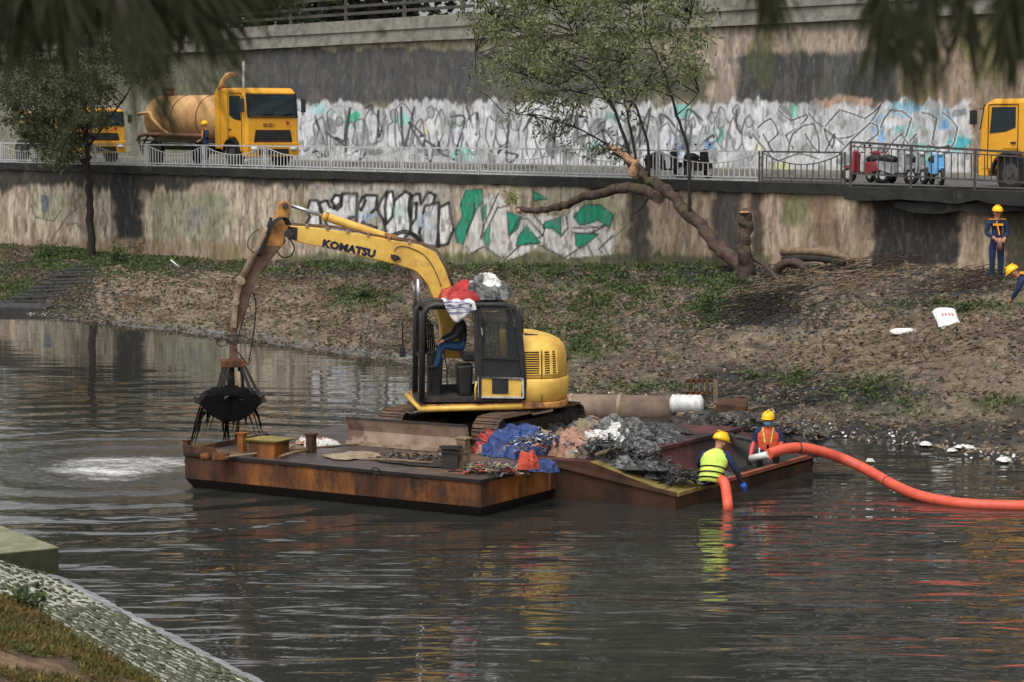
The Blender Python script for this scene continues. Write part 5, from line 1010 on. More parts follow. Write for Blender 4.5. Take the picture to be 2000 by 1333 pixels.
b = MB(); b.add([B(0, 0, .16), B(LB, 0, .16), B(LB, WB_, .16), B(0, WB_, .16), B(.3, .35, -.4), B(LB - .3, .35, -.4), B(LB - .3, WB_ - .3, -.4), B(.3, WB_ - .3, -.4)], [(0, 4, 5, 1), (1, 5, 6, 2), (2, 6, 7, 3), (3, 7, 4, 0), (4, 7, 6, 5)]); b.build('hull_bottom', 'rust_dark', P1)  # shadow band above the waterline is put into this dark colour
for k, (v0, v1) in enumerate(((.02, 1.5), (1.51, 3.0), (3.01, 4.6), (4.61, WB_ - .02))):
    for u0, u1 in ((.02, 2.8), (2.81, LB - .02)): b = MB(); z0 = DZ + .003; b.hexa([B(u0, v0, z0), B(u1, v0, z0), B(u1, v1, z0), B(u0, v1, z0)], [B(u0, v0, DZ + .012), B(u1, v0, DZ + .012), B(u1, v1, DZ + .012), B(u0, v1, DZ + .012)]); b.build('deck_plate', 'deck', P1)
b = MB(); b.bar(B(-.01, -.012, DZ), B(LB + .01, -.012, DZ), .03, .05); b.build('edge_strip', 'rust_dark', P1)
b = MB(); b.bar(B(LB + .012, 0, DZ), B(LB + .012, WB_, DZ), .03, .05); b.build('edge_strip', 'rust_dark', P1)
for u in (.95, 1.9, 2.85, 3.8, 4.75): b = MB(); b.bar(B(u, -.012, .17), B(u, -.012, DZ - .03), .025, .05, (1, 0, 0)); b.build('weld_rib', 'rust', P1)
for v in (1.0, 2.0): b = MB(); b.bar(B(LB + .012, v, .17), B(LB + .012, v, DZ - .03), .025, .05, (1, 0, 0)); b.build('weld_rib', 'rust', P1)
b = MB(); b.hexa([B(.0, .0, DZ + .012), B(.66, .0, DZ + .012), B(.66, .05, DZ + .012), B(.0, .05, DZ + .012)], [B(.0, .0, DZ + .14), B(.6, .0, DZ + .14), B(.6, .05, DZ + .14), B(.0, .05, DZ + .14)]); b.hexa([B(.0, .05, DZ + .012), B(.05, .05, DZ + .012), B(.05, 2.2, DZ + .012), B(0, 2.2, DZ + .012)], [B(.0, .05, DZ + .1), B(.05, .05, DZ + .1), B(.05, 2.2, DZ + .1), B(0, 2.2, DZ + .1)]); b.build('bulwark', 'rust_brown', P1)
b = MB(); p = deck(835, 930); b.bar(p, p + UB * .35, .1, .04); b.build('towing_lug', 'rust', P1)
p = deck(733, 924); b = MB(); b.tube([p + Vector((.07 * math.cos(k), 0, .03 + .05 * math.sin(k))) for k in [x * .7 for x in range(9)]], .012, 6); b.build('deck_ring', 'rust_dark', P1)
# bollards / posts on the deck
for (px, py, w_, h_, nm) in ((608, 886, .13, .32, 'bollard'), (473, 884, .12, .32, 'bollard'), (905, 918, .16, .5, 'bollard'), (366, 884, .1, .2, 'bollard')):
    p = deck(px, py); b = MB(); b.hexa([p + UB * (a * w_ / 2) + VB * (c * w_ / 2) for a, c in ((-1, -1), (1, -1), (1, 1), (-1, 1))], [p + UB * (a * w_ / 2) + VB * (c * w_ / 2) + Vector((0, 0, h_)) for a, c in ((-1, -1), (1, -1), (1, 1), (-1, 1))]); b.bar(p + UB * -w_ * .7 + Vector((0, 0, h_)), p + UB * w_ * .7 + Vector((0, 0, h_)), w_ * 1.2, .03); b.build(nm, 'rust' if px < 700 else 'wood', P1, .006)
# rusty winch frame left of tarps
b = MB(); p = deck(862, 918)
for k in range(5): b.bar(p + UB * (.03 + k * .06), p + UB * (.03 + k * .06) + Vector((0, 0, .34)), .035, .05)
b.bar(p + Vector((0, 0, .36)), p + UB * .36 + Vector((0, 0, .38)), .12, .05); b.bar(p + Vector((-.06, 0, .3)), p + UB * .5 + Vector((0, 0, .28)), .03, .03); fb = b.build('steel_rack', 'darksteel'); tag(fb, 'rusty slatted steel rack standing at the pontoon edge just left of the blue tarpaulin', 'steel rack')
# steel box on deck
p0 = deck(487, 893); ux = UB; bx = thing('steel_box', p0 + ux * .28 + VB * .2, 'rusty steel box with a flared lid near the left end of the pontoon deck', 'steel box')
b = MB(); cx = lambda u, v, z: p0 + ux * u + VB * v + Vector((0, 0, z)); b.hexa([cx(0, 0, .0), cx(.5, 0, .0), cx(.5, .4, .0), cx(0, .4, .0)], [cx(-.02, 0, .26), cx(.52, 0, .26), cx(.52, .4, .26), cx(-.02, .4, .26)]); b.build('box_body', 'rust', bx, .01)
b = MB(); b.hexa([cx(-.04, -.03, .26), cx(.56, -.03, .26), cx(.56, .43, .26), cx(-.04, .43, .26)], [cx(-.06, -.05, .3), cx(.6, -.05, .3), cx(.6, .46, .3), cx(-.06, .46, .3)]); b.build('lid', 'olive', bx, .006)
# small rusty block with hook by the edge
p = deck(430, 899); b = MB(); b.box(p + Vector((0, .1, .05)), (.26, .2, .09)); b.ball(p + Vector((-.25, .05, .05)), (.09, .08, .07)); tag(b.build('mooring_fitting', 'rust'), 'low rusty mooring fitting at the left front edge of the pontoon', 'mooring fitting')

# ---------------- crumpled heaps
def ridged(x, y, s, o=4):
    r = 0; a = .5; t = 0
    for k in range(o): r = r + a * (1 - np.abs(2 * vnoise(x * 2 ** k + 5.1 * k, y * 2 ** k + 3.3 * k, s + k) - 1)) ** 1.6; t += a; a *= .55
    return r / t
def heap(name, c, rx, ry, h, mats, seed, label=None, cat=None, rz=0.0, fold=5.0, amp=.55, group=None, nr=44, na=110, sag=0.0, thr=(.5,), aniso=1.0, parent=None, kind=None):
    """a crumpled heap of cloth or plastic resting at c"""
    r = np.linspace(0, 1, nr) ** .8; a = np.linspace(0, 2 * np.pi, na, endpoint=False); Rr, A = np.meshgrid(r, a, indexing='ij')
    edge = 1 + .35 * (fbm(np.cos(A) * 1.4 + 7, np.sin(A) * 1.4 + 7, seed) - .5) * 2 + .12 * (vnoise(np.cos(A) * 5 + 9, np.sin(A) * 5 + 9, seed + 3) - .5) * 2
    x, y = Rr * np.cos(A) * edge, Rr * np.sin(A) * edge; q = ridged(x * fold * .5 / aniso + 3, y * fold * .5 + 3, seed, 4); q2 = vnoise(x * 1.7 + 4, y * 1.7, seed + 9)
    z = h * (1 - Rr ** 2.4) ** .7 * (.55 + .5 * q2) + h * amp * .55 * (q - .45) * (1 - Rr ** 4) ; z = np.maximum(z, .012 + .02 * q) - sag * np.maximum(0, Rr - .75) * 4
    gr_, ga_ = np.gradient(z, axis=0), None
    dzdr = np.gradient(z * 1.0, axis=0) / np.maximum(1e-3, np.gradient(np.hypot(x * rx, y * ry), axis=0) + 1e-3); nr_ = -dzdr / np.sqrt(1 + dzdr ** 2); nz_ = 1 / np.sqrt(1 + dzdr ** 2)
    zz_ = z / max(rx, ry); w1 = ridged(x * fold * .45 + zz_ * fold * .6 + 9, y * fold * .45 - zz_ * fold * .8 + 2, seed + 50, 4) - .45
    dsp = w1 * amp * min(rx, ry, .6) * .55 * (1 - Rr ** 6); x = x + nr_ * dsp * np.cos(A) / rx; y = y + nr_ * dsp * np.sin(A) / ry; z = np.maximum(.004, z + nz_ * dsp)
    X = x * rx + (vnoise(x * fold, y * fold, seed + 21) - .5) * rx * .16; Y = y * ry + (vnoise(x * fold + 40, y * fold, seed + 22) - .5) * ry * .16
    ca, sa = math.cos(rz), math.sin(rz); V = np.stack([X * ca - Y * sa, X * sa + Y * ca, z], -1)
    I = np.arange(nr * na).reshape(nr, na); J = np.roll(I, -1, 1); F = np.stack([I[:-1], I[1:], J[1:], J[:-1]], -1).reshape(-1, 4)
    # a flat underside closes it
    cc = fbm(x * 1.6 + 11, y * 1.6 + 5, seed + 31, 3); cf = (cc[:-1] + cc[1:]) / 2; mi = np.zeros(cf.shape, int)
    for k, th in enumerate(thr[:len(mats) - 1]): mi[cf > th] = k + 1
    me = np_mesh(name, V.reshape(-1, 3), F, mats, mi=mi.reshape(-1) if len(mats) > 1 else None, smooth=False)
    o = bpy.data.objects.new(name, me); col.objects.link(o); o.location = c; WM[o] = Matrix.Translation(Vector(c))
    if parent is not None: o.parent = parent; o.location = Vector(c) - Vector(parent.location)
    md = o.modifiers.new('sub', 'SUBSURF'); md.levels = 0; md.render_levels = 1 if max(rx, ry) > .3 else 0; md.subdivision_type = 'CATMULL_CLARK'
    return tag(o, label, cat, group, kind)
def junk(name, c, rx, ry, h, mats, seed, n, L=(.1, .35), wd=(.015, .06), parent=None, label=None, cat=None, rz=0):
    """a tangle of bent strips over a low mound"""
    rr = np.random.RandomState(seed); V, F, mi = [], [], []
    for i in range(n):
        a = rr.uniform(0, 6.28); q = math.sqrt(rr.uniform()); x, y = rx * q * math.cos(a), ry * q * math.sin(a); z = h * max(0, 1 - q * q) ** .7 * rr.uniform(.55, 1.1) + .01
        ln = rr.uniform(*L); w_ = rr.uniform(*wd); t = rr.uniform(0, 6.28); m_ = rr.choice(len(mats)); k0 = len(V); px_, py_, pz_ = x, y, z; dz = rr.uniform(-.3, .3)
        for k in range(5):
            nx, ny = -math.sin(t), math.cos(t); tw = rr.uniform(-.6, .6); V += [(px_ + nx * w_, py_ + ny * w_, pz_ + tw * w_), (px_ - nx * w_, py_ - ny * w_, pz_ - tw * w_)]
            t += rr.normal() * .7; px_ += math.cos(t) * ln / 4; py_ += math.sin(t) * ln / 4; pz_ = max(.01, pz_ + dz * ln / 4); dz = dz * .5 + rr.normal() * .35
        for k in range(4): F.append((k0 + 2 * k, k0 + 2 * k + 1, k0 + 2 * k + 3, k0 + 2 * k + 2)); mi.append(m_)
    V = np.array(V); ca, sa = math.cos(rz), math.sin(rz); V = np.stack([V[:, 0] * ca - V[:, 1] * sa, V[:, 0] * sa + V[:, 1] * ca, V[:, 2]], 1)
    me = np_mesh(name, V, F, mats, mi=mi); o = bpy.data.objects.new(name, me); col.objects.link(o); o.location = c; WM[o] = Matrix.Translation(Vector(c))
    if parent is not None: o.parent = parent; o.location = Vector(c) - Vector(parent.location)
    md = o.modifiers.new('t', 'SOLIDIFY'); md.thickness = .004
    return tag(o, label, cat, None, 'stuff')
AU = math.atan2(UB.y, UB.x)
heap('sand_mat', deck(688, 893, DZ + .012), .42, .5, .05, ['sand'], 3, 'flat sandy brown mat lying on the pontoon deck in front of the blade', 'mat', AU, amp=.3)
heap('cloth_bundle', deck(628, 872, DZ + .012), .3, .22, .16, ['whitecloth', 'pinkcloth'], 5, 'white and purple cloth bundle dumped on the deck beside the small post', 'cloth', .1, thr=(.52,))
heap('cloth_bundle', deck(590, 868, DZ + .012), .12, .14, .12, ['pinkcloth', 'whitecloth'], 6, 'small pinkish rag left of the white cloth bundle on the deck', 'cloth', .1)
for (a, c, r_, lab) in (((440, 893), (700, 868), .02, 'long pale wooden pole lying along the left part of the pontoon deck'), ((545, 893), (600, 880), .025, 'short wooden pole beside the rusty steel box on the deck'), ((845, 905), (700, 897), .018, 'thin stick lying by the foot of the excavator blade')):
    b = MB(); p, q = deck(*a, DZ + .05), deck(*c, DZ + .09); b.tube([p, p * .5 + q * .5 + Vector((0, 0, .02)), q], [r_, r_ * 1.1, r_ * .8], 8); tag(b.build('wooden_pole', 'wood'), lab, 'wooden pole')
junk('deck_litter', deck(560, 880, DZ + .012), .5, .5, .06, ['wood', 'darksteel', 'pinkcloth'], 8, 60, (.08, .2), (.008, .02))
junk('deck_litter', deck(820, 895, DZ + .012), .7, .3, .05, ['blackplastic', 'sludge', 'wood'], 9, 90, (.05, .18), (.01, .03), rz=AU)
heap('sludge_patch', deck(800, 905, DZ + .012), .8, .3, .04, ['sludge'], 10, 'black wet sludge smear on the deck below the excavator blade', 'sludge', AU, amp=.3)

# ================================================================== HOPPER BARGE
def at_s(px, py, z): return at_z(px, py, z)
hL, hN, hR = at_s(1153, 903, .64), at_s(1322, 969, .22), at_s(1590, 899, .16)
dLN = (hL - hN); hF = hR + dLN * 1.0; hF.z = .58
hL2 = hL + Vector((dLN.x, dLN.y, 0)) * .8 + Vector((0, 0, -.02)); hF2 = hF + Vector((dLN.x, dLN.y, 0)) * .8
HB = thing('hopper_barge', (hN + hF) / 2 * Vector((1, 1, 0)) if False else Vector(((hN.x + hF.x) / 2, (hN.y + hF.y) / 2, 0)), 'brown and maroon open hopper barge moored against the right side of the pontoon', 'barge')
dn = lambda p, z=-.4, k=.0: Vector((p.x, p.y, z)) + (HBc - Vector((p.x, p.y, z))) * Vector((1, 1, 0)) * k
HBc = Vector(((hN.x + hF.x) / 2, (hN.y + hF.y) / 2, 0))
ring = [hL2, hN, hR, hF2]; e = .03; t3 = lambda p, dz=0: p + Vector((0, 0, dz))
for (p, q, m) in ((hL2, hL, 'rust_brown'), (hL, hN, 'rust_brown'), (hN, hR, 'rust_brown'), (hR, hF2, 'rust_dark'), (hF2, hL2, 'maroon')):
    inn = (HBc - (p + q) / 2) * Vector((1, 1, 0)); inn = inn.normalized() * .03
    b = MB(); b.hexa([dn(p, -.4, .06), dn(q, -.4, .06), dn(q, -.4, .06) + inn, dn(p, -.4, .06) + inn], [p, q, q + inn, p + inn]); b.build('side_plate', m, HB)
def lerp(a, c, f): return a + (c - a) * f
nNL = hN - hL; NRv = hR - hN
def Q(u, v, dz=0):
    """barge deck: u 0..1 from L to N (near end), v 0..1 towards R; u<0 reaches the left extension"""
    base = lerp(hL, hN, u) if u >= 0 else lerp(hL, hL2, -u / .8 * .8 if False else -u); far = base + Vector((NRv.x, NRv.y, 0)); return lerp(base, far, v) + Vector((0, 0, dz))
def plate(u0, u1, v0, v1, m, nm='deck_plate', z=.0, th=.012):
    b = MB(); P = [Q(u0, v0, z), Q(u1, v0, z), Q(u1, v1, z), Q(u0, v1, z)]; b.hexa(P, [t3(p, th) for p in P]); return b.build(nm, m, HB)
u0i, u1i, v0i, v1i = .12, .97, .24, .93
plate(-.99, 0, .0, 1, 'maroon'); plate(0, 1, 0, v0i, 'olive'); plate(0, u0i, v0i + .003, 1, 'maroon'); plate(u1i, 1, v0i + .003, 1, 'redrail'); plate(u0i + .003, u1i - .003, v1i, 1, 'maroon')
# rims standing proud
for (p, q, w_, m) in ((Q(1, v0i, .03), Q(1, 1, .03), .09, 'redrail'), (Q(u0i, v0i, .05), Q(u0i, 1, .05), .1, 'maroon'), (Q(0, 1, .03), Q(1, 1, .03), .1, 'rust_dark'), (Q(u0i, v0i, .03), Q(u1i, v0i, .03), .06, 'maroon'), (Q(-1, 0, .02), Q(1, 0, .02), .05, 'rust_brown'), (Q(1.0, 0, .02), Q(1, v0i, .02), .05, 'olive')):
    b = MB(); b.bar(p, q, w_, .06); b.build('rim', m, HB)
# sloping inner walls and floor
top = [Q(u0i, v0i), Q(u1i, v0i), Q(u1i, v1i), Q(u0i, v1i)]; c_ = sum(top, Vector()) / 4; bot = [Vector((lerp(p, c_, .35).x, lerp(p, c_, .35).y, .045)) for p in top]
for i in range(4):
    j = (i + 1) % 4; b = MB(); b.add([top[i], top[j], bot[j], bot[i]], [(0, 1, 2, 3)]); o = b.build('inner_wall', ('maroon', 'rust_dark', 'rust_dark', 'maroon')[i], HB); md = o.modifiers.new('t', 'SOLIDIFY'); md.thickness = .01
b = MB(); b.add(bot, [(0, 1, 2, 3)]); b.build('hold_floor', 'sludge', HB)
heap('sludge_load', Vector((c_.x, c_.y, .03)), .72, .7, .06, ['sludge', 'rust_dark'], 31, 'black sludge and muck lying in the hold of the hopper barge', 'sludge', .6, amp=.6)

# ---------------- loads on both vessels
heap('orange_cloth', deck(958, 886, DZ), .3, .3, .42, ['orangered', 'red', 'pinkcloth'], 41, 'crumpled orange red cloth heaped at the left edge of the blue tarpaulin', 'cloth', .2, thr=(.55, .68), fold=6)
heap('blue_tarpaulin', deck(1018, 888, DZ), .8, .62, .5, ['blue', 'orangered'], 143, 'crumpled blue tarpaulin with orange patches heaped on the right end of the pontoon', 'tarpaulin', -.45, fold=8, amp=.6, thr=(.74,), aniso=2.4)
heap('orange_bag', deck(1033, 918, DZ + .1), .17, .14, .3, ['orangered'], 44, 'small orange red bag stuffed into the front of the blue tarpaulin', 'bag', .3, fold=4)
heap('blue_sheet', deck(1062, 922, DZ), .28, .2, .2, ['blue'], 45, 'lower corner of blue sheeting drooping over the pontoon edge', 'tarpaulin', -.6, fold=6, amp=.7)
heap('tan_sacking', deck(1124, 892, .62), .42, .34, .42, ['pinkcloth', 'sand'], 46, 'pinkish tan sacking folded between the blue tarpaulin and the black waste', 'sacking', -.2, fold=5)
heap('tan_sacking', deck(1098, 872, .62), .45, .22, .22, ['sand', 'pinkcloth', 'whitecloth'], 47, 'pale beige sacking strip behind the blue tarpaulin below the tracks', 'sacking', .05, fold=6)
heap('grey_rags', deck(985, 925, DZ), .4, .18, .12, ['greyplastic', 'sand', 'blackplastic'], 48, 'grey rags and ropes spread on the deck edge under the orange cloth', 'rags', AU, thr=(.5, .6))
junk('rag_strips', deck(960, 925, DZ + .02), .5, .2, .12, ['sand', 'blackplastic', 'greyplastic', 'orangered'], 49, 110, (.1, .3), (.008, .03), rz=AU)
heap('silver_sheeting', deck(1216, 858, .66), .56, .4, .4, ['greyplastic', 'blackplastic', 'whitecloth'], 50, 'tall crumpled heap of silver grey plastic sheeting on the hopper barge', 'plastic sheeting', -.5, fold=8, amp=.8, thr=(.56, .6))
heap('white_sheeting', deck(1180, 872, .68), .36, .3, .34, ['whitecloth', 'greyplastic'], 51, 'whitish plastic sheet in front of the silver grey heap', 'plastic sheeting', -.3, fold=6, amp=.8, thr=(.5,))
heap('dark_sheeting', deck(1120, 838, .6), .7, .4, .3, ['blackplastic', 'sludge', 'pinkcloth'], 52, 'dark wet heap of rubbish between the excavator tracks and the silver sheeting', 'rubbish', .1, fold=8, thr=(.55, .7))
heap('black_waste', lerp(Q(.05, .06), Q(.7, .16), .3), .75, .42, .17, ['blackplastic', 'sludge', 'greyplastic'], 53, 'tangled black plastic waste spilling along the near deck of the hopper barge', 'plastic waste', AU - .25, fold=9, amp=.9, thr=(.52, .62))
heap('black_waste', Q(.6, .1), .3, .3, .2, ['blackplastic', 'greyplastic'], 54, 'lower end of grey black plastic tangle beside the lime-vested worker', 'plastic waste', AU, fold=9, amp=.9, thr=(.56,))
for k, (u, v, rx, ry, h, n) in enumerate(((-.1, .12, .7, .45, .28, 260), (.35, .12, .6, .4, .25, 320), (.72, .12, .4, .3, .2, 160), (-.55, .5, .5, .8, .2, 260))):
    junk('waste_strips', Q(u, v), rx, ry, h, ['blackplastic', 'blackplastic', 'greyplastic', 'sludge'], 60 + k, n, (.1, .36), (.005, .028), rz=AU)
heap('dark_waste', Q(-.5, .55), .75, .9, .2, ['blackplastic', 'sludge', 'greyplastic'], 55, 'mound of dark waste on the far deck left of the open hold', 'plastic waste', .8, fold=9, thr=(.6, .72))
heap('sludge_bank', lerp(hF, hR, .35) + VB * .35 + Vector((0, 0, -.3)), 1.5, .6, .5, ['sludge', 'blackplastic'], 56, 'ridge of black sludge heaped along the far rim of the hopper barge', 'sludge', math.atan2((hR - hF).y, (hR - hF).x), fold=8, thr=(.6,))
heap('sludge_bank', lerp(hF, hF2, .5) + Vector((.3, .5, -.3)), 1.3, .7, .62, ['sludge', 'blackplastic', 'darksteel'], 57, 'dark sludge mound behind the apex of the hopper barge', 'sludge', .3, fold=8, thr=(.56, .7))
junk('waste_strips', lerp(hF, hR, .2) + Vector((.1, .3, 0)), 1.3, .4, .25, ['blackplastic', 'wood', 'greyplastic'], 66, 260, (.15, .5), (.008, .03), rz=-.5)
for k, (px, py, z, rx, ry, h, ms, lab) in enumerate(((1150, 880, .68, .3, .25, .3, ['whitecloth', 'pinkcloth'], 'cream sack between the tan sacking and the black waste'), (1085, 858, .62, .35, .3, .3, ['blackplastic', 'pinkcloth'], 'dark and pink bundle just right of the near track'), (1140, 850, .64, .4, .3, .3, ['greyplastic', 'sand'], 'grey and beige bundle left of the silver sheeting'), (1250, 880, .7, .35, .25, .25, ['blackplastic', 'greyplastic'], 'dark bag at the right foot of the silver sheeting'), (1000, 862, .58, .3, .3, .3, ['red', 'blackplastic'], 'dark red rag behind the blue tarpaulin under the tracks'), (1045, 865, .6, .3, .2, .25, ['sand', 'whitecloth'], 'pale rag behind the right half of the blue tarpaulin'), (1290, 845, .66, .5, .35, .16, ['blackplastic', 'sludge'], 'flat dark rubbish right of the silver sheeting'))):
    heap('rubbish_bundle', deck(px, py, z), rx, ry, h, ms, 120 + k, lab, 'rubbish', rg.uniform(-.6, .6), fold=7, amp=.7, thr=(.52,), nr=26, na=64)
junk('mixed_scraps', deck(1090, 880, .7), .9, .4, .3, ['sand', 'blackplastic', 'pinkcloth', 'greyplastic', 'blue', 'whitecloth'], 75, 260, (.06, .25), (.006, .03), rz=-.1)
for (a, c, z, m, lab) in (((1060, 858), (1200, 878), .78, 'wood', 'orange brown wooden pole lying across the tan sacking'), ((1040, 848), (1110, 852), .74, 'wood', 'short pale plank behind the blue tarpaulin'), ((1165, 888), (1205, 876), .8, 'wood', 'short timber sticking out of the black waste'), ((1500, 835), (1600, 880), .5, 'darksteel', 'dark steel bar lying on the far rim of the hopper barge')):
    b = MB(); b.bar(at_z(*a, z), at_z(*c, z), .05, .035); tag(b.build('timber', m), lab, 'timber')
for k, (a, c, w_) in enumerate((((1368, 838), (1600, 890), .16), ((1400, 832), (1530, 862), .12), ((1450, 838), (1490, 852), .2))):
    b = MB(); b.bar(at_z(*a, .62 - k * .02), at_z(*c, .5), w_, .05); tag(b.build('plank', 'blackplastic', bevel=.005), ['long blackened plank lying along the far rim of the hopper barge', 'blackened plank behind the long one on the far rim', 'short wide black board on the far rim beside the orange-vested worker'][k], 'plank')
# floating pipe and things at the water's edge behind
a, c = at_z(1030, 796, .12), at_z(1322, 802, .12); pp = thing('pipe_float', (a + c) / 2, 'big mud brown pipe float lying in the water behind the excavator', 'pipe'); b = MB(); b.tube([a, a + (c - a) * .01, c - (c - a) * .01, c], [.26, .3, .3, .24], 24); b.build('pipe', mat('mud_brown_pipe', (126, 108, 92), (98, 82, 70), 2, .75, bump=.2), pp)
d_ = (c - a).normalized()
for q in (.3, .62): b = MB(); m_ = a + (c - a) * q; b.tube([m_ - d_ * .04, m_ + d_ * .04], [.312] * 2, 24); b.build('pipe_joint', 'arm_tan', pp)
a2, c2 = at_z(1308, 789, .3), at_z(1374, 790, .3); b = MB(); n = 13; b.tube([a2 + (c2 - a2) * (k / (n - 1)) for k in range(n)], [.1 if k in (0, n - 1) else .185 + .012 * (k % 2) for k in range(n)], 20); tag(b.build('plastic_drum', 'whitecloth'), 'white ribbed plastic drum lying on its side at the end of the pipe float', 'drum')
p = bank_pt(1365, 775); cr = thing('wooden_crate', p, 'broken brown wooden crate standing behind the white drum at the shore', 'crate')
for k in range(5): b = MB(); b.bar(p + Vector((-.24 + k * .12, 0, 0)), p + Vector((-.24 + k * .12, 0, .36)), .09, .03); b.build('board', 'wood', cr)
for z in (.08, .34): b = MB(); b.bar(p + Vector((-.3, -.03, z)), p + Vector((.3, -.03, z)), .03, .06); b.build('rail', 'rust', cr)
b = MB(); p = bank_pt(1397, 790); b.bar(p, p + Vector((0, 0, .5)), .1, .08); tag(b.build('timber_post', 'wood'), 'short rough timber post right of the wooden crate', 'post')
p = bank_pt(1432, 808); b = MB(); b.hexa([p + Vector(q) for q in ((-.34, 0, -.05), (.22, -.1, -.05), (.3, .3, -.05), (-.24, .4, -.05))], [p + Vector(q) for q in ((-.36, 0, .2), (.26, -.12, .16), (.34, .3, .28), (-.28, .4, .26))]); o = b.build('rusty_box', 'rust_brown', bevel=.015); tag(o, 'sunken rusty box half buried in mud behind the hopper barge', 'steel box')
p = at_z(1352, 815, .45); b = MB(); b.hexa([p + Vector(q) for q in ((-.3, 0, 0), (.25, -.1, 0), (.35, .2, 0), (-.25, .25, 0))], [p + Vector(q) for q in ((-.3, 0, .06), (.25, -.1, .06), (.35, .2, .1), (-.25, .25, .06))]); b.bar(p + Vector((.1, .05, -.35)), p + Vector((.1, .05, 0)), .12, .12); tag(b.build('mud_caked_table', 'wood'), 'mud caked board propped on a post behind the hopper barge', 'board')

# ================================================================== EXCAVATOR
YAW = R(9); XC = Vector((-.5, 40.2, 0)); FV = Vector((-math.cos(YAW), -math.sin(YAW), 0)); LV = Vector((-FV.y, FV.x, 0))
def X3(a, b_, z): return XC + FV * a + LV * b_ + Vector((0, 0, z))
def mp(px, py, b_): return on_plane(px, py, XC + LV * b_, LV)
def prof(b, P, b0, th): q = [mp(x, y, b0) for x, y in P]; return b.hexa([p - LV * th for p in q], q)
EX = thing('excavator', XC + Vector((0, 0, DZ)), 'yellow hydraulic excavator with a muddy arm and clamshell grab working on the pontoon', 'excavator')
# tracks
tsm = MB(); tsm.box((0, 0, 0), (.48, .115, .025)); tsm.box((0, .03, .022), (.46, .018, .03)); tsm = tsm.mesh('track_shoe', 'tread')
for side in (-.95, .95):
    c = XC + UB * side; TL, TR = 1.2, .27; zc = DZ + .012 + TR + .02
    T = lambda v, z, off=0: Vector((c.x, c.y, 0)) + VB * v + UB * off + Vector((0, 0, z))
    b = MB(); b.hexa([T(-TL, zc - .14, -.12), T(-TL, zc - .14, .12), T(TL, zc - .14, .12), T(TL, zc - .14, -.12)], [T(-TL, zc + .14, -.12), T(-TL, zc + .14, .12), T(TL, zc + .14, .12), T(TL, zc + .14, -.12)]); tf_ = b.build('track_frame', 'darksteel', EX)
    for v, r_ in ((-TL, .24), (TL, .24)): b = MB(); b.disc(T(v, zc), UB, r_, .3, 22); b.disc(T(v, zc), UB, .1, .36, 12); b.build('sprocket', 'darksteel', tf_)
    for k in range(5): b = MB(); b.disc(T(-.8 + .4 * k, zc - .15), UB, .1, .3, 14); b.build('track_roller', 'darksteel', tf_)
    per = 4 * TL + 2 * math.pi * TR; ns = int(per / .128)
    for k in range(ns):
        s = per * k / ns
        if s < 2 * TL: v, z, an = -TL + s, zc + TR, 0
        elif s < 2 * TL + math.pi * TR: q = (s - 2 * TL) / TR; v, z, an = TL + TR * math.sin(q), zc + TR * math.cos(q), -q
        elif s < 4 * TL + math.pi * TR: v, z, an = TL - (s - 2 * TL - math.pi * TR), zc - TR, math.pi
        else: q = (s - 4 * TL - math.pi * TR) / TR; v, z, an = -TL - TR * math.sin(q), zc - TR * math.cos(q), math.pi - q
        o = bpy.data.objects.new('track_shoe', tsm); col.objects.link(o); o.parent = tf_
        o.matrix_local = Matrix.Translation(T(v, z) - Vector(EX.location)) @ Matrix.Rotation(math.atan2(UB.y, UB.x), 4, 'Z') @ Matrix.Rotation(an, 4, 'X')
b = MB(); b.hexa([XC + UB * a + VB * v + Vector((0, 0, DZ + .3)) for a, v in ((-.8, -.5), (.8, -.5), (.8, .5), (-.8, .5))], [XC + UB * a + VB * v + Vector((0, 0, DZ + .52)) for a, v in ((-.6, -.5), (.6, -.5), (.6, .5), (-.6, .5))]); b.disc(X3(0, 0, DZ + .58), (0, 0, 1), .52, .2, 30); b.build('undercarriage', 'blk', EX)
# blade
bp = at_z(908, 884, DZ + .05); bn = VB
bc = [on_plane(x, y, bp, bn) for x, y in ((675, 817), (910, 834), (908, 883), (677, 864))]
b = MB(); q = [p for p in bc]; mid = [(q[0] + q[3]) / 2 + VB * .07, (q[1] + q[2]) / 2 + VB * .07]
b.add([q[0], q[1], mid[1], mid[0], q[3], q[2]] + [p + VB * .06 for p in (q[0], q[1], mid[1], mid[0], q[3], q[2])], [(0, 1, 2, 3), (3, 2, 5, 4), (6, 9, 8, 7), (9, 10, 11, 8), (0, 6, 7, 1), (4, 5, 11, 10), (0, 3, 9, 6), (3, 4, 10, 9), (1, 7, 8, 2), (2, 8, 11, 5)]); bl_ = b.build('dozer_blade', 'blade', EX, .008)
b = MB(); b.bar(q[3] - VB * .01, q[2] - VB * .01, .03, .07, ); b.build('cutting_edge', 'arm_tan', bl_)
b = MB(); b.bar(q[0] + VB * .02 + Vector((0, 0, .01)), q[1] + VB * .02 + Vector((0, 0, .01)), .06, .03); b.build('blade_lip', 'darksteel', bl_)
for s_ in (-.35, .35): b = MB(); p = (q[0] + q[1] + q[2] + q[3]) / 4 + UB * s_; b.bar(p + VB * .1, XC + UB * s_ + Vector((0, 0, DZ + .35)), .14, .14); b.build('blade_arm', 'darksteel', EX)
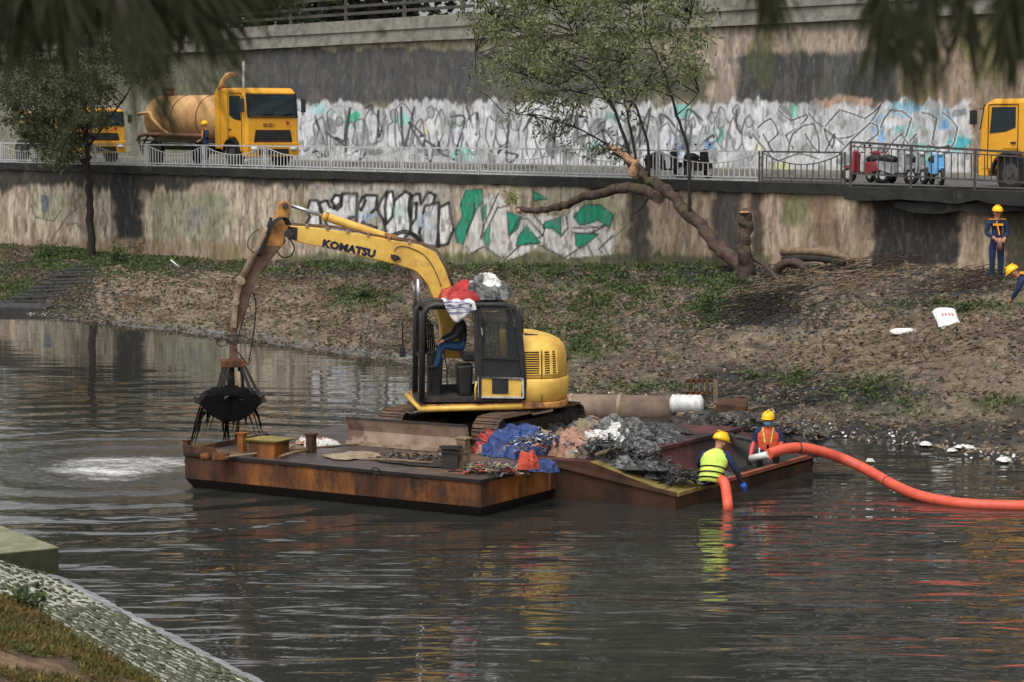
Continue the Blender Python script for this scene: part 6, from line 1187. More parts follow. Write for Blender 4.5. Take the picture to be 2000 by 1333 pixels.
# revolving frame
ZF0, ZF1 = 1.2, 1.31
def plan(off=0.0, a_front=1.18):
    P = [(a_front, 1.1 + off), (a_front, -1.1 - off)]; P += [(-.95 + 0, -1.1 - off)]
    for k in range(1, 14): th = math.pi * k / 14; P.append((-.95 - (.52 + off) * math.sin(th), -(1.1 + off) * math.cos(th)))
    P += [(-.95, 1.1 + off)]; return P
b = MB(); b.hexa([X3(a, c, ZF0) for a, c in plan(-.02)], [X3(a, c, ZF1) for a, c in plan(-.02)]); b.build('revolving_frame', 'yellow_rusty', EX, .025)
b = MB(); b.tube([X3(1.2, -1.0, ZF0 + .03), X3(1.2, 1.08, ZF0 + .03), X3(-.5, 1.12, ZF0 + .05)], .05, 8); b.build('frame_rail', 'yellow', EX)
# counterweight and engine hood (a rounded loft)
def rear(off, a0=-.42):
    P = [(a0, 1.1 + off)]
    P += [(a0 - .18 * k, 1.1 + off) for k in range(1, 3)]
    for k in range(0, 21): th = math.pi * (1 - k / 20); P.append((-.85 - (.60 + off) * math.sin(th), -(1.1 + off) * math.cos(th)))
    P += [(a0, -1.1 - off)]; return P
def loft(nm, levels, m, bev=0):
    b = MB(); b.smooth = False; rings = [[X3(a, c, z) for a, c in rear(o)] for z, o in levels]; n = len(rings[0])
    b.smooth = True; b.loft(rings); return b.build(nm, m, EX)
loft('counterweight', [(1.22, -.22), (1.27, -.08), (1.36, -.01), (1.5, .02), (1.66, .02), (1.7, 0), (1.705, -.02)], 'yellow')
loft('engine_hood', [(1.715, -.02), (1.73, -.005), (2.1, -.03), (2.2, -.06), (2.3, -.14), (2.36, -.26), (2.4, -.42)], 'yellow')
# louvres: flat panel and curved panel
def side_pt(s, z, off):
    """s runs rearwards along the near side, then round the corner"""
    if s < .42: return X3(-.43 - s, 1.1 + off, z)
    th = math.pi - (s - .42) / .98; return X3(-.85 - (.60 + off) * math.sin(th), -(1.1 + off) * math.cos(th), z)
def hoff(z): return float(np.interp(z, [1.73, 2.1, 2.2], [-.005, -.03, -.06]))
for s0, s1 in ((.09, .38), (.46, .66), (.7, .86)):
    m_ = 10; b = MB(); N_ = 5; G = [[side_pt(s0 + (s1 - s0) * i / N_, z, hoff(z) + .007) for i in range(N_ + 1)] for z in (1.79, 1.95, 2.1, 2.17)]
    [b.add(G[r_] + G[r_ + 1], [(i, i + 1, N_ + 2 + i, N_ + 1 + i) for i in range(N_)]) for r_ in range(3)]; rc = b.build('vent_recess', 'blk', EX)
    for k in range(m_ + 1):
        z = 1.79 + .38 * k / m_; b = MB(); P = [side_pt(s0 + (s1 - s0) * i / N_, z, hoff(z) + .014) for i in range(N_ + 1)]
        for p, q in ([(P[0], P[-1])] if s1 < .42 else zip(P[:-1], P[1:])): b.bar(p, q, .014, .016)
        b.build('louver', 'yellow', rc)
    b = MB()
    for s_ in (s0, s1): b.bar(side_pt(s_, 1.78, .004), side_pt(s_, 2.1, -.018), .03, .028, (1, 0, 0)); b.bar(side_pt(s_, 2.1, -.018), side_pt(s_, 2.18, -.044), .03, .028, (1, 0, 0))
    b.build('vent_frame', 'yellow', rc)
b = MB(); b.bar(side_pt(.41, 1.3, .012), side_pt(.41, 2.2, -.03), .012, .01, (1, 0, 0)); b.build('panel_gap', 'blk', EX)
b = MB(); b.tube([X3(-.62, .25, 2.35), X3(-.62, .25, 2.85)], .05, 10); b.build('exhaust_pipe', 'darksteel', EX)
b = MB(); b.bar(X3(-.62, .6, 2.42), X3(-.85, .6, 2.4), .02, .03); b.build('hood_handle', 'black', EX)
# cab
BN, BF = 1.12, .14
def pole(nm, P, bb, r, m='black', par=None, n=8): b = MB(); b.tube([mp(x, y, BN) + LV * (bb - BN) for x, y in P], r, n); return b.build(nm, m, par or EX)
CB = MB(); CB.tube([mp(x, y, BN) for x, y in ((824, 784), (825, 640), (828, 612), (836, 601), (850, 596), (985, 596), (1003, 602), (1013, 622), (1023, 745), (1021, 782))], .05, 8)
CB.tube([mp(x, y, BN) - LV * (BN - BF) for x, y in ((824, 784), (825, 640), (828, 612), (836, 601), (850, 596), (985, 596), (1003, 602), (1013, 622), (1023, 745), (1021, 782))], .05, 8)
CB.bar(mp(929, 598, BN), mp(932, 784, BN), .09, .07, (1, 0, 0)); cabf = CB.build('cab_frame', 'black', EX)
cr_ = lambda x, y, bb: mp(x, y, BN) - LV * (BN - bb)
for (x, y, w_) in ((836, 601, .06), (824, 784, .08), (825, 700, .03)): b = MB(); b.bar(cr_(x, y, BN), cr_(x, y, BF), w_, w_); b.build('cross_bar', 'black', cabf)
b = MB(); P = [(840, 596), (985, 593), (1003, 600), (1003, 606), (840, 605)]; prof(b, P, BN - .02, BN - BF - .04); b.build('roof', 'black', EX, .02)
b = MB(); prof(b, [(1012, 640), (1024, 745), (1021, 782), (1012, 782), (1012, 745), (1004, 640)], BN - .02, BN - BF - .04); b.build('rear_wall', 'black', EX)
b = MB(); prof(b, [(933, 742), (1020, 745), (1018, 780), (933, 780)], BF + .06, .04); prof(b, [(836, 752), (930, 750), (930, 784), (836, 784)], BF + .06, .04); b.build('far_side_panel', 'black', EX)
b = MB(); prof(b, [(826, 778), (1020, 776), (1020, 786), (826, 786)], BN - .03, BN - BF - .06); b.build('cab_floor', 'darksteel', EX)
# door (rear half, shut): frame, glass, lower panel
dr = MB()
for a, c, w_ in (((937, 603), (1005, 604), .05), ((937, 603), (937, 782), .06), ((1006, 606), (1020, 738), .05), ((937, 698), (1016, 701), .05), ((937, 630), (1010, 632), .02), ((973, 632), (976, 700), .02), ((937, 736), (1020, 740), .05)): dr.bar(mp(*a, BN + .03), mp(*c, BN + .03), w_ * .8, w_, LV)
dro = dr.build('cab_door', 'black', EX)
b = MB(); prof(b, [(939, 605), (1005, 606), (1014, 699), (939, 698)], BN + .02, .008); b.build('pane', 'glass', dro)
b = MB(); prof(b, [(939, 701), (1017, 703), (1020, 738), (939, 735)], BN + .02, .02); b.build('lower_panel', 'black', dro)
b = MB(); b.bar(mp(940, 640, BN + .06), mp(942, 655, BN + .06), .02, .02); b.build('door_handle', 'chrome', dro)
b = MB(); prof(b, [(828, 640), (829, 700), (829, 700)], BF + .05, .01); b = MB(); prof(b, [(936, 610), (1004, 610), (1012, 740), (936, 740)], BF + .03, .006); b.build('far_pane', 'glass', EX)
b = MB(); p0_, p1_, p2_, p3_ = cr_(826, 612, BN - .05), cr_(826, 612, BF + .05), cr_(825, 775, BF + .05), cr_(825, 775, BN - .05); b.hexa([p3_, p2_, p2_ + FV * -.006, p3_ + FV * -.006], [p0_, p1_, p1_ + FV * -.006, p0_ + FV * -.006]); b.build('front_pane', mat_glass('front_glass', (40, 46, 46), .22, .05), EX)
# side box under the door
b = MB(); prof(b, [(934, 738), (1022, 741), (1022, 778), (934, 777)], BN + .035, .06); sb = b.build('side_box', 'yellow', EX, .01)
b = MB(); q = [mp(x, y, BN + .045) for x, y in ((935, 737), (1021, 740), (1022, 777), (935, 776))]
for i in range(4): b.bar(q[i], q[(i + 1) % 4], .02, .028)
b.build('box_trim', 'rail', sb)
b = MB(); prof(b, [(961, 740), (993, 741), (993, 770), (961, 770)], BN + .04, .004); b.build('dark_plate', 'black', sb)
b = MB(); b.tube([mp(931, 745, BN + .05), mp(928, 760, BN + .05), mp(929, 782, BN + .05)], .018, 6); b.build('grab_rail', 'yellow', EX)
# seat, console, levers
b = MB(); prof(b, [(905, 690), (940, 692), (940, 708), (905, 706)], BN - .25, .5); prof(b, [(935, 625), (950, 625), (946, 705), (932, 705)], BN - .28, .44); b.build('seat', 'trim', EX, .03)
b = MB(); prof(b, [(893, 715), (925, 712), (922, 775), (898, 775)], BN - .3, .4); b.build('seat_base', 'trim', EX, .04)
b = MB(); prof(b, [(838, 690), (852, 684), (866, 700), (862, 775), (838, 778)], BN - .5, .35); b.build('console', 'trim', EX, .02)
for k, (x0, x1, bb) in enumerate(((866, 858, BN - .35), (884, 876, BN - .7), (850, 846, BN - .5))): b = MB(); a = cr_(x0, 770, bb); c = cr_(x1, 680 + k * 8, bb); b.tube([a, (a + c) / 2 + FV * -.03, c], .012, 6); b.ball(c, .028, 8, 6); b.build('control_lever', 'black', EX)
b = MB()
for k in range(5): a = cr_(842 + k * 3, 620 + k * 5, BF + .1 + k * .05); c = cr_(846 + k * 4, 700, BF + .1); b.tube([a, (a + c) / 2 + LV * .08, c], .014, 6)
b.build('cable_loom', 'blk', EX)
# boom
BB = .02
boom = [(567, 441), (600, 443), (700, 457), (768, 470), (823, 480), (851, 494), (869, 524), (880, 557), (884, 590), (897, 650), (899, 700), (868, 700), (862, 640), (850, 590), (836, 557), (815, 532), (802, 526), (773, 517), (731, 507), (668, 491), (592, 476), (567, 468), (562, 455)]
b = MB(); prof(b, boom, BB, .34); bo = b.build('boom', 'yellow', EX, .015)
b = MB(); prof(b, [(566, 443), (581, 445), (580, 470), (566, 467), (561, 455)], BB + .012, .364); b.build('boom_tip', 'black', bo)
b = MB()
for P in ([(572, 440), (640, 444), (700, 453), (768, 466), (822, 476), (853, 490), (872, 522), (884, 560)],): b.tube([mp(x, y, BB - .03) for x, y in P], .016, 6); b.tube([mp(x, y - 3, BB - .12) for x, y in P], .016, 6); b.tube([mp(x, y - 1, BB - .28) for x, y in P], .016, 6)
b.build('hydraulic_pipe', 'arm_mud', bo)
for x, y in ((600, 441), (640, 446), (680, 452), (720, 459), (760, 465), (800, 473)): b = MB(); p = mp(x, y, BB - .08); b.box(p, (.05, .2, .05)); b.build('pipe_clamp', 'arm_tan', bo)
b = MB(); b.tube(smooth_path([mp(x, y, BB + .01) for x, y in ((770, 490), (778, 482), (800, 484), (830, 500), (850, 530), (862, 560))], 4), .008, 5); b.build('grease_line', 'arm_mud', bo)
b = MB(); prof(b, [(764, 497), (778, 500), (784, 507), (770, 510), (763, 503)], BB + .03, .03); b.build('cylinder_lug', 'darksteel', bo)
b = MB(); b.disc(mp(771, 503, BB + .04), LV, .045, .05, 12); b.build('pivot_pin', 'darksteel', bo)
o3 = mp(628.5, 481.5, BB + .002); o4 = mp(731, 503, BB + .002)
lt = letters('KOMATSU', o3, (o4 - o3), (0, 0, 1), .125, 'letter', bo, extrude=.003)
xs = [(v.co + Vector(EX.location) - o3).dot((o4 - o3).normalized()) for v in lt.data.vertices]; kx = (o4 - o3).length / max(xs); dd = (o4 - o3).normalized()
for v in lt.data.vertices: w_ = v.co + Vector(EX.location) - o3; v.co += dd * (w_.dot(dd) * (kx - 1))
_v = [v.co.copy() for v in lt.data.vertices]; _f = [tuple(p.vertices) for p in lt.data.polygons]; mb = MB()
for q, (dx_, dz_) in enumerate(((0, 0), (.008, .001), (-.008, -.001), (0, .007), (0, -.007))): mb.add([v + dd * dx_ + Vector((0, 0, dz_)) + LV * .0006 * q for v in _v], _f)
_m = mb.mesh('lettering', 'letter'); lt.data = _m
# boom cylinders beside the cab front
for bb in (BB + .08, BB - .5):
    a, m_, c = mp(815, 545, BB) + LV * (bb - BB), mp(818, 600, BB) + LV * (bb - BB), mp(828, 690, BB) + LV * (bb - BB)
    b = MB(); b.tube([a, m_], .035, 10); b.build('cylinder_rod', 'chrome', EX); b = MB(); b.tube([m_, c], .065, 12); b.build('boom_cylinder', 'black', EX)
b = MB(); prof(b, [(800, 528), (816, 532), (826, 548), (812, 552), (804, 540)], BB + .04, .42); b.build('cylinder_bracket', 'arm_mud', EX)
# stick cylinder above the boom
b = MB(); b.tube([mp(569, 402, BB - .17), mp(634, 423, BB - .17)], .032, 12); b.build('cylinder_rod', 'chrome', EX)
b = MB(); b.tube([mp(630, 421.5, BB - .17), mp(636, 423.5, BB - .17), mp(756, 464, BB - .17), mp(766, 467, BB - .17)], [.06, .074, .074, .06], 16); sc_ = b.build('stick_cylinder', 'yellow', EX)
b = MB(); b.tube([mp(634, 423, BB - .17), mp(640, 425, BB - .17)], .082, 16); b.build('gland', 'yellow_rusty', sc_)
b = MB(); prof(b, [(752, 455), (775, 460), (782, 470), (768, 474), (752, 470)], BB - .06, .24); b.build('cylinder_bracket', 'yellow_rusty', EX)
b = MB()
for k in range(3): b.tube(smooth_path([mp(x, y - k * 3, BB - .1 - k * .08) for x, y in ((765, 464), (790, 456), (812, 464), (824, 478))], 4), .013, 6)
b.build('hose', 'rubber', EX)
# arm
b = MB(); prof(b, [(545, 398), (556, 392), (567, 399), (566, 420), (563, 445), (551, 482), (535, 482), (520, 480), (527, 455), (537, 428)], BB - .03, .28); ah = b.build('arm_head', 'yellow_rusty', EX, .012)
b = MB(); b.disc(mp(563, 457, BB), LV, .07, .44, 16); b.disc(mp(556, 402, BB - .14), LV, .05, .34, 12); b.build('pivot_pin', 'darksteel', ah)
b = MB(); prof(b, [(522, 455), (536, 440), (560, 470), (550, 482), (533, 503), (506, 540), (495, 562), (481, 608), (466, 636), (450, 632), (456, 596), (461, 560), (470, 540), (490, 505), (508, 470)], BB - .04, .26); ar = b.build('arm', 'arm_mud', EX, .02)
b = MB(); b.tube([mp(523, 445, BB + .0), mp(517, 458, BB + .0), mp(475, 540, BB)], [.05, .065, .065], 12); b.build('grab_cylinder', 'arm_tan', EX)
b = MB(); b.tube([mp(530, 425, BB + .0), mp(520, 452, BB)], .03, 8); b.build('cylinder_rod', 'darksteel', EX)
b = MB()
for x, y, r_ in ((470, 548, .07), (461, 589, .05)): b.disc(mp(x, y, BB), LV, r_, .34, 14)
for a, c in (((470, 545), (460, 590)), ((460, 590), (456, 640))): b.bar(mp(*a, BB + .01), mp(*c, BB + .01), .09, .04, LV)
b.build('linkage', 'arm_tan', EX)
for k in range(4): b = MB(); b.tube(smooth_path([mp(x + k * 3, y, BB + .03 + k * .02) for x, y in ((560, 440), (548, 425), (525, 440), (512, 470), (500, 500))], 4), .012, 5); b.build('hose', 'rubber', EX)
b = MB(); b.tube(smooth_path([mp(x, y, BB + .06) for x, y in ((505, 448), (488, 462), (484, 482), (496, 494))], 5), .009, 5); b.build('hose', 'rubber', EX)
b = MB(); b.tube(smooth_path([mp(x, y, BB + .04) for x, y in ((560, 462), (574, 480), (570, 498), (552, 503), (540, 490))], 5), .013, 5); b.build('hose', 'rubber', EX)
b = MB(); b.tube(smooth_path([mp(x, y, BB + .04) for x, y in ((494, 570), (500, 600), (494, 660), (486, 705))], 5), .011, 5); b.build('hose', 'rubber', EX)
b = MB(); b.tube(smooth_path([mp(x, y, BB + .04) for x, y in ((482, 600), (470, 640), (462, 665), (455, 660))], 5), .011, 5); b.build('hose', 'rubber', EX)
b = MB(); b.tube(smooth_path([mp(x, y, BB + .04) for x, y in ((448, 665), (430, 660), (423, 668), (430, 677), (445, 673))], 5), .009, 5); b.build('hose', 'rubber', EX)
b = MB(); b.tube(smooth_path([mp(x, y, BB + .04) for x, y in ((458, 680), (470, 695), (484, 712), (488, 700))], 5), .011, 5); b.build('hose', 'rubber', EX)
# grab
b = MB(); prof(b, [(450, 630), (466, 634), (462, 660), (466, 705), (447, 705), (449, 660)], BB - .1, .16); gs = b.build('grab_swivel', 'arm_mud', EX, .01)
b = MB(); b.bar(mp(440, 656, BB - .15), mp(474, 656, BB - .15), .1, .03); b.bar(mp(444, 668, BB - .15), mp(468, 668, BB - .15), .14, .05); b.build('swivel_flange', 'darksteel', gs)
b = MB(); prof(b, [(432, 705), (478, 704), (479, 718), (432, 719)], BB + .05, .4); b.build('grab_head', 'rust', EX, .01)
gm = mp(449, 790, BB - .15)
b = MB()
for a, c in (((438, 718), (425, 770)), ((446, 718), (432, 770)), ((472, 718), (492, 770)), ((478, 716), (506, 772))):
    for off in (.04, -.34): b.bar(mp(*a, BB) + LV * off, mp(*c, BB) + LV * off, .04, .05)
b.build('grab_link', 'darksteel', EX)
b = MB(); b.tube([mp(450, 716, BB - .15), mp(452, 775, BB - .15)], .065, 12); b.tube([mp(470, 718, BB - .15), mp(472, 775, BB - .15)], .05, 12); b.build('grab_cylinder', 'darksteel', EX)
b = MB(); b.tube([mp(466, 726, BB + .05), mp(470, 770, BB + .05)], .03, 8); b.build('cylinder_rod', 'arm_tan', EX)
for sg in (-1, 1):   # two shells meeting in the middle
    b = MB(); n = 14; prof2 = []
    th0 = 0.0; V_, F_ = [], []
    pts = [(.0, -.26), (.16, -.24), (.34, -.14), (.47, .0), (.53, .06), (.42, .2), (.25, .22), (.0, .2)]
    P = [gm + FV * (-sg) * -x + Vector((0, 0, z)) for x, z in pts]
    w0 = .36; b.hexa([p - LV * w0 for p in P], [p + LV * w0 for p in P])
    o = b.build('grab_shell', 'blk', EX, .02)
    for k in range(4): s_ = -.3 + .2 * k; b = MB(); b.bar(gm + FV * sg * .44 + LV * s_ + Vector((0, 0, .02)), gm + FV * sg * .6 + LV * s_ + Vector((0, 0, .1)), .05, .04); b.build('tooth', 'darksteel', o)
    
# weed and rags dripping from the grab
b = MB(); rs = random.Random(9)
for (x0, y0, x1, y1) in ((392, 800, 362, 905), (395, 802, 368, 880), (399, 805, 372, 885), (402, 808, 380, 868), (404, 808, 384, 850), (408, 808, 398, 850), (436, 825, 437, 870), (441, 826, 444, 892), (445, 826, 447, 870), (466, 815, 461, 862), (470, 812, 459, 880), (478, 812, 484, 850), (484, 808, 498, 850), (490, 798, 510, 852), (494, 800, 514, 846), (490, 790, 505, 815), (418, 815, 408, 840), (455, 822, 456, 845)):
    for k in range(2):
        o_ = rs.uniform(-.3, .25); p = mp(x0 + rs.uniform(-2, 2), y0 - 6, BB - .15) + LV * o_; q = mp(x1 + rs.uniform(-3, 3), y1 - k * 12, BB - .15) + LV * o_; m_ = (p + q) / 2 + Vector((rs.uniform(-.03, .03), 0, .02))
        b.tube([p, lerp(p, m_, .5) + Vector((rs.uniform(-.02, .02), 0, 0)), m_, lerp(m_, q, .5) + Vector((rs.uniform(-.02, .02), 0, 0)), q], taper(.016, .005, 5, .4, x0), 5)
b.ball(gm + Vector((0, -.1, .2)), (.4, .3, .14), 14, 8); dg_ = b.build('dripping_weed', 'blk'); tag(dg_, 'strands of black weed and rags dripping from the closed grab', 'weed')
junk('dripping_rags', gm + Vector((0, 0, .12)), .5, .35, .12, ['blackplastic', 'sludge'], 71, 90, (.08, .25), (.01, .03))
# mirror bracket on the cab front
b = MB(); b.tube([cr_(808, 620, BF - .1), cr_(800, 640, BF - .1), cr_(801, 690, BF - .1)], .012, 6); b.bar(cr_(800, 690, BF - .1), cr_(800, 710, BF - .1), .03, .1); b.build('mirror', 'black', EX)
# cloths on the cab roof
heap('red_cloth', cr_(914, 592, .6), .42, .4, .3, ['red', 'orangered', 'greyplastic'], 81, 'crumpled red cloth lying on the front of the excavator cab roof', 'cloth', .2, fold=5, thr=(.56, .68))
heap('grey_sheet', cr_(962, 590, .55), .46, .46, .4, ['whitecloth', 'greyplastic'], 82, 'grey white plastic sheet heaped on the rear of the excavator cab roof', 'plastic sheet', .4, fold=6, amp=.6, thr=(.5,))
# striped cloth draped over the roof edge
V, F = [], []; n1, n2 = 22, 12
for i in range(n1):
    for j in range(n2):
        x = 866 + 60 * i / (n1 - 1); jj = j / (n2 - 1); u_ = i / (n1 - 1); drop = float(np.interp(u_, [0, .25, .42, .7, 1], [10, 38, 42, 26, 16])); f_ = .035 * math.sin(i * .9 + 1) * jj
        if jj < .35: p = cr_(x, 591, BN - .35 + jj) + Vector((0, 0, .04 + .02 * math.sin(i * .8)))
        else: p = cr_(x + 4 * (jj - .35), 589 + drop * (jj - .35) / .65, BN + .06) + LV * f_
        V.append(tuple(p))
for i in range(n1 - 1):
    for j in range(n2 - 1): k = i * n2 + j; F.append((k, k + n2, k + n2 + 1, k + 1))
b = MB(); b.smooth = True; b.add(V, F); o = b.build('striped_cloth', 'stripecloth'); md = o.modifiers.new('t', 'SOLIDIFY'); md.thickness = .01; tag(o, 'white cloth with violet stripes hanging over the front edge of the cab roof', 'cloth')

# ================================================================== PEOPLE ON THE VESSELS, HOSES
SIT = dict(STAND, pelvis=(0, 0, .1), waist=(0, .02, .23), chest=(0, .05, .46), neck=(0, .08, .61), jaw=(0, .11, .67), head=(0, .12, .74), crown=(0, .12, .82), shL=(-.19, .05, .55), shR=(.19, .05, .55), hpL=(-.1, .06, .08), hpR=(.1, .06, .08), knL=(-.13, .45, .12), knR=(.13, .45, .12), anL=(-.13, .5, -.28), anR=(.13, .5, -.28), toL=(-.13, .63, -.32), toR=(.13, .63, -.32))
def ex_lime(loc, J, s, mx, hd, fw, up, rt):
    v = shell(loc, 'vest', 'limevest', J, s, [(-.12, .2, .15), (.1, .195, .15), (.4, .205, .16), (.62, .235, .17), (.82, .22, .15), (.95, .14, .11), (1.02, .075, .08)])
    for f_ in (.02, .2, .38): o = shell(loc, 'vest_strap', 'blk', J, s, [(f_ - .018, .21, .168), (f_ + .018, .21, .168)])
    b = MB(); b.ball((J['haL'] if 'haL' in J else J['wrL']) * s + Vector((0, .05, -.04)), (.05, .07, .035)); loc(b, 'glove', 'glove')
pw = at_z(1386, 950, .27); yaw1 = R(-22)
J1 = dict(SIT, knL=(-.42, .3, .12), knR=(-.22, .38, .12), anL=(-.5, .34, -.12), anR=(-.32, .44, -.12), toL=(-.58, .42, -.15), toR=(-.4, .54, -.15), elR=(.36, .14, .31), wrR=(.46, .22, .06), elL=(-.26, .24, .3), wrL=(-.2, .44, .22), waist=(.01, .05, .21), chest=(.05, .14, .42), neck=(.06, .2, .55), jaw=(.08, .24, .6), head=(.09, .27, .66), crown=(.1, .28, .74), shL=(-.14, .15, .49), shR=(.23, .13, .5), face=(.6, 1, -.25))
def ex_lime2(loc, J, s, mx, hd, fw, up, rt):
    v = shell(loc, 'vest', 'limevest', J, s, [(-.12, .2, .15), (.1, .195, .15), (.4, .205, .16), (.62, .235, .17), (.82, .22, .15), (.95, .14, .11), (1.02, .075, .08)])
    for f_ in (.02, .2, .38): shell(loc, 'vest_strap', 'blk', J, s, [(f_ - .018, .215, .172), (f_ + .018, .215, .172)])
    d = (J['wrR'] - J['elR']).normalized(); b = MB(); b.tube([(J['wrR'] + d * .03) * s, (J['wrR'] + d * .09) * s, (J['wrR'] + d * .16) * s], [.045, .05, .03], 10); loc(b, 'glove', 'glove')
person('worker in lime yellow life vest and yellow helmet seated on the barge seen from behind', pw, yaw1, J1, dict(top='navy', arm='navy', fore='darkcloth', hand='glove', skin='skin', leg='darkcloth', shin='darkcloth', boot='darkcloth'), extras=ex_lime2, scale=1.0)
pw2 = at_z(1500, 896, .34); yaw2 = R(180 - 8)
J2 = dict(SIT, elL=(-.26, .05, .3), wrL=(-.16, .24, .2), elR=(.27, .08, .32), wrR=(.32, .22, .06), knL=(-.17, .22, .16), knR=(.17, .22, .16), anL=(-.14, .1, -.17), anR=(.14, .1, -.17), toL=(-.15, .2, -.2), toR=(.15, .2, -.2), face=(.1, 1, -.35))
def ex_or(loc, J, s, mx, hd, fw, up, rt):
    shell(loc, 'vest', 'orangevest', J, s, [(-.02, .2, .15), (.15, .195, .15), (.4, .205, .16), (.62, .225, .165), (.8, .2, .145), (.93, .13, .11), (1.0, .085, .085)])
    A = J['pelvis'] * s; C_ = J['chest'] * s; N_ = J['neck'] * s
    for q in (-1, 1): b = MB(); b.bar(A + Vector((q * .05, .17, .2)), N_ + Vector((q * .09, .1, .0)), .02, .02); loc(b, 'reflective_strip', 'limevest')
    b = MB(); b.bar(A + Vector((0, .16, .1)), N_ + Vector((0, .08, -.05)), .035, .02); loc(b, 'zip', 'blk')
    b = MB(); b.ball(hd - up * .045 + fw * .06, (.07, .06, .045), 12, 8, mx); loc(b, 'face_mask', 'maskblue')
person('worker in orange vest, blue face mask and yellow helmet holding the hose nozzle', pw2, yaw2, J2, dict(top='navy', arm='navy', fore='redsleeve', hand='darkcloth', skin='skin', leg='darkcloth', shin='darkcloth', boot='darkcloth'), extras=ex_or, scale=.9)
# operator in the cab
pw3 = cr_(914, 690, .66); yaw3 = math.atan2(FV.y, FV.x) - math.pi / 2
person('operator in blue jeans and dark shirt sitting inside the excavator cab', pw3, yaw3, dict(SIT, elL=(-.26, .2, .3), elR=(.26, .2, .3), wrL=(-.22, .42, .22), wrR=(.22, .42, .22), anL=(-.13, .58, -.3), anR=(.13, .52, -.3), toL=(-.13, .74, -.33), toR=(.13, .66, -.33)), dict(top='darkcloth', hand='skin', skin='skin', leg='jeans', shin='jeans', boot='darkcloth'), helmet=False, scale=.85)
# hoses
hz = thing('suction_hose', at_z(1620, 900, 0), 'thick orange suction hose curving from the orange-vested worker out across the water', 'hose')
pts = [(1500, 888, .62, .0), (1530, 878, .66, 0), (1560, 875, .66, 0), (1595, 880, .6, 0), (1650, 898, .42, 0), (1700, 922, .26, 0), (1750, 950, .14, 0), (1800, 970, .08, 0), (1870, 983, .05, 0), (1950, 988, .05, 0), (2040, 988, .05, 0), (2150, 985, .05, 0)]
b = MB(); P = smooth_path([at_z(x, y, z) for x, y, z, _ in pts], 6); b.tube(P, .088, 14); b.build('hose', 'hose', hz)
for k in (12, 34): b = MB(); d_ = (P[k + 1] - P[k]).normalized(); b.tube([P[k] - d_ * .012, P[k] + d_ * .012], .091, 14); b.build('hose_joint', 'rust', hz)
b = MB(); a, c = at_z(1466, 896, .52), at_z(1500, 888, .62); b.tube([a, c], .055, 12); b.build('nozzle', 'white', hz); b = MB(); m_ = (a + c) / 2; b.tube([m_, m_ + Vector((.0, -.02, .14))], .012, 6); b.build('nozzle_handle', 'white', hz)
h2 = thing('drain_hose', at_z(1420, 985, 0), 'short orange hose hanging down into the water in front of the lime-vested worker', 'hose')
b = MB(); P = smooth_path([at_z(1398, 940, .34) + Vector((0, .05, 0)), at_z(1408, 938, .38), at_z(1415, 945, .34), at_z(1419, 965, .2), at_z(1422, 992, .03), at_z(1422, 1010, -.2)], 5); b.tube(P, .082, 14); b.build('hose', 'hose', h2)

# ================================================================== THINGS ON THE BANK
def log(pts, r0, r1, m, lab, nm='log', d=1.0, cut=True):
    P = [bank_pt(x, y + 6) if k is None else wpt(x, y, k) for x, y, k in pts]; b = MB(); P2 = smooth_path(P, 4); b.tube(P2, taper(r0, r1, len(P2), .12, int(pts[0][0])), 10); o = b.build(nm, m); return tag(o, lab, 'log')
log([(1528, 492, 1.2), (1590, 492, 1.1), (1640, 500, 1.0), (1668, 512, .9)], .12, .07, 'wood', 'pale long log lying on top of the pile beside the wall')
log([(1530, 506, 1.3), (1600, 506, 1.3), (1650, 516, 1.2)], .1, .07, 'bark_dark', 'dark log under the pale log on the pile')
log([(1512, 545, 1.9), (1524, 520, 1.9), (1550, 512, 1.9), (1572, 524, 1.9), (1580, 545, 1.9)], .13, .08, 'bark', 'curved forked branch arching out of the soil by the log pile')
log([(1560, 530, 1.6), (1620, 535, 1.6), (1680, 528, 1.4)], .06, .03, 'wood', 'thin branch in front of the log pile')
log([(1462, 500, 2.2), (1495, 520, 2.4), (1530, 560, 2.6)], .07, .04, 'bark', 'crooked dead branch leaning beside the upright trunk')
def brush(px, py, rx, ry, h, n, m, seed, lab):
    p = bank_pt(px, py); rr = np.random.RandomState(seed); b = MB()
    for i in range(n):
        a = p + Vector((rr.normal() * rx * .5, rr.normal() * ry * .5, 0)); t, d = w_inv(a); a.z = float(bank_z(t, d)) + rr.uniform(0, h); th = rr.normal() * .9 + .15; L = rr.uniform(.25, 1.0); q = a + Vector((math.cos(th) * L, math.sin(th) * L * .6, rr.uniform(-.12, .2)))
        b.tube([a, (a + q) / 2 + Vector((0, 0, .04)), q], [.014, .011, .005], 4)
    o = b.build('brushwood', m); return tag(o, lab, 'brushwood', kind='stuff')
brush(1480, 612, 1.1, 1.3, .35, 230, 'bark_dark', 3, 'heap of dark brushwood on the slope')
brush(1470, 585, 1.2, 1.0, .25, 80, 'wood', 4, 'pale brown twigs above the dark brushwood')
brush(1650, 560, 1.6, 1.4, .2, 70, 'wood', 5, 'scattered twigs below the log pile')
brush(1870, 560, 1.4, 1.2, .2, 110, 'bark', 6, 'scattered twigs near the standing worker')
brush(1700, 530, 1.2, .8, .3, 60, 'bark', 7, 'twigs at the end of the log pile')
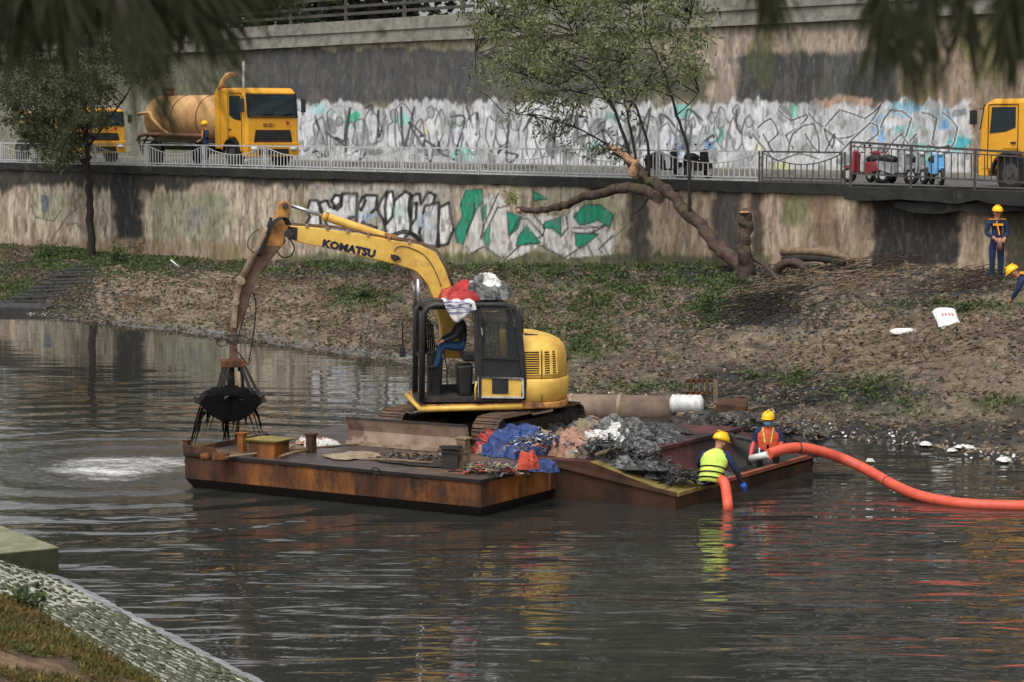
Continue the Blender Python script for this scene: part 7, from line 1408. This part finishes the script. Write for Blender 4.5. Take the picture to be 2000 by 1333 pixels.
for k, (px, py, rx, ry, n, lab) in enumerate(((1180, 640, 3.5, 3.0, 160, 'loose dry sticks scattered over the slope right of the excavator'), (1700, 690, 3.2, 3.0, 200, 'loose dry sticks scattered over the slope around the white bags'), (600, 590, 5.0, 2.5, 120, 'loose dry sticks scattered over the slope behind the boom'), (1550, 790, 2.4, 1.2, 130, 'black sticks lying in the sludge by the waterline'))):
    o = brush(px, py, rx, ry, .03, n, 'wood' if k < 3 else 'bark_dark', 20 + k, lab); o.name = 'dry_sticks'
b = MB(); a = bank_pt(352, 524); c = a + Vector((-.35, .1, .28)); b.tube([a, c], [.02, .03], 6); tag(b.build('stick', 'white'), 'thin white stick leaning on the bank by the wall foot at the left', 'stick')
def sack(px, py, w_, l_, h, rz, lab, m='sack', red=True, tilt=.25):
    p = bank_pt(px, py); root = thing('white_sack', p, lab, 'sack', rz=rz); n = 16; V = []
    for j in range(n + 1):
        for i in range(n + 1):
            u, v = i / n * 2 - 1, j / n * 2 - 1; e_ = (1 - abs(u) ** 4) * (1 - abs(v) ** 4); V.append((u * w_ * (1 - .06 * math.cos(v * 3)), v * l_, v * l_ * tilt * 1.2 + .02 + h * max(0, e_) ** .5 * (1 + .25 * float(fbm(np.array(u * 2.), np.array(v * 2.), 3) - .5))))
    b = MB(); b.smooth = True; b.add(V, [(j * (n + 1) + i, j * (n + 1) + i + 1, (j + 1) * (n + 1) + i + 1, (j + 1) * (n + 1) + i) for j in range(n) for i in range(n)])
    b.add([(x, y, z - .03 if abs(x) < w_ * .98 else z) for x, y, z in V], [(j * (n + 1) + i, (j + 1) * (n + 1) + i, (j + 1) * (n + 1) + i + 1, j * (n + 1) + i + 1) for j in range(n) for i in range(n)])
    me = b.mesh('sack_body', m); o = bpy.data.objects.new('sack_body', me); col.objects.link(o); o.parent = root
    if red:
        b = MB()
        for k in range(4):
            x0 = -.14 + k * .075; y0 = -.1; zf = lambda x, y: y * tilt * 1.2 + .025 + h * (max(0, (1 - abs(x / w_) ** 4) * (1 - abs(y / l_) ** 4))) ** .5 * 1.12
            b.bar((x0, y0, zf(x0, y0)), (x0, y0 + .09, zf(x0, y0 + .09)), .018, .008); b.bar((x0, y0 + .05, zf(x0, y0 + .05)), (x0 + .045, y0 + .06, zf(x0 + .045, y0 + .06)), .016, .008)
        me = b.mesh('red_print', 'letterred'); o = bpy.data.objects.new('red_print', me); col.objects.link(o); o.parent = root
    return root
sack(1851, 632, .26, .32, .16, .1, 'plump white woven sack with red print lying on the slope', tilt=.5)
sack(1765, 650, .3, .1, .07, .32, 'flat narrow white bag lying on the slope left of the plump sack', red=False, tilt=.1)
rg = random.Random(31)
stp = thing('outfall_steps', bank_pt(120, 560), 'blackened stone steps of a drain outfall running down the bank at the far left', 'steps')
for k in range(13):
    f_ = k / 12; p = bank_pt(190 - 165 * f_, 524 + 86 * f_)
    for s_ in range(3): b = MB(); q = p + Vector((rg.uniform(-.1, .1) + s_ * .5 - .5, s_ * .25, 0)); b.box(q + Vector((0, 0, .02)), (.5 + rg.uniform(-.08, .08), .5, .2), Matrix.Rotation(rg.uniform(-.2, .2) + .3, 3, 'Z')); b.build('stone', 'darkstone', stp, .02)
b = MB(); a, c = at_z(0, 604, .12), at_z(88, 606, .12); b.hexa([a + Vector((-2, 0, -.4)), c + Vector((0, 0, -.4)), c + Vector((.2, 1.2, -.4)), a + Vector((-2, 1.4, -.4))], [a + Vector((-2, 0, .12)), c + Vector((0, 0, .08)), c + Vector((.2, 1.2, .12)), a + Vector((-2, 1.4, .16))]); tag(b.build('stone_apron', 'darkstone', bevel=.04), 'low dark stone apron at the water line of the outfall at the far left', 'stone apron')
for k, (x, y, w_) in enumerate(((1808, 872, .16), (1885, 878, .22), (1860, 884, .14), (1960, 905, .2), (1700, 905, .1), (1825, 905, .12))):
    heap('plastic_bag', (bank_pt(x, y) if k != 4 else at_z(x, y, 0)) + Vector((0, 0, .01)), w_, w_ * .7, .08, ['whitecloth'], 90 + k, ['crumpled white plastic bag on the shore, leftmost of the litter line', 'largest white plastic bag in the shoreline litter at right', 'small white bag just left of the largest shoreline bag', 'white bag at the right end of the shoreline litter', 'tiny white scrap floating beside the orange hose', 'white scrap at the edge of the water below the litter line'][k], 'plastic bag', rg.uniform(0, 3), nr=16, na=36, group='litter bags at the shoreline')
